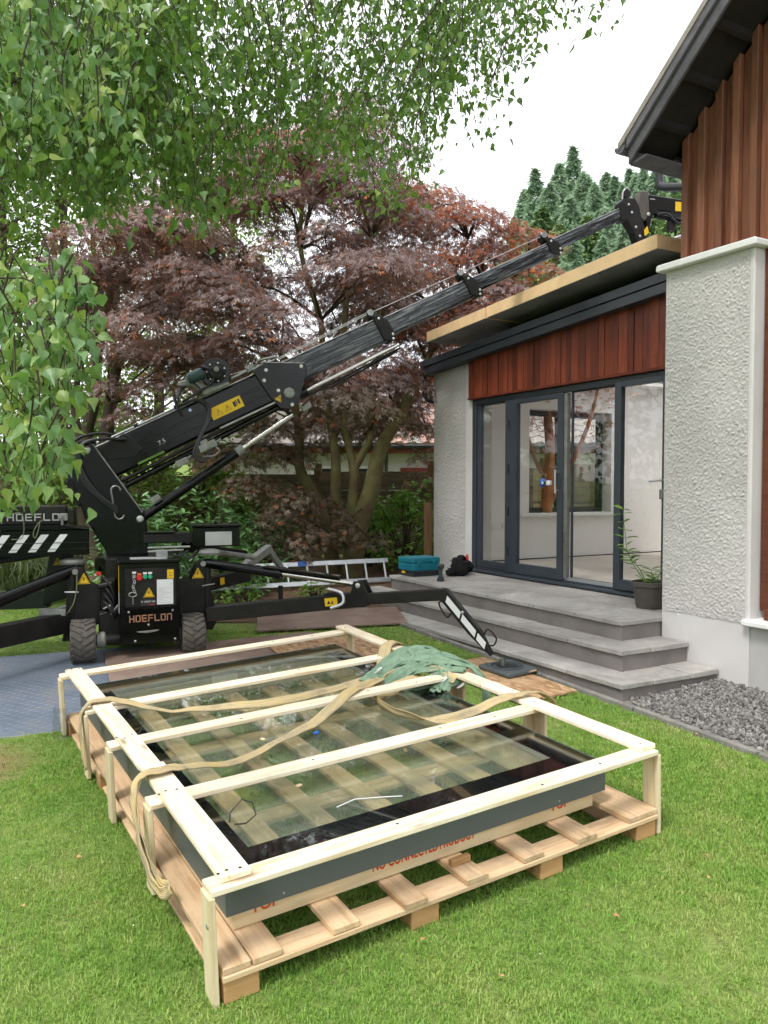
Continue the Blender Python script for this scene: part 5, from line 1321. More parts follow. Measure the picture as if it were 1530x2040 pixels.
# right counterweight box and arm, left battery boxes with stripes
part('arm', MB().box(0.02, 0.50, 0.05, 0.15, 0.985, 1.075), M['blackmat'], None, 0.008)
part('arm_cap', MB().box(0.03, 0.30, 0.03, 0.17, 1.076, 1.088), M['black'], None, 0.003)
part('tool_box', MB().prism([(0.452, 0.945), (0.875, 0.945), (0.875, 1.125), (0.452, 1.125)], 0.0, 0.34), M['black'], None, 0.008)
part('tool_box_lid', MB().box(0.440, 0.888, -0.015, 0.355, 1.126, 1.150), M['black'], None, 0.006)
part('reflector_plate', MB().box(0.56, 0.80, -0.004, -0.001, 0.958, 1.082), M['greyletter'], None, 0.001)
part('aerial', MB().tube([(0.70, 0.1, 1.15), (0.70, 0.1, 1.36)], 0.004, 6), M['reed'], None)
part('box_knob', MB().lathe([(0.012, 0), (0.018, 0.02), (0.01, 0.03)], 10), M['blackmat'], Matrix.Translation((0.66, 0.05, 1.15)))
for k in range(3): hose([(0.10+0.1*k, -0.05, 0.93), (0.2+0.1*k, -0.10, 0.90-0.02*k), (0.32+0.08*k, -0.06, 0.92)], 0.011, I4)
part('pipe_bundle', MB().tube([(0.05, -0.08, 0.955), (0.42, -0.05, 0.955)], 0.012, 8).tube([(0.05, -0.11, 0.925), (0.36, -0.08, 0.93)], 0.010, 8).box(0.12, 0.22, -0.12, -0.02, 0.86, 0.93), M['steel'], None, 0.003)
part('battery_box', MB().box(-1.75, -0.43, -0.02, 0.36, 0.905, 1.125), M['black'], None, 0.008)
part('battery_lid', MB().prism([(-1.75, 1.126), (-0.425, 1.126), (-0.62, 1.165), (-1.75, 1.165)], -0.03, 0.37), M['black'], None, 0.004)
for k in range(5):
    xx = -0.66 - k*0.150
    part('white_stripe', MB().prism([(xx-0.105, 0.938), (xx-0.045, 0.938), (xx+0.060, 1.085), (xx-0.002, 1.085)], -0.0225, -0.0205), M['whitefilm'])
part('strap_line', MB().box(-1.7, -0.43, -0.026, -0.0235, 1.010, 1.016).box(-1.7, -0.43, -0.026, -0.0235, 0.958, 0.962), M['blackmat'])
part('battery_box_upper', MB().box(-1.75, -0.61, 0.05, 0.36, 1.166, 1.325), M['blackmat'], None, 0.008)
strokes('lettering', 'HOEFLON', M['greyletter'], crane, frame((-1.075, 0.0488, 1.205), (1, 0, 0), (0, -1, 0)), 0.052, 0.045, 0.026, 0.010)
part('connector', MB().box(-0.67, -0.60, 0.0, 0.10, 1.20, 1.26).tube([(-0.66, -0.01, 1.23), (-0.66, -0.03, 1.23)], 0.02, 10).box(-0.655, -0.635, -0.02, 0.04, 1.16, 1.21), M['castgrey'], None, 0.004)
part('connector', MB().box(-0.60, -0.55, 0.0, 0.12, 1.18, 1.30), M['blackmat'], None, 0.006)
part('cable', MB().tube(spline([(-1.15, -0.03, 1.22), (-1.0, -0.05, 1.27), (-0.95, -0.06, 1.25), (-0.94, -0.07, 1.13), (-0.96, -0.06, 1.06), (-1.04, -0.05, 1.05)], 6), 0.004, 5), M['reed'], None, smooth=True)
part('cable', MB().tube(spline([(-0.80, -0.03, 1.21), (-0.84, -0.05, 1.17), (-0.87, -0.06, 1.10), (-0.855, -0.06, 1.06), (-0.83, -0.05, 1.13), (-0.82, -0.04, 1.2)], 6), 0.004, 5), M['reed'], None, smooth=True)

# ---- outriggers
def tri_plate(poly, y0, y1, name='bracket'): return part(name, MB().prism(poly, y0, y1), M['blackmat'], None, 0.006)
tri_plate([(0.31, 0.36), (0.56, 0.36), (0.60, 0.42), (0.565, 0.80), (0.52, 0.83), (0.47, 0.80), (0.42, 0.66), (0.31, 0.66)], -0.06, -0.02)
tri_plate([(0.31, 0.36), (0.56, 0.36), (0.60, 0.42), (0.565, 0.80), (0.52, 0.83), (0.47, 0.80), (0.42, 0.66), (0.31, 0.66)], 0.05, 0.09)
tri_plate([(-0.64, 0.30), (-0.34, 0.30), (-0.34, 0.62), (-0.42, 0.66), (-0.49, 0.80), (-0.55, 0.80), (-0.60, 0.70)], -0.05, -0.01)
tri_plate([(-0.64, 0.30), (-0.34, 0.30), (-0.34, 0.62), (-0.42, 0.66), (-0.49, 0.80), (-0.55, 0.80), (-0.60, 0.70)], 0.05, 0.09)
tri_sticker(crane, Matrix.Translation((0.485, -0.0615, 0.715)), 0.052)
tri_sticker(crane, Matrix.Translation((-0.475, -0.0515, 0.700)), 0.052)
part('post_tube', MB().tube([(0.57, -0.04, 0.36), (0.57, -0.04, 0.78)], 0.034, 12), M['blackmat'], None, smooth=True)
part('post_tube', MB().tube([(-0.575, -0.03, 0.33), (-0.575, -0.03, 0.74)], 0.034, 12), M['blackmat'], None, smooth=True)
part('post_clip', MB().tube([(0.52, -0.08, 0.60), (0.63, -0.08, 0.615)], 0.007, 6), M['steel'])
part('post_clip', MB().tube([(-0.63, -0.07, 0.595), (-0.52, -0.07, 0.59)], 0.007, 6), M['whitefilm'])
part('swing_arm', MB().prism([(0.50, 0.20), (0.62, 0.18), (0.68, 0.30), (0.58, 0.62), (0.53, 0.62)], 0.0, 0.06), M['blackmat'], None, 0.008)
part('swing_arm', MB().prism([(-0.66, 0.16), (-0.55, 0.16), (-0.50, 0.60), (-0.57, 0.60)], 0.0, 0.05), M['blackmat'], None, 0.008)
part('grey_cap', MB().lathe([(0.075, -0.02), (0.082, 0.0), (0.07, 0.022), (0.03, 0.035)], 18), M['castgrey'], Matrix.Translation((0.60, -0.02, 0.895)) @ Matrix.Diagonal((1.3, 0.8, 1, 1)), smooth=True)
part('grey_cap', MB().lathe([(0.075, -0.02), (0.082, 0.0), (0.07, 0.022), (0.03, 0.035)], 18), M['castgrey'], Matrix.Translation((-0.57, 0.06, 0.84)) @ Matrix.Diagonal((1.3, 0.8, 1, 1)), smooth=True)
part('pivot_pin', MB().tube([(0.53, -0.09, 0.80), (0.53, 0.11, 0.80)], 0.024, 12), M['steel'], None, smooth=True)
part('pivot_pin', MB().tube([(-0.545, -0.08, 0.765), (-0.545, 0.11, 0.765)], 0.024, 12), M['steel'], None, smooth=True)
def obeam(name, a, b, w, h, m='blackmat', ext=0.0, parent=None):
    a, b = Vector(a), Vector(b); L = (b-a).length
    return part(name, MB().box(-ext, L, -w/2, w/2, -h/2, h/2), M[m], frame(a, b-a, (0, 0, 1)), 0.006, parent=parent)
# front right outrigger: beam towards the steps, telescoping leg, folding foot
o1 = bpy.data.objects.new('outrigger', None); link(o1, crane)
A, B_, C_, D_ = Vector((0.56, -0.22, 0.365)), Vector((1.72, -0.96, 0.545)), Vector((2.27, -1.515, 0.632)), Vector((2.60, -1.85, 0.125))
obeam('outer_beam', A, A + (B_-A)*1.02, 0.115, 0.125, parent=o1)
obeam('inner_beam', A + (B_-A)*0.98, C_, 0.085, 0.092, 'blackmat', parent=o1)
tb = (C_ - B_).normalized()
for k in range(14):
    p = B_ + tb*(0.10 + k*0.031)
    MB().lathe([(0.007, 0), (0.007, 0.002)], 8).obj('peg_hole', M['inkblack'], o1, frame(p + Vector((-0.70, -0.72, 0)).normalized()*0.0432 + Vector((0, 0, -0.012)), (0, 0, 1), (-0.70, -0.72, 0)))
Bk = frame(B_ + Vector((0, 0, 0.02)), (C_-A), (0, 0, 1))
part('knee_plate', MB().prism([(-0.16, -0.07), (0.06, -0.09), (0.10, 0.02), (0.06, 0.135), (-0.02, 0.135), (-0.05, 0.05)], -0.068, -0.050), M['blackmat'], Bk, 0.004, parent=o1)
part('knee_plate', MB().prism([(-0.16, -0.07), (0.06, -0.09), (0.10, 0.02), (0.06, 0.135), (-0.02, 0.135), (-0.05, 0.05)], 0.050, 0.068), M['blackmat'], Bk, 0.004, parent=o1)
bolt((0.02, -0.068, 0.10), (0, -1, 0), 0.022, Bk, parent=o1, h=0.014, name='pivot_pin')
T0 = Vector((0.545, -0.02, 0.80)); T1 = Bk @ Vector((0.02, 0, 0.10)); tm = T0 + (T1-T0)*0.50
part('cylinder_barrel', MB().tube([T0, tm], 0.044, 16), M['black'], parent=o1, smooth=True)
part('cylinder_gland', MB().tube([tm - (T1-T0)*0.02, tm + (T1-T0)*0.015], 0.050, 16), M['black'], parent=o1, smooth=True)
part('cylinder_rod', MB().tube([tm, T1], 0.023, 14), M['chrome'], parent=o1, smooth=True)
part('cylinder_guard', MB().box(0.0, 0.72, -0.045, 0.045, 0.030, 0.052), M['black'], frame(tm - (T1-T0)*0.10, T1-T0, (0, 0, 1)), 0.005, parent=o1)
part('hose', MB().tube(spline([A + Vector((0.05, -0.03, 0.07)), A + Vector((0.4, -0.22, 0.12)), A + Vector((0.8, -0.5, 0.17)), B_ + Vector((-0.2, 0.05, 0.06)), B_ + Vector((-0.12, 0.0, -0.03))], 6), 0.012, 8), M['hose'], parent=o1, smooth=True)
part('hose', MB().tube(spline([B_ + Vector((-0.26, 0.06, 0.09)), B_ + Vector((-0.17, -0.03, 0.06)), B_ + Vector((-0.17, -0.06, -0.02)), B_ + Vector((-0.27, -0.04, -0.06))], 6), 0.013, 8), M['alum'], parent=o1, smooth=True)
so = frame(A + (B_-A)*0.83, (B_-A), (0, 0, 1))
part('sticker', MB().box(-0.055, 0.055, -0.0605, -0.0580, -0.028, 0.040), M['yellow'], so, parent=o1)
part('pictogram', MB().prism([(-0.035, -0.012), (-0.005, -0.012), (-0.02, 0.020)], -0.0618, -0.0606).prism([(0.0, -0.012), (0.02, -0.012), (0.01, 0.020)], -0.0618, -0.0606), M['inkblack'], so, parent=o1)
lg = D_ - C_; ln = lg.normalized()
legM = frame(C_, lg, Vector((0.55, -0.5, 0.7)))
part('folding_leg', MB().prism([(-0.03, 0.035), (0.40, 0.035), (0.60, -0.015), (0.60, -0.035), (0.36, -0.060), (-0.03, -0.060)], -0.035, 0.035, frame((0, 0, 0), (1, 0, 0), (0, 0, 1))), M['blackmat'], legM, 0.005, parent=o1)
for x0, x1 in ((0.02, 0.19), (0.21, 0.38), (0.40, 0.50)):
    part('white_stripe', MB().prism([(x0, 0.012), (x1, 0.012), (x1+0.03, -0.034), (x0+0.03, -0.034)], -0.0380, -0.0362), M['whitefilm'], legM, parent=o1)
bolt((0.20, -0.036, 0.02), (0, -1, 0), 0.012, legM, parent=o1)
part('grip', MB().tube(spline([(0.44, 0, 0.03), (0.43, 0, 0.085), (0.52, 0, 0.09), (0.55, 0, 0.04), (0.53, 0, 0.005)], 5), 0.007, 6), M['blackmat'], legM, smooth=True, parent=o1)
part('grip', MB().tube(spline([(0.02, 0, -0.06), (0.02, 0, -0.10), (0.14, 0, -0.12), (0.14, 0, -0.06)], 5), 0.007, 6), M['blackmat'], legM, smooth=True, parent=o1)
part('ankle', MB().tube([D_ + Vector((0, 0, 0.03)), D_ + Vector((0.003, -0.003, -0.055))], 0.022, 12), M['steel'], smooth=True, parent=o1)
part('foot', MB().lathe([(0.085, 0.0), (0.085, 0.014), (0.05, 0.028), (0.03, 0.05)], 24), M['blackmat'], Matrix.Translation(D_ + Vector((0.003, -0.003, -0.098))), smooth=True, parent=o1)
# front left outrigger
o2 = bpy.data.objects.new('outrigger', None); link(o2, crane)
A, B_ = Vector((-0.60, -0.02, 0.335)), Vector((-2.0, -1.15, 0.27))
obeam('outer_beam', A, B_, 0.115, 0.175, parent=o2)
T0, T1 = Vector((-0.545, 0.02, 0.775)), Vector((-1.9, -0.95, 0.31)); tm = T0 + (T1-T0)*0.55
part('cylinder_barrel', MB().tube([T0, tm], 0.052, 16), M['black'], smooth=True, parent=o2)
part('cylinder_rod', MB().tube([tm, T1], 0.024, 12), M['chrome'], smooth=True, parent=o2)
part('valve_block', MB().box(-0.83, -0.62, -0.14, -0.02, 0.40, 0.46).tube([(-0.8, -0.12, 0.43), (-0.62, -0.10, 0.48)], 0.012, 8), M['castgrey'], None, 0.006, parent=o2)
part('hose', MB().tube(spline([(-0.53, -0.07, 0.75), (-0.535, -0.08, 0.62), (-0.56, -0.09, 0.5), (-0.62, -0.10, 0.40)], 6), 0.006, 6), M['reed'], smooth=True, parent=o2)
# rear left outrigger
o3 = bpy.data.objects.new('outrigger', None); link(o3, crane)
part('bracket', MB().prism([(-0.84, 0.42), (-0.56, 0.50), (-0.56, 0.86), (-0.68, 0.92), (-0.77, 0.90)], 0.42, 0.47), M['greenblack'], None, 0.008, parent=o3)
tri_sticker(o3, Matrix.Translation((-0.70, 0.4185, 0.815)), 0.042)
obeam('outer_beam', (-0.78, 0.50, 0.47), (-2.2, 0.95, 0.42), 0.10, 0.16, 'greenblack', parent=o3)
part('cylinder_barrel', MB().tube([(-0.72, 0.45, 0.92), (-2.0, 0.85, 0.70)], 0.055, 16), M['black'], smooth=True, parent=o3)
# rear right outrigger with a folded leg
o4 = bpy.data.objects.new('outrigger', None); link(o4, crane)
part('cylinder_barrel', MB().tube([(0.40, 0.30, 0.93), (1.05, 0.75, 0.80)], 0.045, 14), M['black'], smooth=True, parent=o4)
part('cylinder_barrel', MB().tube([(0.55, 0.20, 0.90), (1.12, 0.62, 0.78)], 0.026, 12), M['castgrey'], smooth=True, parent=o4)
obeam('outer_beam', (0.40, 0.60, 0.48), (1.15, 1.15, 0.55), 0.11, 0.13, parent=o4)
part('sticker', MB().box(-0.03, 0.03, -0.058, -0.056, -0.035, 0.035), M['yellow'], frame((0.80, 0.86, 0.53), (0.75, 0.55, 0.07), (0, 0, 1)), parent=o4)
obeam('inner_beam', (1.08, 1.10, 0.62), (1.46, 1.50, 0.80), 0.08, 0.085, 'castgrey', parent=o4)
obeam('folding_leg', (1.44, 1.48, 0.80), (1.62, 1.60, 0.56), 0.06, 0.06, 'castgrey', parent=o4)
part('foot_post', MB().tube([(1.50, 1.10, 0.02), (1.50, 1.10, 0.42)], 0.026, 10), M['blackmat'], parent=o4, smooth=True)
part('foot', MB().lathe([(0.14, 0.02), (0.14, 0.035), (0.05, 0.055)], 18), M['castgrey'], Matrix.Translation((1.50, 1.10, 0.02)), parent=o4, smooth=True)

# spreader pad under the front foot
D_ = KM @ Vector((2.603, -1.853, 0.0)); 
pz = gz(D_.x, D_.y)
pd = thing('spreader_pad', 'blue grey plastic spreader pad under the outrigger foot', 'pad', frame((D_.x+0.03, D_.y-0.03, pz+0.032), (math.cos(RAD(-58)), math.sin(RAD(-58)), -0.02), (-0.026, -0.05, 1)))
MB().box(-0.17, 0.19, -0.15, 0.15, 0.0, 0.032).obj('pad', M['skirt'], pd, bevel=0.008)
for r in (0.13, 0.095): MB().lathe([(r, 0.0325), (r, 0.036), (r-0.008, 0.036), (r-0.008, 0.0325)], 28).obj('ring', M['skirt'], pd)
MB().tube([(0.19, 0.06, 0.015), (0.22, 0.06, 0.03), (0.22, 0.10, 0.03), (0.19, 0.10, 0.015)], 0.006, 6).obj('rope_handle', M['pallet'], pd, smooth=True)

# ---------------------------------------------------------------- foliage
def nrm(a): return a / (np.linalg.norm(a, axis=-1, keepdims=True) + 1e-9)
BIRCH_V = [(0, 0, 0), (.15, .31, .12), (.40, .32, .13), (.72, .13, .02), (1.08, 0, -.22), (.72, -.13, .02), (.40, -.32, .05), (.15, -.31, .05), (.38, 0, -.04)]
BIRCH_F = [(8, i, (i+1) % 8) for i in range(8)]
def _maple():
    V, F = [], []
    for a, L in ((0, 1.0), (0.85, .86), (-0.85, .86), (1.75, .55), (-1.75, .55)):
        b = len(V); ca, sa = math.cos(a), math.sin(a)
        for r, o, z in ((0, 0, 0), (.52*L, .105, .03), (L, 0, -.10), (.52*L, -.105, .03)):
            V.append((.08 + r*ca - o*sa, r*sa + o*ca, z))
        F.append((b, b+1, b+2, b+3))
    return V, F
MAPLE_V, MAPLE_F = _maple()
LONG_V = [(0, 0, 0), (.3, .13, .03), (.7, .13, .02), (1, 0, -.08), (.7, -.13, .02), (.3, -.13, .03), (.5, 0, -.02)]
LONG_F = [(6, i, (i+1) % 6) for i in range(6)]

def crown_obj(name, parent, V, F, mats, idx=None, k=3):
    me = raw_mesh(name, V, F, mats, k)
    if idx is not None: me.polygons.foreach_set('material_index', np.asarray(idx, np.int32)); me.update()
    o = link(bpy.data.objects.new(name, me), parent)
    return o

def limb(mb, pts, r0, r1, n=8, seg=5):
    P = spline(pts, seg)
    mb.tube(P, [r0 + (r1-r0)*i/(len(P)-1) for i in range(len(P))], n)

# ---- copper maples behind the crane
def inpoly(x, z, poly):
    c = False; j = len(poly)-1
    for i in range(len(poly)):
        xi, zi = poly[i]; xj, zj = poly[j]
        if (zi > z) != (zj > z) and x < (xj-xi)*(z-zi)/(zj-zi) + xi: c = not c
        j = i
    return c

def maple(label, base, stems, poly, npads, yc, yr, leaves, seed, redx, lowz, trunk_m='moss', extra=()):
    t = thing('maple_tree', label, 'tree', Matrix.Translation(base))
    b = Vector(base); r = random.Random(seed); g = np.random.default_rng(seed)
    mb = MB(); nodes_ = []
    for pts, r0, r1 in stems:
        limb(mb, [Vector(p) - b for p in pts], r0, r1, 9, 6); nodes_ += [Vector(p) for p in pts[1:]]
    xs = [p[0] for p in poly]; zs = [p[1] for p in poly]
    pads = list(extra)
    while len(pads) < npads + len(extra):
        x, z = r.uniform(min(xs), max(xs)), r.uniform(min(zs), max(zs))
        if not inpoly(x, z, poly): continue
        y = yc + r.gauss(0, 0.55)*yr
        y = max(yc-yr, min(yc+yr, y))
        if x > 0.25: y = max(y, 11.9 + r.uniform(0, .7))            # keeps clear of the extension's end wall and roof
        pads.append((x, y, z, r.uniform(0.34, 0.80)))
    tw = MB()
    Ps, Xs, Zs, Ss, Mi = [], [], [], [], []
    for (x, y, z, R) in pads:
        c = Vector((x, y, z))
        nd = min(nodes_, key=lambda q: (q - c).length + (2.0 if q.z > c.z else 0))
        mid = (nd + c)/2 + Vector((r.uniform(-.2, .2), r.uniform(-.2, .2), 0.18))
        limb(tw, [nd - b, mid - b, c - b + Vector((0, 0, -.05))], 0.021*min(1.3, R/.5), 0.006, 5, 3)
        for _ in range(4):
            a = r.uniform(0, 6.28); e = c + Vector((math.cos(a)*R*.8, math.sin(a)*R*.8, -R*.22))
            limb(tw, [c - b, (c+e)/2 - b + Vector((0, 0, .06)), e - b], 0.009, 0.003, 4, 2)
        n = int(leaves*R*R/0.33)
        rad = R*np.sqrt(g.random(n)); a = g.random(n)*2*math.pi
        dome = 0.30*R*(1 - (rad/R)**1.7) - 0.16*R
        P = np.stack([x + rad*np.cos(a), y + rad*np.sin(a), z + dome + g.normal(0, 0.045, n) - 0.10*(rad/R)**3], 1)
        out = np.stack([np.cos(a), np.sin(a), -0.55 - 0.8*(rad/R) + g.normal(0, .25, n)], 1) + g.normal(0, .45, (n, 3))
        up = np.stack([0.6*np.cos(a)*(rad/R), 0.6*np.sin(a)*(rad/R), np.ones(n)], 1) + g.normal(0, .35, (n, 3))
        Ps.append(P); Xs.append(out); Zs.append(up); Ss.append(g.uniform(0.045, 0.082, n))
        pr = (.55 if r.random() < .6 else .15) if x > redx else (.45 if (z > 5.9 and r.random() < .6) else .05)
        mm = np.full(n, 2 if z < lowz else 0); mm[g.random(n) < pr] = 1; Mi.append(mm)
    V, F = scatter(MAPLE_V, MAPLE_F, np.concatenate(Ps) - np.array(base), np.concatenate(Xs), np.concatenate(Zs), np.concatenate(Ss))
    mb.obj('trunk', M[trunk_m], t, smooth=True)
    tag(tw.obj('branches', M['bark'], t), kind='stuff')
    o = crown_obj('crown', t, V, F, [M['maple'], M['maple_red'], M['maple_low']], np.repeat(np.concatenate(Mi), len(MAPLE_F)), 4)
    tag(o, kind='stuff')
    return t

Y = 11.0
def q(px, py, y=Y): return ((px-765)/1590*y, y, 1.6 + (966-py)/1590*y)
G0 = gz(-0.4, 11)
poly1 = [(-3.3, 5.9), (-1.42, 6.6), (-1.0, 6.95), (-.45, 6.9), (.59, 6.2), (1.35, 5.75), (1.9, 5.25), (2.25, 4.7), (2.25, 4.25), (1.5, 3.85), (.6, 3.1), (.4, 2.5), (-1.6, 2.45), (-2.9, 3.1), (-3.2, 4.4)]
extra1 = [(*q(590, 990, 10.2), .42), (*q(560, 1020, 10.3), .38), (*q(620, 1060, 10.2), .36), (*q(600, 1085, 10.4), .30), (*q(545, 1060, 10.5), .34), (*q(680, 1040, 10.4), .28), (*q(640, 1000, 10.5), .34), (*q(500, 960, 10.4), .5), (*q(740, 1070, 10.6), .3), (*q(740, 810, 9.8), .50), (*q(690, 790, 9.7), .55), (*q(790, 830, 11.9), .42), (*q(640, 770, 9.8), .45), (*q(850, 900, 12.2), .30), (*q(835, 950, 12.2), .26), (*q(520, 660, 9.6), .60), (*q(470, 600, 9.5), .62), (*q(560, 620, 9.5), .50), (*q(430, 560, 9.7), .6), (*q(360, 540, 9.8), .55), (*q(600, 690, 9.6), .5), (*q(830, 790, 12.2), .55), (*q(855, 850, 12.3), .40), (*q(800, 740, 11.9), .55), (*q(520, 890, 11.0), .5), (*q(580, 905, 11.2), .42), (*q(455, 905, 11.0), .5), (*q(640, 885, 11.3), .36), (*q(400, 890, 11.2), .5), (*q(550, 850, 11.2), .5), (*q(620, 830, 11.0), .45), (*q(690, 860, 11.4), .4), (*q(480, 830, 11), .5), (*q(740, 870, 11.6), .3), (*q(880, 560, 12.1), .6), (*q(960, 520, 12.2), .6), (*q(1020, 470, 12.3), .55), (*q(1060, 540, 12.4), .55), (*q(930, 450, 12.2), .6), (*q(990, 600, 12.4), .5), (*q(900, 640, 12.2), .55), (*q(860, 700, 12.2), .5), (*q(1075, 480, 12.4), .42)]
maple('large copper maple with mossy branching trunk behind the crane boom', (-0.43, Y, G0),
      [([(-0.43, Y, G0-.1), q(703, 1118), q(716, 1043), q(738, 981), q(751, 919), q(763, 882), q(790, 840), q(830, 760)], .17, .06),
       ([q(706, 1100), q(690, 1078), q(659, 1051), q(639, 1026), q(610, 990)], .10, .045),
       ([q(668, 1055), q(669, 994), q(669, 919), q(664, 877), q(650, 780), q(640, 640)], .085, .04),
       ([q(703, 1090), q(701, 1043), q(706, 957), q(704, 930), q(696, 894), q(680, 800), q(690, 600)], .09, .04),
       ([q(705, 935), q(723, 902), q(740, 860), q(745, 740), q(760, 560)], .06, .03),
       ([(-0.68, Y+.3, G0-.1), q(660, 1106, Y+.3), q(648, 1060, Y+.3), q(620, 980, Y+.3), q(597, 930, Y+.3), q(594, 845, Y+.3), q(560, 700, Y+.3)], .12, .05),
       ([q(790, 840), q(850, 720, 11.7), q(900, 630, 12.2), q(960, 560, 12.5)], .055, .02), ([q(850, 720, 11.7), q(900, 560, 12.3), q(930, 480, 12.5)], .035, .015), ([q(900, 630, 12.2), q(980, 590, 12.5), q(1050, 530, 12.6)], .03, .012), ([q(640, 640), q(600, 500), q(610, 360), q(620, 250)], .04, .02), ([q(690, 600), q(740, 480, 11.3), q(800, 420, 11.9), q(850, 390, 12.2)], .04, .015), ([q(560, 700), q(470, 560), q(420, 440)], .04, .02)],
      poly1, 112, 11.1, 1.8, 470, 11, 0.45, 2.7, extra=extra1)
poly2 = [(-4.5, 4.9), (-3.9, 5.3), (-3.2, 5.6), (-2.5, 5.5), (-2.2, 4.2), (-2.6, 3.0), (-3.5, 2.9), (-4.3, 3.5)]
Yb = 11.8
maple('dark copper maple with several bare trunks behind the turret of the crane', (-4.1, Yb, gz(-4.1, Yb)),
      [([(-4.1, Yb, gz(-4, Yb)-.1), q(175, 900, Yb), q(190, 800, Yb), q(200, 700, Yb), q(230, 560, Yb)], .11, .05),
       ([(-4.0, Yb, gz(-4, Yb)-.1), q(215, 890, Yb), q(222, 810, Yb), q(240, 720, Yb), q(300, 600, Yb), q(330, 480, Yb)], .12, .045),
       ([(-4.3, Yb, gz(-4, Yb)-.1), q(140, 890, Yb), q(110, 830, Yb), q(90, 760, Yb), q(60, 640, Yb)], .10, .04),
       ([(-4.15, Yb-.2, gz(-4, Yb)-.1), q(160, 880, Yb), q(150, 800, Yb), q(170, 700, Yb), q(180, 560, Yb)], .07, .03)],
      poly2, 28, 11.6, 1.4, 430, 23, 99, 2.2, 'bark', extra=[(*q(330, 760, 10.6), .55), (*q(270, 820, 10.8), .45), (*q(380, 700, 10.4), .5), (*q(300, 690, 10.6), .55), (*q(230, 770, 10.9), .4), (*q(440, 720, 10.5), .4), (*q(160, 570, 10.8), .5), (*q(230, 530, 10.6), .55)])

# ---- birch hanging over the lawn from the left
birch = thing('birch_tree', 'green birch with hanging leafy twigs across the top left of the view', 'tree', Matrix.Translation((-4.6, 4.2, gz(-4.6, 4.2))))
bb = Vector((-4.6, 4.2, gz(-4.6, 4.2)))
rb = random.Random(31); gb = np.random.default_rng(31)
trunk = MB()
limb(trunk, [(0, 0, -.1), (0.05, 0, 2.0), (-.05, .1, 4.0), (.1, .2, 6.5)], .20, .09, 12, 6)
limbs = [[(-4.6, 4.25, 4.2), (-3.3, 4.5, 4.62), (-2.2, 4.9, 5.0), (-.9, 5.2, 5.35), (.5, 5.4, 5.6), (1.6, 5.5, 5.55)],
         [(-4.6, 4.25, 3.2), (-3.2, 4.6, 3.62), (-2.4, 4.7, 3.82), (-1.7, 4.8, 4.2), (-1.2, 5.0, 4.5)],
         [(-4.6, 4.25, 3.4), (-3.0, 3.4, 3.7), (-1.9, 2.8, 3.75), (-1.0, 2.6, 3.7)],
         [(-4.6, 4.25, 4.6), (-3.0, 5.4, 5.3), (-1.5, 6.2, 5.9), (0.1, 6.6, 6.0), (1.2, 6.5, 5.7)],
         [(-4.6, 4.25, 3.0), (-3.4, 3.1, 3.1), (-2.5, 2.6, 3.0), (-1.7, 2.45, 2.75)]]
for L in limbs: limb(trunk, [Vector(p) - bb for p in L], .055, .012, 8, 6)
trunk.obj('trunk', M['bark'], birch, smooth=True)
tw = MB(); BP, BX, BZ, BS, BI = [], [], [], [], []
def twig(end, length, n, size, mi, drift=0.55, leafjit=0.07):
    """a pendulous twig that ends at end, leaves hanging along it"""
    end = np.array(end, float); d = np.array([rb.uniform(-drift, drift), rb.uniform(-drift, drift), 1.0]); d /= np.linalg.norm(d)
    k = np.array([rb.uniform(-.12, .12), rb.uniform(-.12, .12), 0])*length
    pts = [end + d*length*t + k*math.sin(t*3.14) for t in (0, .25, .5, .75, 1)]
    tw.tube([Vector(p) - bb for p in pts], [.0012, .0018, .0022, .0028, .0034], 4, cap=False)
    t = gb.random(n)
    P = end + d*length*t[:, None] + k*np.sin(t*3.14)[:, None] + gb.normal(0, leafjit, (n, 3))
    BP.append(P); BX.append(np.stack([gb.normal(0, .55, n), gb.normal(0, .55, n), -np.ones(n)*gb.uniform(.35, 1.2, n)], 1))
    BZ.append(np.stack([gb.normal(0, 1, n), gb.normal(-.5, 1, n), gb.normal(.35, .7, n)], 1)); BS.append(size*gb.uniform(.42, 1.28, n)); BI.append(np.full(n, mi))
LOW = [(-300, 420), (0, 430), (120, 400), (200, 470), (260, 430), (330, 450), (400, 480), (470, 470), (530, 420), (590, 330), (640, 360), (700, 410), (760, 450), (800, 440), (840, 360), (880, 280), (920, 200), (950, 300), (985, 310), (1015, 200), (1050, 150), (1110, 70), (1180, 80), (1235, 60), (1262, -60), (1400, -300)]
def lowy(px): 
    return float(np.interp(px, [a for a, _ in LOW], [b for _, b in LOW]))
def pp(px, py, y): return ((px-765)/1590*y, y, 1.6 + (966-py)/1590*y)
n_tw = 0
def py_gap(px, u): return px < 760 and u < 0.22
while n_tw < 1500:
    px = rb.uniform(-180, 1250); y = rb.uniform(4.0, 6.6)
    if px > 900 and rb.random() < 0.42: continue
    if px > 520 and py_gap(px, rb.random()): continue
    if px > 1040 and rb.random() < 0.35: continue
    lo = lowy(px)
    if px > 420 and rb.random() < 0.25: continue
    py = lo - abs(rb.gauss(0, 0.42))*(lo + 420)
    if py < -420: continue
    twig(pp(px, py, y), rb.uniform(.35, .85), rb.randint(16, 30), (0.060 if px < 430 else 0.047)*rb.uniform(.8, 1.25), 0); n_tw += 1
for _ in range(150):                                            # upper crown, out of the picture but shading and mirrored
    twig((rb.uniform(-4.5, 1.2), rb.uniform(3.6, 8.0), rb.uniform(5.4, 7.2)), rb.uniform(.5, 1.1), 34, 0.07, 0, leafjit=.12)
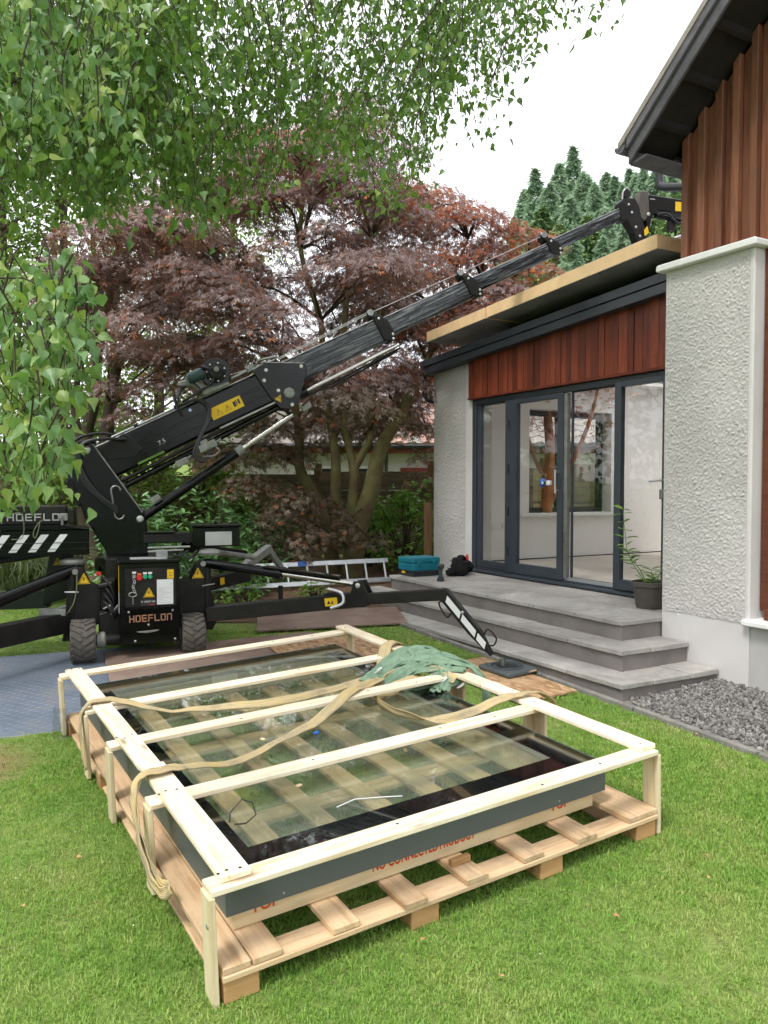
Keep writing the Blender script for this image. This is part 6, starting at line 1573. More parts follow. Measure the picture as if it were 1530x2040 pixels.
# near twigs at the left edge
NEAR = [(150, 1010), (10, 1040), (55, 1000), (115, 930), (140, 900), (95, 840), (45, 880), (15, 860), (85, 770), (150, 780), (20, 760), (120, 760), (20, 1010), (60, 1030), (100, 1000), (120, 960), (20, 900), (70, 930), (110, 880), (10, 800), (60, 820), (100, 790), (140, 740), (180, 700), (205, 690), (160, 690), (30, 720), (80, 720), (120, 700), (10, 660), (60, 650), (110, 650), (150, 660), (90, 980), (40, 960), (5, 990), (130, 850), (75, 860), (30, 840), (170, 730), (50, 760), (0, 930), (190, 680), (20, 620)]
for px, py in NEAR:
    twig(pp(px - rb.uniform(0, 25), py - rb.uniform(0, 15), rb.uniform(2.15, 2.75)), rb.uniform(.12, .24), rb.randint(9, 14), 0.052, 1, drift=.5, leafjit=.022)
for _ in range(120):                                            # the sprays they hang from
    px = rb.uniform(-60, 175); py = rb.uniform(560, 960) if px < 95 else rb.uniform(590, 800)
    twig(pp(px, py, rb.uniform(2.2, 2.9)), rb.uniform(.10, .22), rb.randint(4, 9), 0.050, 1, drift=.6, leafjit=.03)
for _ in range(120):
    px = rb.uniform(-80, 340)*rb.uniform(.4, 1); py = rb.uniform(-60, 360)
    twig(pp(px, py, rb.uniform(2.6, 3.6)), rb.uniform(.18, .36), rb.randint(8, 13), 0.052, 1, drift=.4, leafjit=.03)
for a, b_ in (((-60, 560), (170, 610)), ((-40, 640), (150, 660)), ((-30, 700), (110, 800)), ((-50, 540), (60, 700)), ((40, 700), (90, 960)), ((-20, 820), (60, 960)), ((100, 640), (200, 680))):
    A_, B2 = Vector(pp(*a, 2.5)), Vector(pp(*b_, 2.4))
    tw.tube([A_ - bb, (A_+B2)/2 - bb + Vector((0, 0, .04)), B2 - bb], [.004, .003, .0015], 5)
V, F = scatter(BIRCH_V, BIRCH_F, np.concatenate(BP) - np.array(bb), np.concatenate(BX), np.concatenate(BZ), np.concatenate(BS))
tag(crown_obj('crown', birch, V, F, [M['birch'], M['birch_near']], np.repeat(np.concatenate(BI), len(BIRCH_F))), kind='stuff')
tag(tw.obj('twigs', M['twig'], birch, fix=False), kind='stuff')

# ---- hedge closing the garden on the left and behind the viewer (mirrored in the glass and the crane's paint)
def hedge(label, pts, h, th, n, seed):
    g = np.random.default_rng(seed); P = []
    base = Vector((pts[0][0], pts[0][1], gz(*pts[0])))
    t = thing('garden_hedge', label, 'hedge', Matrix.Translation(base))
    mb = MB()
    for a, b in zip(pts[:-1], pts[1:]):
        m_ = n//(len(pts)-1); u = g.random(m_)
        x = a[0] + (b[0]-a[0])*u + g.normal(0, th, m_); y = a[1] + (b[1]-a[1])*u + g.normal(0, th, m_)
        zg = np.array([gz(i, j) for i, j in zip(x, y)])
        P.append(np.stack([x, y, zg + h*g.random(m_)*(.85 + .3*np.sin(u*17 + seed))], 1))
        for k in range(8):
            px_, py_ = a[0] + (b[0]-a[0])*k/8, a[1] + (b[1]-a[1])*k/8
            limb(mb, [Vector((px_, py_, gz(px_, py_)-.1)) - base, Vector((px_+.1, py_, gz(px_, py_)+h*.5)) - base, Vector((px_, py_+.1, gz(px_, py_)+h*.9)) - base], .05, .015, 6, 2)
    mb.obj('stems', M['bark'], t)
    P = np.concatenate(P); k = len(P)
    V, F = scatter(BIRCH_V, BIRCH_F, P - np.array(base), g.normal(0, 1, (k, 3)), g.normal(0, 1, (k, 3)) + np.array([0, 0, .5]), g.uniform(.13, .24, k))
    tag(crown_obj('foliage', t, V, F, M['rhodo']), kind='stuff')
hedge('tall green hedge along the left side of the garden, mirrored in the door glass', [(-9.0, -4), (-9.2, 4), (-9.0, 11.5)], 4.6, .35, 9000, 61)
hedge('tall green hedge behind the lawn, mirrored in the black paint of the crane', [(-9, -8), (0, -9), (9, -8)], 5.0, .5, 11000, 62)

# ---- slender trees beyond the fence on the left
def slender(label, x, y, h, lean, r0, seed, nl=2600, cz=0.62, cr=1.5, m='back_leaf'):
    g = np.random.default_rng(seed); r = random.Random(seed); z0 = gz(x, y)
    t = thing('background_tree', label, 'tree', Matrix.Translation((x, y, z0)), 'slender trees beyond the fence')
    mb = MB(); limb(mb, [(0, 0, -.2), (lean*.3, 0, h*.33), (lean*.7, .1, h*.66), (lean, 0, h)], r0, r0*.35, 8, 5)
    cs = []
    for k in range(22):
        zz = h*r.uniform(.16, 1.0); a = r.uniform(0, 6.28); L = r.uniform(.5, cr)
        s = Vector((lean*zz/h, 0, zz)); e = s + Vector((math.cos(a)*L, math.sin(a)*L, L*.5))
        limb(mb, [s, (s+e)/2 + Vector((0, 0, .1)), e], r0*.28, .008, 5, 3); cs.append((e, L)); cs.append(((s+e)/2, L*.6))
    mb.obj('trunk', M['bark'], t, smooth=True)
    n = nl; ci = g.integers(0, len(cs), n)
    C = np.array([tuple(c[0]) for c in cs])[ci]
    P = C + g.normal(0, .34, (n, 3))*np.array([1, 1, .7])
    V, F = scatter(BIRCH_V, BIRCH_F, P, np.stack([g.normal(0, 1, n), g.normal(0, 1, n), g.normal(-.6, .6, n)], 1), g.normal(0, 1, (n, 3)) + np.array([0, 0, .6]), g.uniform(.07, .13, n))
    tag(crown_obj('crown', t, V, F, M[m]), kind='stuff')
places = [(-8.6, 15.5, 9, .3), (-7.9, 17, 10, -.3), (-7.6, 15.0, 9.5, .2), (-7.1, 16.5, 10, .5), (-6.9, 14.8, 9, -.2), (-6.3, 15.6, 10, .1), (-6.1, 17.5, 11, -.4), (-5.6, 16.2, 9.5, .3), (-4.9, 17.2, 10, .2), (-4.4, 16.0, 9.2, -.2), (-9.3, 16.5, 10, .1), (-3.6, 17.8, 8.0, .3)]
ordn = ['leftmost', 'second', 'third', 'fourth', 'fifth', 'sixth', 'seventh', 'eighth', 'ninth', 'tenth', 'eleventh', 'rightmost']
for k, (x, y, h, ln_) in enumerate(sorted(places, key=lambda p: p[0]/p[1])):
    lab = 'slender green tree with bare pole trunk beyond the fence, ' + (ordn[k] + ' of its row' if k in (0, 11) else ordn[k] + ' from the left')
    slender(lab, x, y, h, ln_, .085 if k % 3 else .12, 100+k)

# ---- shrubs
def shrub(name, label, cat, c, rad, n, size, m, seed, tv=LONG_V, tf=LONG_F, stems=7, flat=1.0, rosette=True):
    g = np.random.default_rng(seed); r = random.Random(seed)
    x, y = c[0], c[1]; z0 = gz(x, y)
    t = thing(name, label, cat, Matrix.Translation((x, y, z0)))
    mb = MB(); tips = []
    for k in range(stems*6):
        d = Vector((r.gauss(0, 1), r.gauss(0, 1), abs(r.gauss(.35, .8)))).normalized()
        e = Vector((d.x*rad[0], d.y*rad[1], .12 + d.z*rad[2]))*r.uniform(.75, 1.05)
        tips.append(e)
        if k % 2 == 0: limb(mb, [(r.uniform(-.1, .1), r.uniform(-.1, .1), -.05), e*.5 + Vector((0, 0, .08)), e], .014, .004, 5, 3)
    mb.obj('stems', M['twig'], t)
    tp = np.array([tuple(e) for e in tips]); per = max(1, n//len(tips))
    P = np.repeat(tp, per, 0) + g.normal(0, .085*size/.1, (len(tips)*per, 3)); k = len(P)
    a = g.random(k)*6.28
    X = np.stack([np.cos(a), np.sin(a), g.normal(-.15, .35, k)], 1); Z = np.stack([g.normal(0, .4, k), g.normal(-.2, .4, k), np.ones(k)], 1)
    V, F = scatter(tv, tf, P, X, Z, g.uniform(.7, 1.15, k)*size)
    tag(crown_obj('foliage', t, V, F, M[m]), kind='stuff')
    return t
shrub('rhododendron', 'dark green rhododendron bush behind the crane tool box', 'shrub', (-2.55, 9.6), (.95, .6, 1.25), 2600, .13, 'rhodo', 41, stems=14)
shrub('rhododendron', 'low rhododendron at the fence right of the crane tool box', 'shrub', (-1.75, 10.6), (.65, .5, .95), 1300, .12, 'rhodo', 42, stems=9)
shrub('leafy_shrub', 'bright green leafy shrub beside the end wall of the extension', 'shrub', (0.30, 11.5), (.50, .4, 1.20), 900, .11, 'lime', 43, BIRCH_V, BIRCH_F, 10)
shrub('leafy_shrub', 'sparse green shrub behind the maple trunk against the fence', 'shrub', (-0.25, 11.9), (.4, .35, 1.0), 420, .10, 'lime', 44, BIRCH_V, BIRCH_F, 6)
shrub('leafy_shrub', 'light green bush against the fence behind the crane turret', 'shrub', (-4.6, 12.2), (1.3, .5, 2.3), 3200, .11, 'back_leaf', 45, BIRCH_V, BIRCH_F, 14)
shrub('leafy_shrub', 'green bush at the far left end of the fence', 'shrub', (-6.4, 12.0), (1.5, .6, 2.5), 3600, .11, 'back_leaf', 46, BIRCH_V, BIRCH_F, 14)
shrub('leafy_shrub', 'yellow green bush seen below the raised boom', 'shrub', (-3.0, 12.4), (1.0, .5, 2.2), 2400, .11, 'back_leaf', 48, BIRCH_V, BIRCH_F, 12)
shrub('small_plant', 'tiny leafy plant on the soil beside the plywood behind the crane', 'plant', (-1.55, 8.7), (.22, .2, .22), 110, .07, 'lime', 47, BIRCH_V, BIRCH_F, 4)
shrub('small_plant', 'low green plant on the soil at the foot of the ladder', 'plant', (-0.75, 8.85), (.2, .16, .14), 110, .06, 'lime', 49, BIRCH_V, BIRCH_F, 4)
def tussock(label, x, y, h, n, seed, m='reed'):
    g = np.random.default_rng(seed); t = thing('grass_tussock', label, 'ornamental grass', Matrix.Translation((x, y, gz(x, y))))
    a = g.random(n)*6.28; s = g.uniform(.1, .75, n); L = h*g.uniform(.6, 1.1, n)
    P0 = np.stack([g.normal(0, .13, n), g.normal(0, .13, n), np.zeros(n)], 1)
    D = np.stack([np.cos(a)*s, np.sin(a)*s, np.ones(n)], 1)
    P1 = P0 + D*L[:, None]*.6; P2 = P1 + np.stack([np.cos(a)*s*1.7, np.sin(a)*s*1.7, .45 - s], 1)*L[:, None]*.5
    W = np.stack([-np.sin(a), np.cos(a), np.zeros(n)], 1)*.006
    V = np.stack([P0-W, P0+W, P1+W, P1-W, P2], 1).reshape(-1, 3)
    b = np.arange(n)[:, None]*5
    F = np.concatenate([b+np.array([0, 1, 2]), b+np.array([0, 2, 3]), b+np.array([3, 2, 4])], 0)
    tag(crown_obj('blades', t, V, F, M[m]), kind='stuff')
tussock('pale striped ornamental grass clump behind the left outriggers', -4.3, 9.6, 1.05, 900, 5)
tussock('pale ornamental grass clump at the left edge behind the outriggers', -5.0, 9.9, 1.0, 700, 6)

# ---- conifers on the hillside
def conifer_mesh(name, h, R, seed, m, droop=.35, nsp=15000):
    """needle sprays: small hanging triangles all along drooping branches, thickest near the branch ends"""
    g = np.random.default_rng(seed)
    nb_ = int(nsp/22); f = g.random(nb_)**.85; a = g.random(nb_)*6.283
    L = (R*1.4*(1-f)**1.0 + .06)*g.uniform(.55, 1.15, nb_)*(1 + .25*np.sin(a*3 + seed + f*9))
    z = h*(.05 + .95*f)
    k = 22
    t = np.clip(g.random((nb_, k))**.7, .05, 1); lat = g.normal(0, .16, (nb_, k))*(1.15 - t)*L[:, None]
    r_ = t*L[:, None]; ca, sa = np.cos(a)[:, None], np.sin(a)[:, None]
    P = np.stack([r_*ca - lat*sa, r_*sa + lat*ca, z[:, None] - droop*r_*t + .16*r_ + g.normal(0, .07, (nb_, k))], -1).reshape(-1, 3)
    n = len(P)
    X = np.stack([(ca + g.normal(0, .5, (nb_, k))).ravel(), (sa + g.normal(0, .5, (nb_, k))).ravel(), g.normal(-.55, .35, n)], 1)
    Z = np.stack([g.normal(0, .6, n), g.normal(0, .6, n), np.ones(n)], 1)
    tv = [(0, 0, 0), (.55, .20, -.05), (1, 0, -.15), (.55, -.20, -.05)]
    V, F = scatter(tv, [(0, 1, 2, 3)], P, X, Z, g.uniform(.20, .46, n)*(.55 + .45*np.repeat(1-f, k)))
    return raw_mesh(name, V, F, m, 4)
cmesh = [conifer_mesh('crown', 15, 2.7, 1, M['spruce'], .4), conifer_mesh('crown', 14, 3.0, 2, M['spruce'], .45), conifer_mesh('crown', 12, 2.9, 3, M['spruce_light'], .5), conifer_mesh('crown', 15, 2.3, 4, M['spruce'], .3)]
ctrunk = MB().tube([(0, 0, -.5), (0, 0, 6), (0, 0, 11)], [.20, .11, .02], 8).mesh('trunk', M['bark'], smooth=True)
# (px of the stem, py of the top, distance, kind): turned into a position, a height and a scale once
rc = random.Random(77)
spots = [(1136, 302, 62, 3), (1062, 345, 62, 3), (1108, 335, 60, 0), (1090, 372, 55, 1), (1160, 352, 58, 1), (1200, 352, 64, 0), (1217, 360, 62, 3), (1247, 345, 70, 3), (1275, 342, 64, 0), (1300, 338, 60, 1), (1330, 350, 62, 1), (1040, 385, 66, 0), (1180, 372, 54, 1), (1232, 376, 56, 0), (1130, 400, 50, 1), (1262, 385, 52, 1), (1075, 420, 48, 2), (1200, 420, 47, 1), (1165, 440, 43, 2), (1110, 455, 42, 2), (1240, 440, 44, 1), (1310, 395, 44, 2), (1350, 385, 46, 2), (1338, 400, 38, 2), (1322, 330, 66, 0), (1262, 352, 66, 1), (1050, 400, 72, 1), (1078, 385, 74, 0), (1122, 372, 74, 1), (1150, 385, 72, 0), (1175, 378, 76, 1), (1210, 380, 74, 0), (1232, 372, 78, 1), (1285, 372, 74, 0), (1345, 362, 76, 1), (1020, 440, 60, 1), (1290, 420, 40, 2), (1380, 370, 58, 0), (1410, 360, 60, 1), (1135, 470, 36, 1), (1195, 475, 36, 1)]
ordw = 'first second third fourth fifth sixth seventh eighth ninth tenth eleventh twelfth thirteenth fourteenth fifteenth sixteenth seventeenth eighteenth nineteenth twentieth twenty-first twenty-second twenty-third twenty-fourth twenty-fifth twenty-sixth twenty-seventh twenty-eighth twenty-ninth thirtieth thirty-first thirty-second thirty-third thirty-fourth thirty-fifth thirty-sixth thirty-seventh thirty-eighth thirty-ninth fortieth forty-first forty-second'.split()
rank = {s: i for i, s in enumerate(sorted(spots))}
for s in spots:
    px, py, y, kd = s
    x = (px-765)/1590*y; ztop = 1.6 + (966-py)/1590*y; zg = gz(x, y)
    h0 = (15, 14, 12, 15)[kd]; sc = max(.5, (ztop - zg)/h0)
    i = rank[s] + 1
    look = ('broad dark green', 'drooping blue green', 'pale yellow green', 'narrow pointed')[kd]
    lab = ('tallest pointed spruce standing above the other conifers on the hillside' if px == 1136 else f'{look} conifer on the hillside, {ordw[i-1]} tree counted from the copper maple')
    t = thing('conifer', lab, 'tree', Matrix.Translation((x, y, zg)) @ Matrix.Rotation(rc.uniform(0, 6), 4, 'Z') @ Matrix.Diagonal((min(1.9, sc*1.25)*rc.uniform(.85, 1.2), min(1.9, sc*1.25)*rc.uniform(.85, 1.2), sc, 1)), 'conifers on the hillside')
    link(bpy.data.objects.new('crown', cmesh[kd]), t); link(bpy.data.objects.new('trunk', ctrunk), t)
    t.children[0]['kind'] = 'stuff'

# ---- lawn grass
def tuft(seed, n, h, spread):
    r = random.Random(seed); V, F = [], []
    for _ in range(n):
        x, y = r.gauss(0, spread), r.gauss(0, spread); a = r.uniform(0, 6.28); L = h*r.uniform(.5, 1.2); s = r.uniform(.1, .9); w = .0016*r.uniform(.7, 1.4)
        dx, dy = math.cos(a), math.sin(a); b = len(V)
        V += [(x - dy*w, y + dx*w, -.004), (x + dy*w, y - dx*w, -.004), (x + dx*L*s*.45 + dy*w*.8, y + dy*L*s*.45 - dx*w*.8, L*.62), (x + dx*L*s*.45 - dy*w*.8, y + dy*L*s*.45 + dx*w*.8, L*.62), (x + dx*L*s*1.1, y + dy*L*s*1.1, L*(1-.25*s))]
        F += [(b, b+1, b+2), (b, b+2, b+3), (b+3, b+2, b+4)]
    return raw_mesh('tuft', np.array(V), np.array(F), M['grass'], 3)
tufts = [tuft(k, 20, .011 + .004*(k % 3), .019) for k in range(6)]
gMi = gM.inverted()
def lawn_d(x, y):
    v = Vector((x, y, gz(x, y)))
    p = gMi @ v
    if abs(p.x) < 1.26 and abs(p.y) < 1.06: return 0
    h = HI @ v
    if h.y > -1.76: return 0
    if y > 7.9 and x > -3.6: return 0
    if (Vector((x, y)) - Vector((-1.35, 6.75))).length < 0.72 : return 0
    pn = noise.noise((x*1.7, y*1.7, 5))
    d = 2300 if y < 4.6 else 1300
    if y > 7.2: d = 500
    wr = math.hypot(x + 2.36, (y - 4.50)*1.1)                    # worn corner by the guard
    if wr < .62: d *= max(.30, min(1, (wr - .05 + .22*pn)/.42))
    return max(60, d*(0.85 + 0.35*pn))
Q, D = cells(lawn_d, -4.8, 2.8, 1.5, 7.9, 0.1)
Q2, D2 = cells(lambda x, y: 320 if y > 7.9 else 0, -7.0, -3.5, 7.9, 11.3, 0.25)
tag(gn_scatter('lawn_grass', Q + Q2, D + D2, tufts, .7, 1.25, 9, tilt=.22), 'short mown green lawn around the crate', 'grass', kind='stuff')

# ---------------------------------------------------------------- boundary fence
fence = thing('garden_fence', 'weathered horizontal board fence along the back of the garden', 'fence', Matrix.Translation((0, 13, gz(0, 13))))
rf = random.Random(12)
for bay in range(9):
    xa = -10.2 + bay*1.83
    z0 = gz(xa+.9, 13) - gz(0, 13)
    board('post', M['post_wood'] if bay in (5, 6) else M['fence'], fence, (xa-.02, .06, z0-.3), (xa-.02, .06, z0+1.50), .10, .10, up=(1, 0, 0))
    top = z0 + 1.40 + rf.uniform(-.02, .02)
    for k in range(9):
        h = .165; zz = top - .08 - k*.152
        board('fence_board', M['fence'], fence, (xa, (-.012 if k % 2 else .014), zz + rf.uniform(-.006, .006)), (xa+1.79, (-.012 if k % 2 else .014), zz + rf.uniform(-.006, .006)), h if k % 2 else h-.018, .016, up=(0, -1, .06), bevel=0.002)
pf = thing('fence_panel', 'newer pale slatted fence panel seen through the end window', 'fence', Matrix.Translation((2.75, 12.3, gz(2.75, 12.3))))
for k in range(3): board('fence_board', M['fence_pale'], pf, (-.45, 0, 1.25-.155*k), (.55, 0, 1.25-.155*k), .148, .018, up=(0, -1, 0))
for k in range(8): board('slat', M['fence_pale'], pf, (-.45, -.02, .80-.075*k), (.9, -.02, .80-.075*k), .05, .02, up=(0, -1, .3))
for xx in (-.4, .5): board('post', M['fence_pale'], pf, (xx, .06, -.1), (xx, .06, 1.34), .07, .07, up=(1, 0, 0))
gp_ = board('timber_post', M['post_wood'], None, (0.60, 10.9, gz(.6, 10.9)-.2), (0.60, 10.9, gz(.6, 10.9)+1.0), .11, .11, up=(1, 0, 0))
tag(gp_, 'short brown timber post against the end wall of the extension', 'post')

# ---------------------------------------------------------------- neighbour's bungalow
NM = Matrix.Translation((0, 17.5, gz(0, 17.5)))
nh = thing('bungalow', "white neighbouring bungalow with low tiled roof behind the fence", 'house', NM)
MB().box(-4.2, 8.5, 0, 6, -.3, 1.93).obj('wall', M['render'], nh)
MB().box(-4.5, 8.8, -.42, -.36, 1.80, 1.98).obj('fascia', M['brownframe'], nh, bevel=.01)
MB().box(-4.5, 8.8, -.36, .0, 1.93, 1.95).obj('soffit', M['brownframe'], nh)
MB().tube([(-4.5, -.47, 1.96), (8.8, -.47, 1.96)], .055, 8).obj('gutter', M['plastic_dark'], nh, smooth=True)
MB().tube([(.05, -.45, 1.94), (.05, -.42, 1.82), (.05, -.07, 1.62), (.05, -.06, -.2)], .038, 8).obj('downpipe', M['plastic_dark'], nh, smooth=True)
MB().add([(-4.6, -.48, 1.97), (8.9, -.48, 1.97), (8.9, 3.2, 4.1), (-4.6, 3.2, 4.1), (8.9, 6.6, 1.97), (-4.6, 6.6, 1.97)], [(0, 1, 2, 3), (3, 2, 4, 5)]).obj('roof', M['tile'], nh)
def tile_mesh(m):
    mb = MB(); n = 8; rows = []
    for i in range(n+1):
        u = i/n; x = u*.31; z = .05*abs(math.sin(u*math.pi*1.0))**.7 if u < .62 else .012
        rows.append((x, z))
    for y, dz in ((0, .018), (.36, -.004)): mb.v += [(x, y, z+dz+.01) for x, z in rows] 
    mb.v += [(x, 0, z*.2) for x, z in rows]
    mb.f = [(i, i+1, i+n+2, i+n+1) for i in range(n)] + [(i, i+2*(n+1), i+1+2*(n+1), i+1) for i in range(n)]
    return mb.mesh('roof_tile', m, smooth=False, fix=False)
tmA, tmB = tile_mesh(M['tile']), tile_mesh(M['redtile'])
sl_ = math.atan2(4.1-1.97, 3.68)
for r_ in range(7):
    for c_ in range(26):
        x = -.4 + c_*.30
        if x > 1.5 and x < 2.5: continue
        link(bpy.data.objects.new('roof_tile', tmB if x < 1.5 and (r_ + c_) % 3 else tmA), nh, Matrix.Translation((x, -.50 + r_*.29*math.cos(sl_), 1.985 + r_*.29*math.sin(sl_) + .002)) @ Matrix.Rotation(sl_, 4, 'X'))
nd = bpy.data.objects.new('door', None); link(nd, nh)
MB().box(.36, 1.08, -.05, -.004, -.2, 1.50).obj('door_panel', M['reddoor'], nd, bevel=.01)
MB().box(.50, .94, -.056, -.051, .9, 1.18).obj('pane', M['alu_in'], nd)
for xa in (-1.6, -.75):
    nw = bpy.data.objects.new('window', None); link(nw, nh)
    MB().box(xa, xa+.6, -.03, -.004, .65, 1.55).obj('window_frame', M['white'], nw, bevel=.01)
    MB().box(xa+.07, xa+.53, -.035, -.031, .72, 1.48).obj('pane', M['alu_in'], nw)
nw = bpy.data.objects.new('window', None); link(nw, nh)
MB().box(3.0, 3.6, -.03, -.004, .75, 1.5).obj('window_frame', M['white'], nw, bevel=.01)
MB().box(3.07, 3.53, -.035, -.031, .82, 1.43).obj('pane', M['alu_in'], nw)

# ---------------------------------------------------------------- ladder leaning on its edge by the bed
la, lb = Vector((0.06, 10.35, 0.375)), Vector((-1.95, 9.75, 0.335))
ladder = thing('ladder', 'aluminium ladder lying on its edge below the maple trunk', 'ladder', frame(la, lb - la, (0.2, .25, 1)))
L = (lb-la).length
lm = Vector((0, -.07, .255))
for p, nm in ((Vector((0, 0, 0)), 'rail'), (lm, 'rail')):
    MB().box(-.03, L+.6, -.013, .013, -.030, .030).obj(nm, M['alum'], ladder, Matrix.Translation(p), bevel=.004)
for k in range(10):
    x = .03 + k*.255
    MB().tube([(x, 0, 0), (x, lm.y, lm.z)], .015, 8).obj('rung', M['alum'], ladder, smooth=True)
MB().box(1.05, 1.17, lm.y-.02, lm.y+.02, lm.z-.034, lm.z+.034).obj('label_sleeve', M['blue'], ladder, bevel=.003)

# ---------------------------------------------------------------- things on the patio
tb = thing('tool_case', 'turquoise plastic power tool case on top of the black organiser', 'tool case', HM @ Matrix.Translation((-3.475, -.84, .068)) @ Matrix.Rotation(.06, 4, 'Z'))
MB().box(-.150, .150, -.195, .195, 0, .085).obj('base_shell', M['toolblue'], tb, bevel=.014, seg=2)
MB().box(-.152, .152, -.197, .197, .086, .150).obj('lid', M['toolblue'], tb, bevel=.018, seg=2)
for yy in (-.11, .11): MB().box(.150, .162, yy-.022, yy+.022, .055, .115).obj('latch', M['toolblue'], tb, bevel=.004)
for k in range(5): MB().box(.151, .156, -.07+k*.028, -.055+k*.028, .02, .07).obj('rib', M['toolblue'], tb, bevel=.002)
MB().box(-.10, .10, -.1985, -.196, .03, .06).obj('handle', M['toolblue'], tb, bevel=.001)
og = thing('organiser_box', 'shallow black organiser box with clear lid under the turquoise case', 'box', HM @ Matrix.Translation((-3.475, -.84, .002)) @ Matrix.Rotation(.06, 4, 'Z'))
MB().box(-.138, .145, -.18, .185, 0, .048).obj('tray', M['plastic_dark'], og, bevel=.006)
MB().box(-.142, .149, -.185, .190, .049, .064).obj('lid', M['plastic_clear'], og, bevel=.005)
for k in range(6): MB().box(.145, .150, -.17+k*.066, -.165+k*.066, .004, .048).obj('rib', M['plastic_clear'], og)
MB().box(-.07, -.01, -.200, -.185, .030, .055).obj('latch', M['yellow'], og, bevel=.004)

dl = thing('cordless_drill', 'green and black cordless drill standing on its battery on the patio', 'drill', HM @ Matrix.Translation((-2.84, -.955, .002)) @ Matrix.Rotation(-.75, 4, 'Z'))
MB().box(-.040, .045, -.034, .034, 0, .045).obj('battery', M['plastic_dark'], dl, bevel=.008, seg=2)
MB().box(-.030, .018, -.0348, -.0340, .010, .028).obj('battery_label', M['whitefilm'], dl)
MB().prism([(-.028, .046), (.028, .046), (.022, .10), (.016, .135), (-.024, .135), (-.022, .09)], -.019, .019).obj('grip', M['drillgreen'], dl, bevel=.007, seg=2)
MB().prism([(-.075, .135), (.055, .135), (.065, .160), (.055, .185), (-.065, .187), (-.08, .165)], -.028, .028).obj('body', M['drillgreen'], dl, bevel=.010, seg=2)
MB().lathe([(.020, 0), (.022, .02), (.017, .045), (.007, .055)], 16).obj('chuck', M['plastic_dark'], dl, frame((.062, 0, .161), (0, 0, 1), (1, 0, 0)), smooth=True)

bag = thing('tool_belt', 'heaped black tool belt with padded straps and tools beside the door frame', 'tool belt', HM @ Matrix.Translation((-3.28, -.36, .002)) @ Matrix.Rotation(-1.15, 4, 'Z'))
crumple('pouch', M['canvas'], bag, [(-.17, .0, .05), (-.08, -.02, .085), (.02, 0, .10), (.12, .02, .07), (.20, .04, .04)], .085, .060, 11)
crumple('strap', M['canvas'], bag, [(-.15, -.05, .05), (-.10, -.04, .15), (-.01, -.02, .205), (.08, 0, .17), (.14, .02, .07)], .034, .022, 12)
crumple('strap', M['canvas'], bag, [(-.05, -.07, .05), (.02, -.08, .15), (.10, -.04, .18), (.17, 0, .12), (.20, 0, .04)], .030, .020, 13)
crumple('padded_belt', M['canvas'], bag, [(.06, -.07, .035), (.15, -.06, .045), (.24, -.02, .045), (.28, .03, .05)], .045, .032, 14)
MB().lathe([(.016, 0), (.018, .05), (.010, .075)], 12).obj('screwdriver_handle', M['red'], bag, frame((-.165, -.03, .15), (1, 0, 0), (-.4, -.1, .9)), smooth=True)
for p, m_ in (((.0, -.095, .14), 'blue'), ((.13, -.105, .07), 'blue'), ((-.08, -.075, .15), 'whitefilm'), ((.06, -.105, .12), 'white'), ((-.14, -.085, .05), 'white'), ((.18, -.085, .06), 'white'), ((-.02, -.11, .08), 'drillgreen'), ((.09, -.10, .16), 'castgrey')):
    MB().box(-.016, .016, -.008, .008, -.024, .024).obj('tool', M[m_], bag, frame(p, (1, .2, .5), (0, -1, .4)), bevel=.005)

pot = thing('plant_pot', 'brown plastic pot with a leggy green plant by the roughcast pillar', 'plant pot', HM @ Matrix.Translation((-.40, -.40, .001)))
MB().lathe([(.115, 0), (.118, .01), (.146, .185), (.158, .19), (.160, .225), (.148, .228), (.144, .205), (.001, .200)], 32).obj('pot', M['pot'], pot, smooth=True)
MB().lathe([(.141, .198), (.06, .208), (.001, .206)], 20).obj('soil', M['soil'], pot, smooth=True)
st = MB(); PP, XX, ZZ, SS = [], [], [], []
rp = random.Random(8); gpn = np.random.default_rng(8)
def stem(pts, pairs, size, upto=.15):
    P = spline(pts, 6); st.tube(P, [.005 - .003*i/(len(P)-1) for i in range(len(P))], 6)
    for k in range(pairs):
        i = int(len(P)*(upto + (1-upto)*k/max(1, pairs-1))*.999); i = min(len(P)-1, i); a = k*1.57 + rp.uniform(-.4, .4)
        for s in (0, math.pi):
            PP.append(tuple(P[i])); XX.append((math.cos(a+s), math.sin(a+s), rp.uniform(-.1, .45))); ZZ.append((rp.uniform(-.3, .3), rp.uniform(-.3, .3), 1)); SS.append(size*rp.uniform(.75, 1.15))
stem([(-.04, 0, .2), (-.12, -.01, .33), (-.235, -.02, .44), (-.275, -.02, .62), (-.295, -.03, .84)], 9, .135, .40)
stem([(-.05, 0, .2), (-.12, -.02, .30), (-.20, -.03, .40), (-.22, -.03, .47)], 8, .11, .4)
stem([(0, 0, .2), (.0, .02, .26), (-.01, .02, .33)], 7, .10)
stem([(.02, 0, .2), (.05, -.03, .25), (.07, -.04, .29)], 6, .085)
stem([(-.02, .01, .2), (-.06, -.04, .24), (-.08, -.06, .27)], 4, .06)
stem([(.05, 0, .2), (.10, .0, .30), (.16, -.01, .40)], 2, .055, .85)
st.obj('stems', M['lime'], pot, smooth=True)
V, F = scatter(LONG_V, LONG_F, np.array(PP), np.array(XX), np.array(ZZ), np.array(SS))
tag(crown_obj('foliage', pot, V, F, M['lime']), kind='stuff')

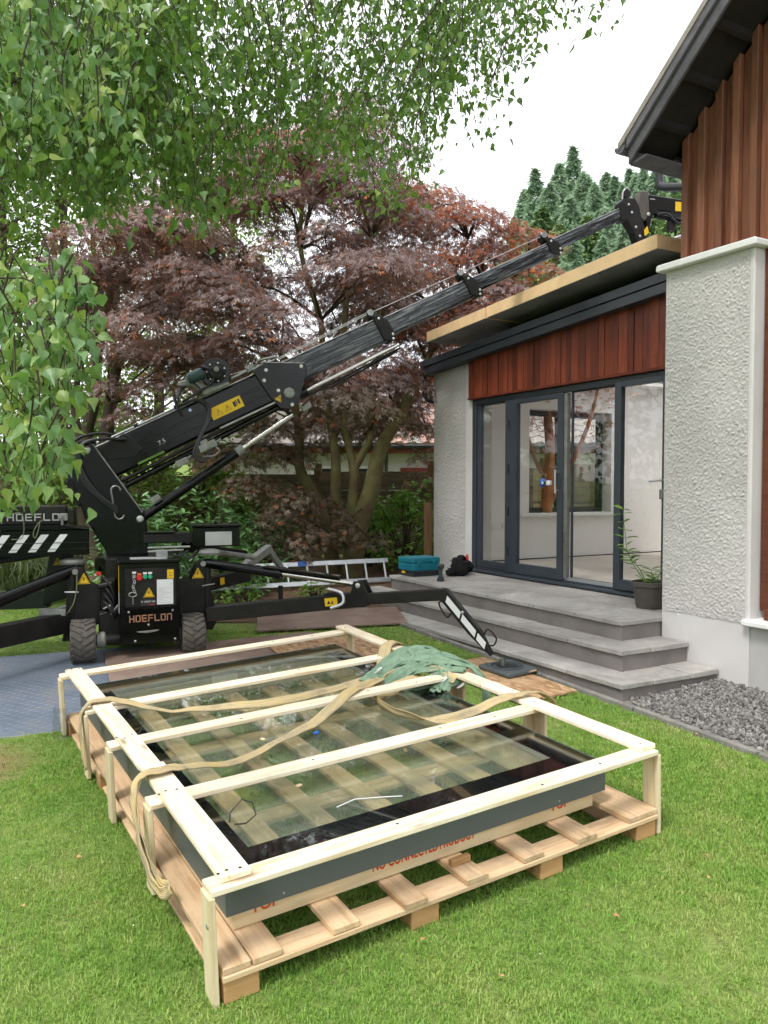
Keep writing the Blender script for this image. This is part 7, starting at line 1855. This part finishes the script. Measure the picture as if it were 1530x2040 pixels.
sc_ = thing('glass_lifter', 'blue and white suction cup clamped on the door glass beside the pull handle', 'suction cup', HM @ frame((-2.20, -.013, 1.08), (1, 0, 0), (0, -1, 0)))
MB().lathe([(.045, 0), (.048, .012), (.030, .030), (.02, .034)], 20).obj('cup', M['blue'], sc_, Matrix.Translation((-.055, 0, 0)), smooth=True)
MB().box(-.03, .04, -.020, .020, .018, .045).obj('grip', M['plastic_dark'], sc_, bevel=.006)
MB().box(.04, .10, -.026, .026, .008, .050).obj('body', M['whitefilm'], sc_, bevel=.012, seg=2)
MB().box(-.03, -.005, -.014, .014, .02, .05).obj('collar', M['whitefilm'], sc_, bevel=.004)

# clover flowers, fallen leaves and straw on the lawn
rl = random.Random(44); V, F = [], []
for k in range(45):
    x, y = rl.uniform(-2.2, 2.0), rl.uniform(1.7, 4.8)
    z = gz(x, y) + rl.uniform(.018, .032); r0 = rl.uniform(.002, .0045); b = len(V)
    for s in range(6):
        a = s*1.047; V.append((x + r0*math.cos(a), y + r0*math.sin(a), z))
    V += [(x, y, z+r0*1.1), (x, y, z-r0*.6)]
    for s in range(6): F += [(b+s, b+(s+1) % 6, b+6), (b+(s+1) % 6, b+s, b+7)]
o = link(bpy.data.objects.new('clover_flowers', raw_mesh('clover_flowers', np.array(V), np.array(F), M['white'], 3)))
tag(o, 'tiny white clover heads scattered through the lawn', 'flowers', kind='stuff')
n = 60
P = np.array([(x, y, gz(x, y)+.03) for x, y in [(rl.uniform(-2.2, 2.2), rl.uniform(1.7, 4.8)) for _ in range(n)]])
V, F = scatter(BIRCH_V, BIRCH_F, P, gb.normal(0, 1, (n, 3))*np.array([1, 1, .1]), np.tile([[0, 0, 1.]], (n, 1)) + gb.normal(0, .3, (n, 3)), gb.uniform(.012, .032, n))
o = link(bpy.data.objects.new('fallen_leaves', raw_mesh('fallen_leaves', V, F, M['block'], 3)))
tag(o, 'small brown fallen leaves on the lawn', 'leaves', kind='stuff')

# young tree standing outside the end window
yt = thing('young_tree', 'slim tree with orange brown bark seen through the end window', 'tree', Matrix.Translation((2.30, 11.4, gz(2.3, 11.4))))
mb = MB()
limb(mb, [(0, 0, -.1), (.02, 0, .9), (.06, 0, 1.7), (.02, .1, 2.6), (.1, .1, 3.4)], .10, .04, 9, 6)
limb(mb, [(.04, 0, 1.2), (-.15, 0, 1.55), (-.3, .1, 2.1)], .04, .02, 7, 4)
limb(mb, [(.05, 0, .9), (.35, .1, 1.4), (.62, .1, 2.0), (.8, .1, 2.7)], .05, .02, 7, 4)
mb.obj('trunk', M['orangebark'], yt, smooth=True)
n = 500; g9 = np.random.default_rng(9)
P = np.array([(.1, .1, 3.2), (-.3, .1, 2.3), (.8, .1, 2.8), (.5, .0, 2.4)])[g9.integers(0, 4, n)] + g9.normal(0, .28, (n, 3))
V, F = scatter(MAPLE_V, MAPLE_F, P, g9.normal(0, 1, (n, 3)) + np.array([0, 0, -.6]), g9.normal(0, .6, (n, 3)) + np.array([0, 0, 1]), g9.uniform(.05, .09, n))
tag(crown_obj('crown', yt, V, F, M['maple_red'], None, 4), kind='stuff')
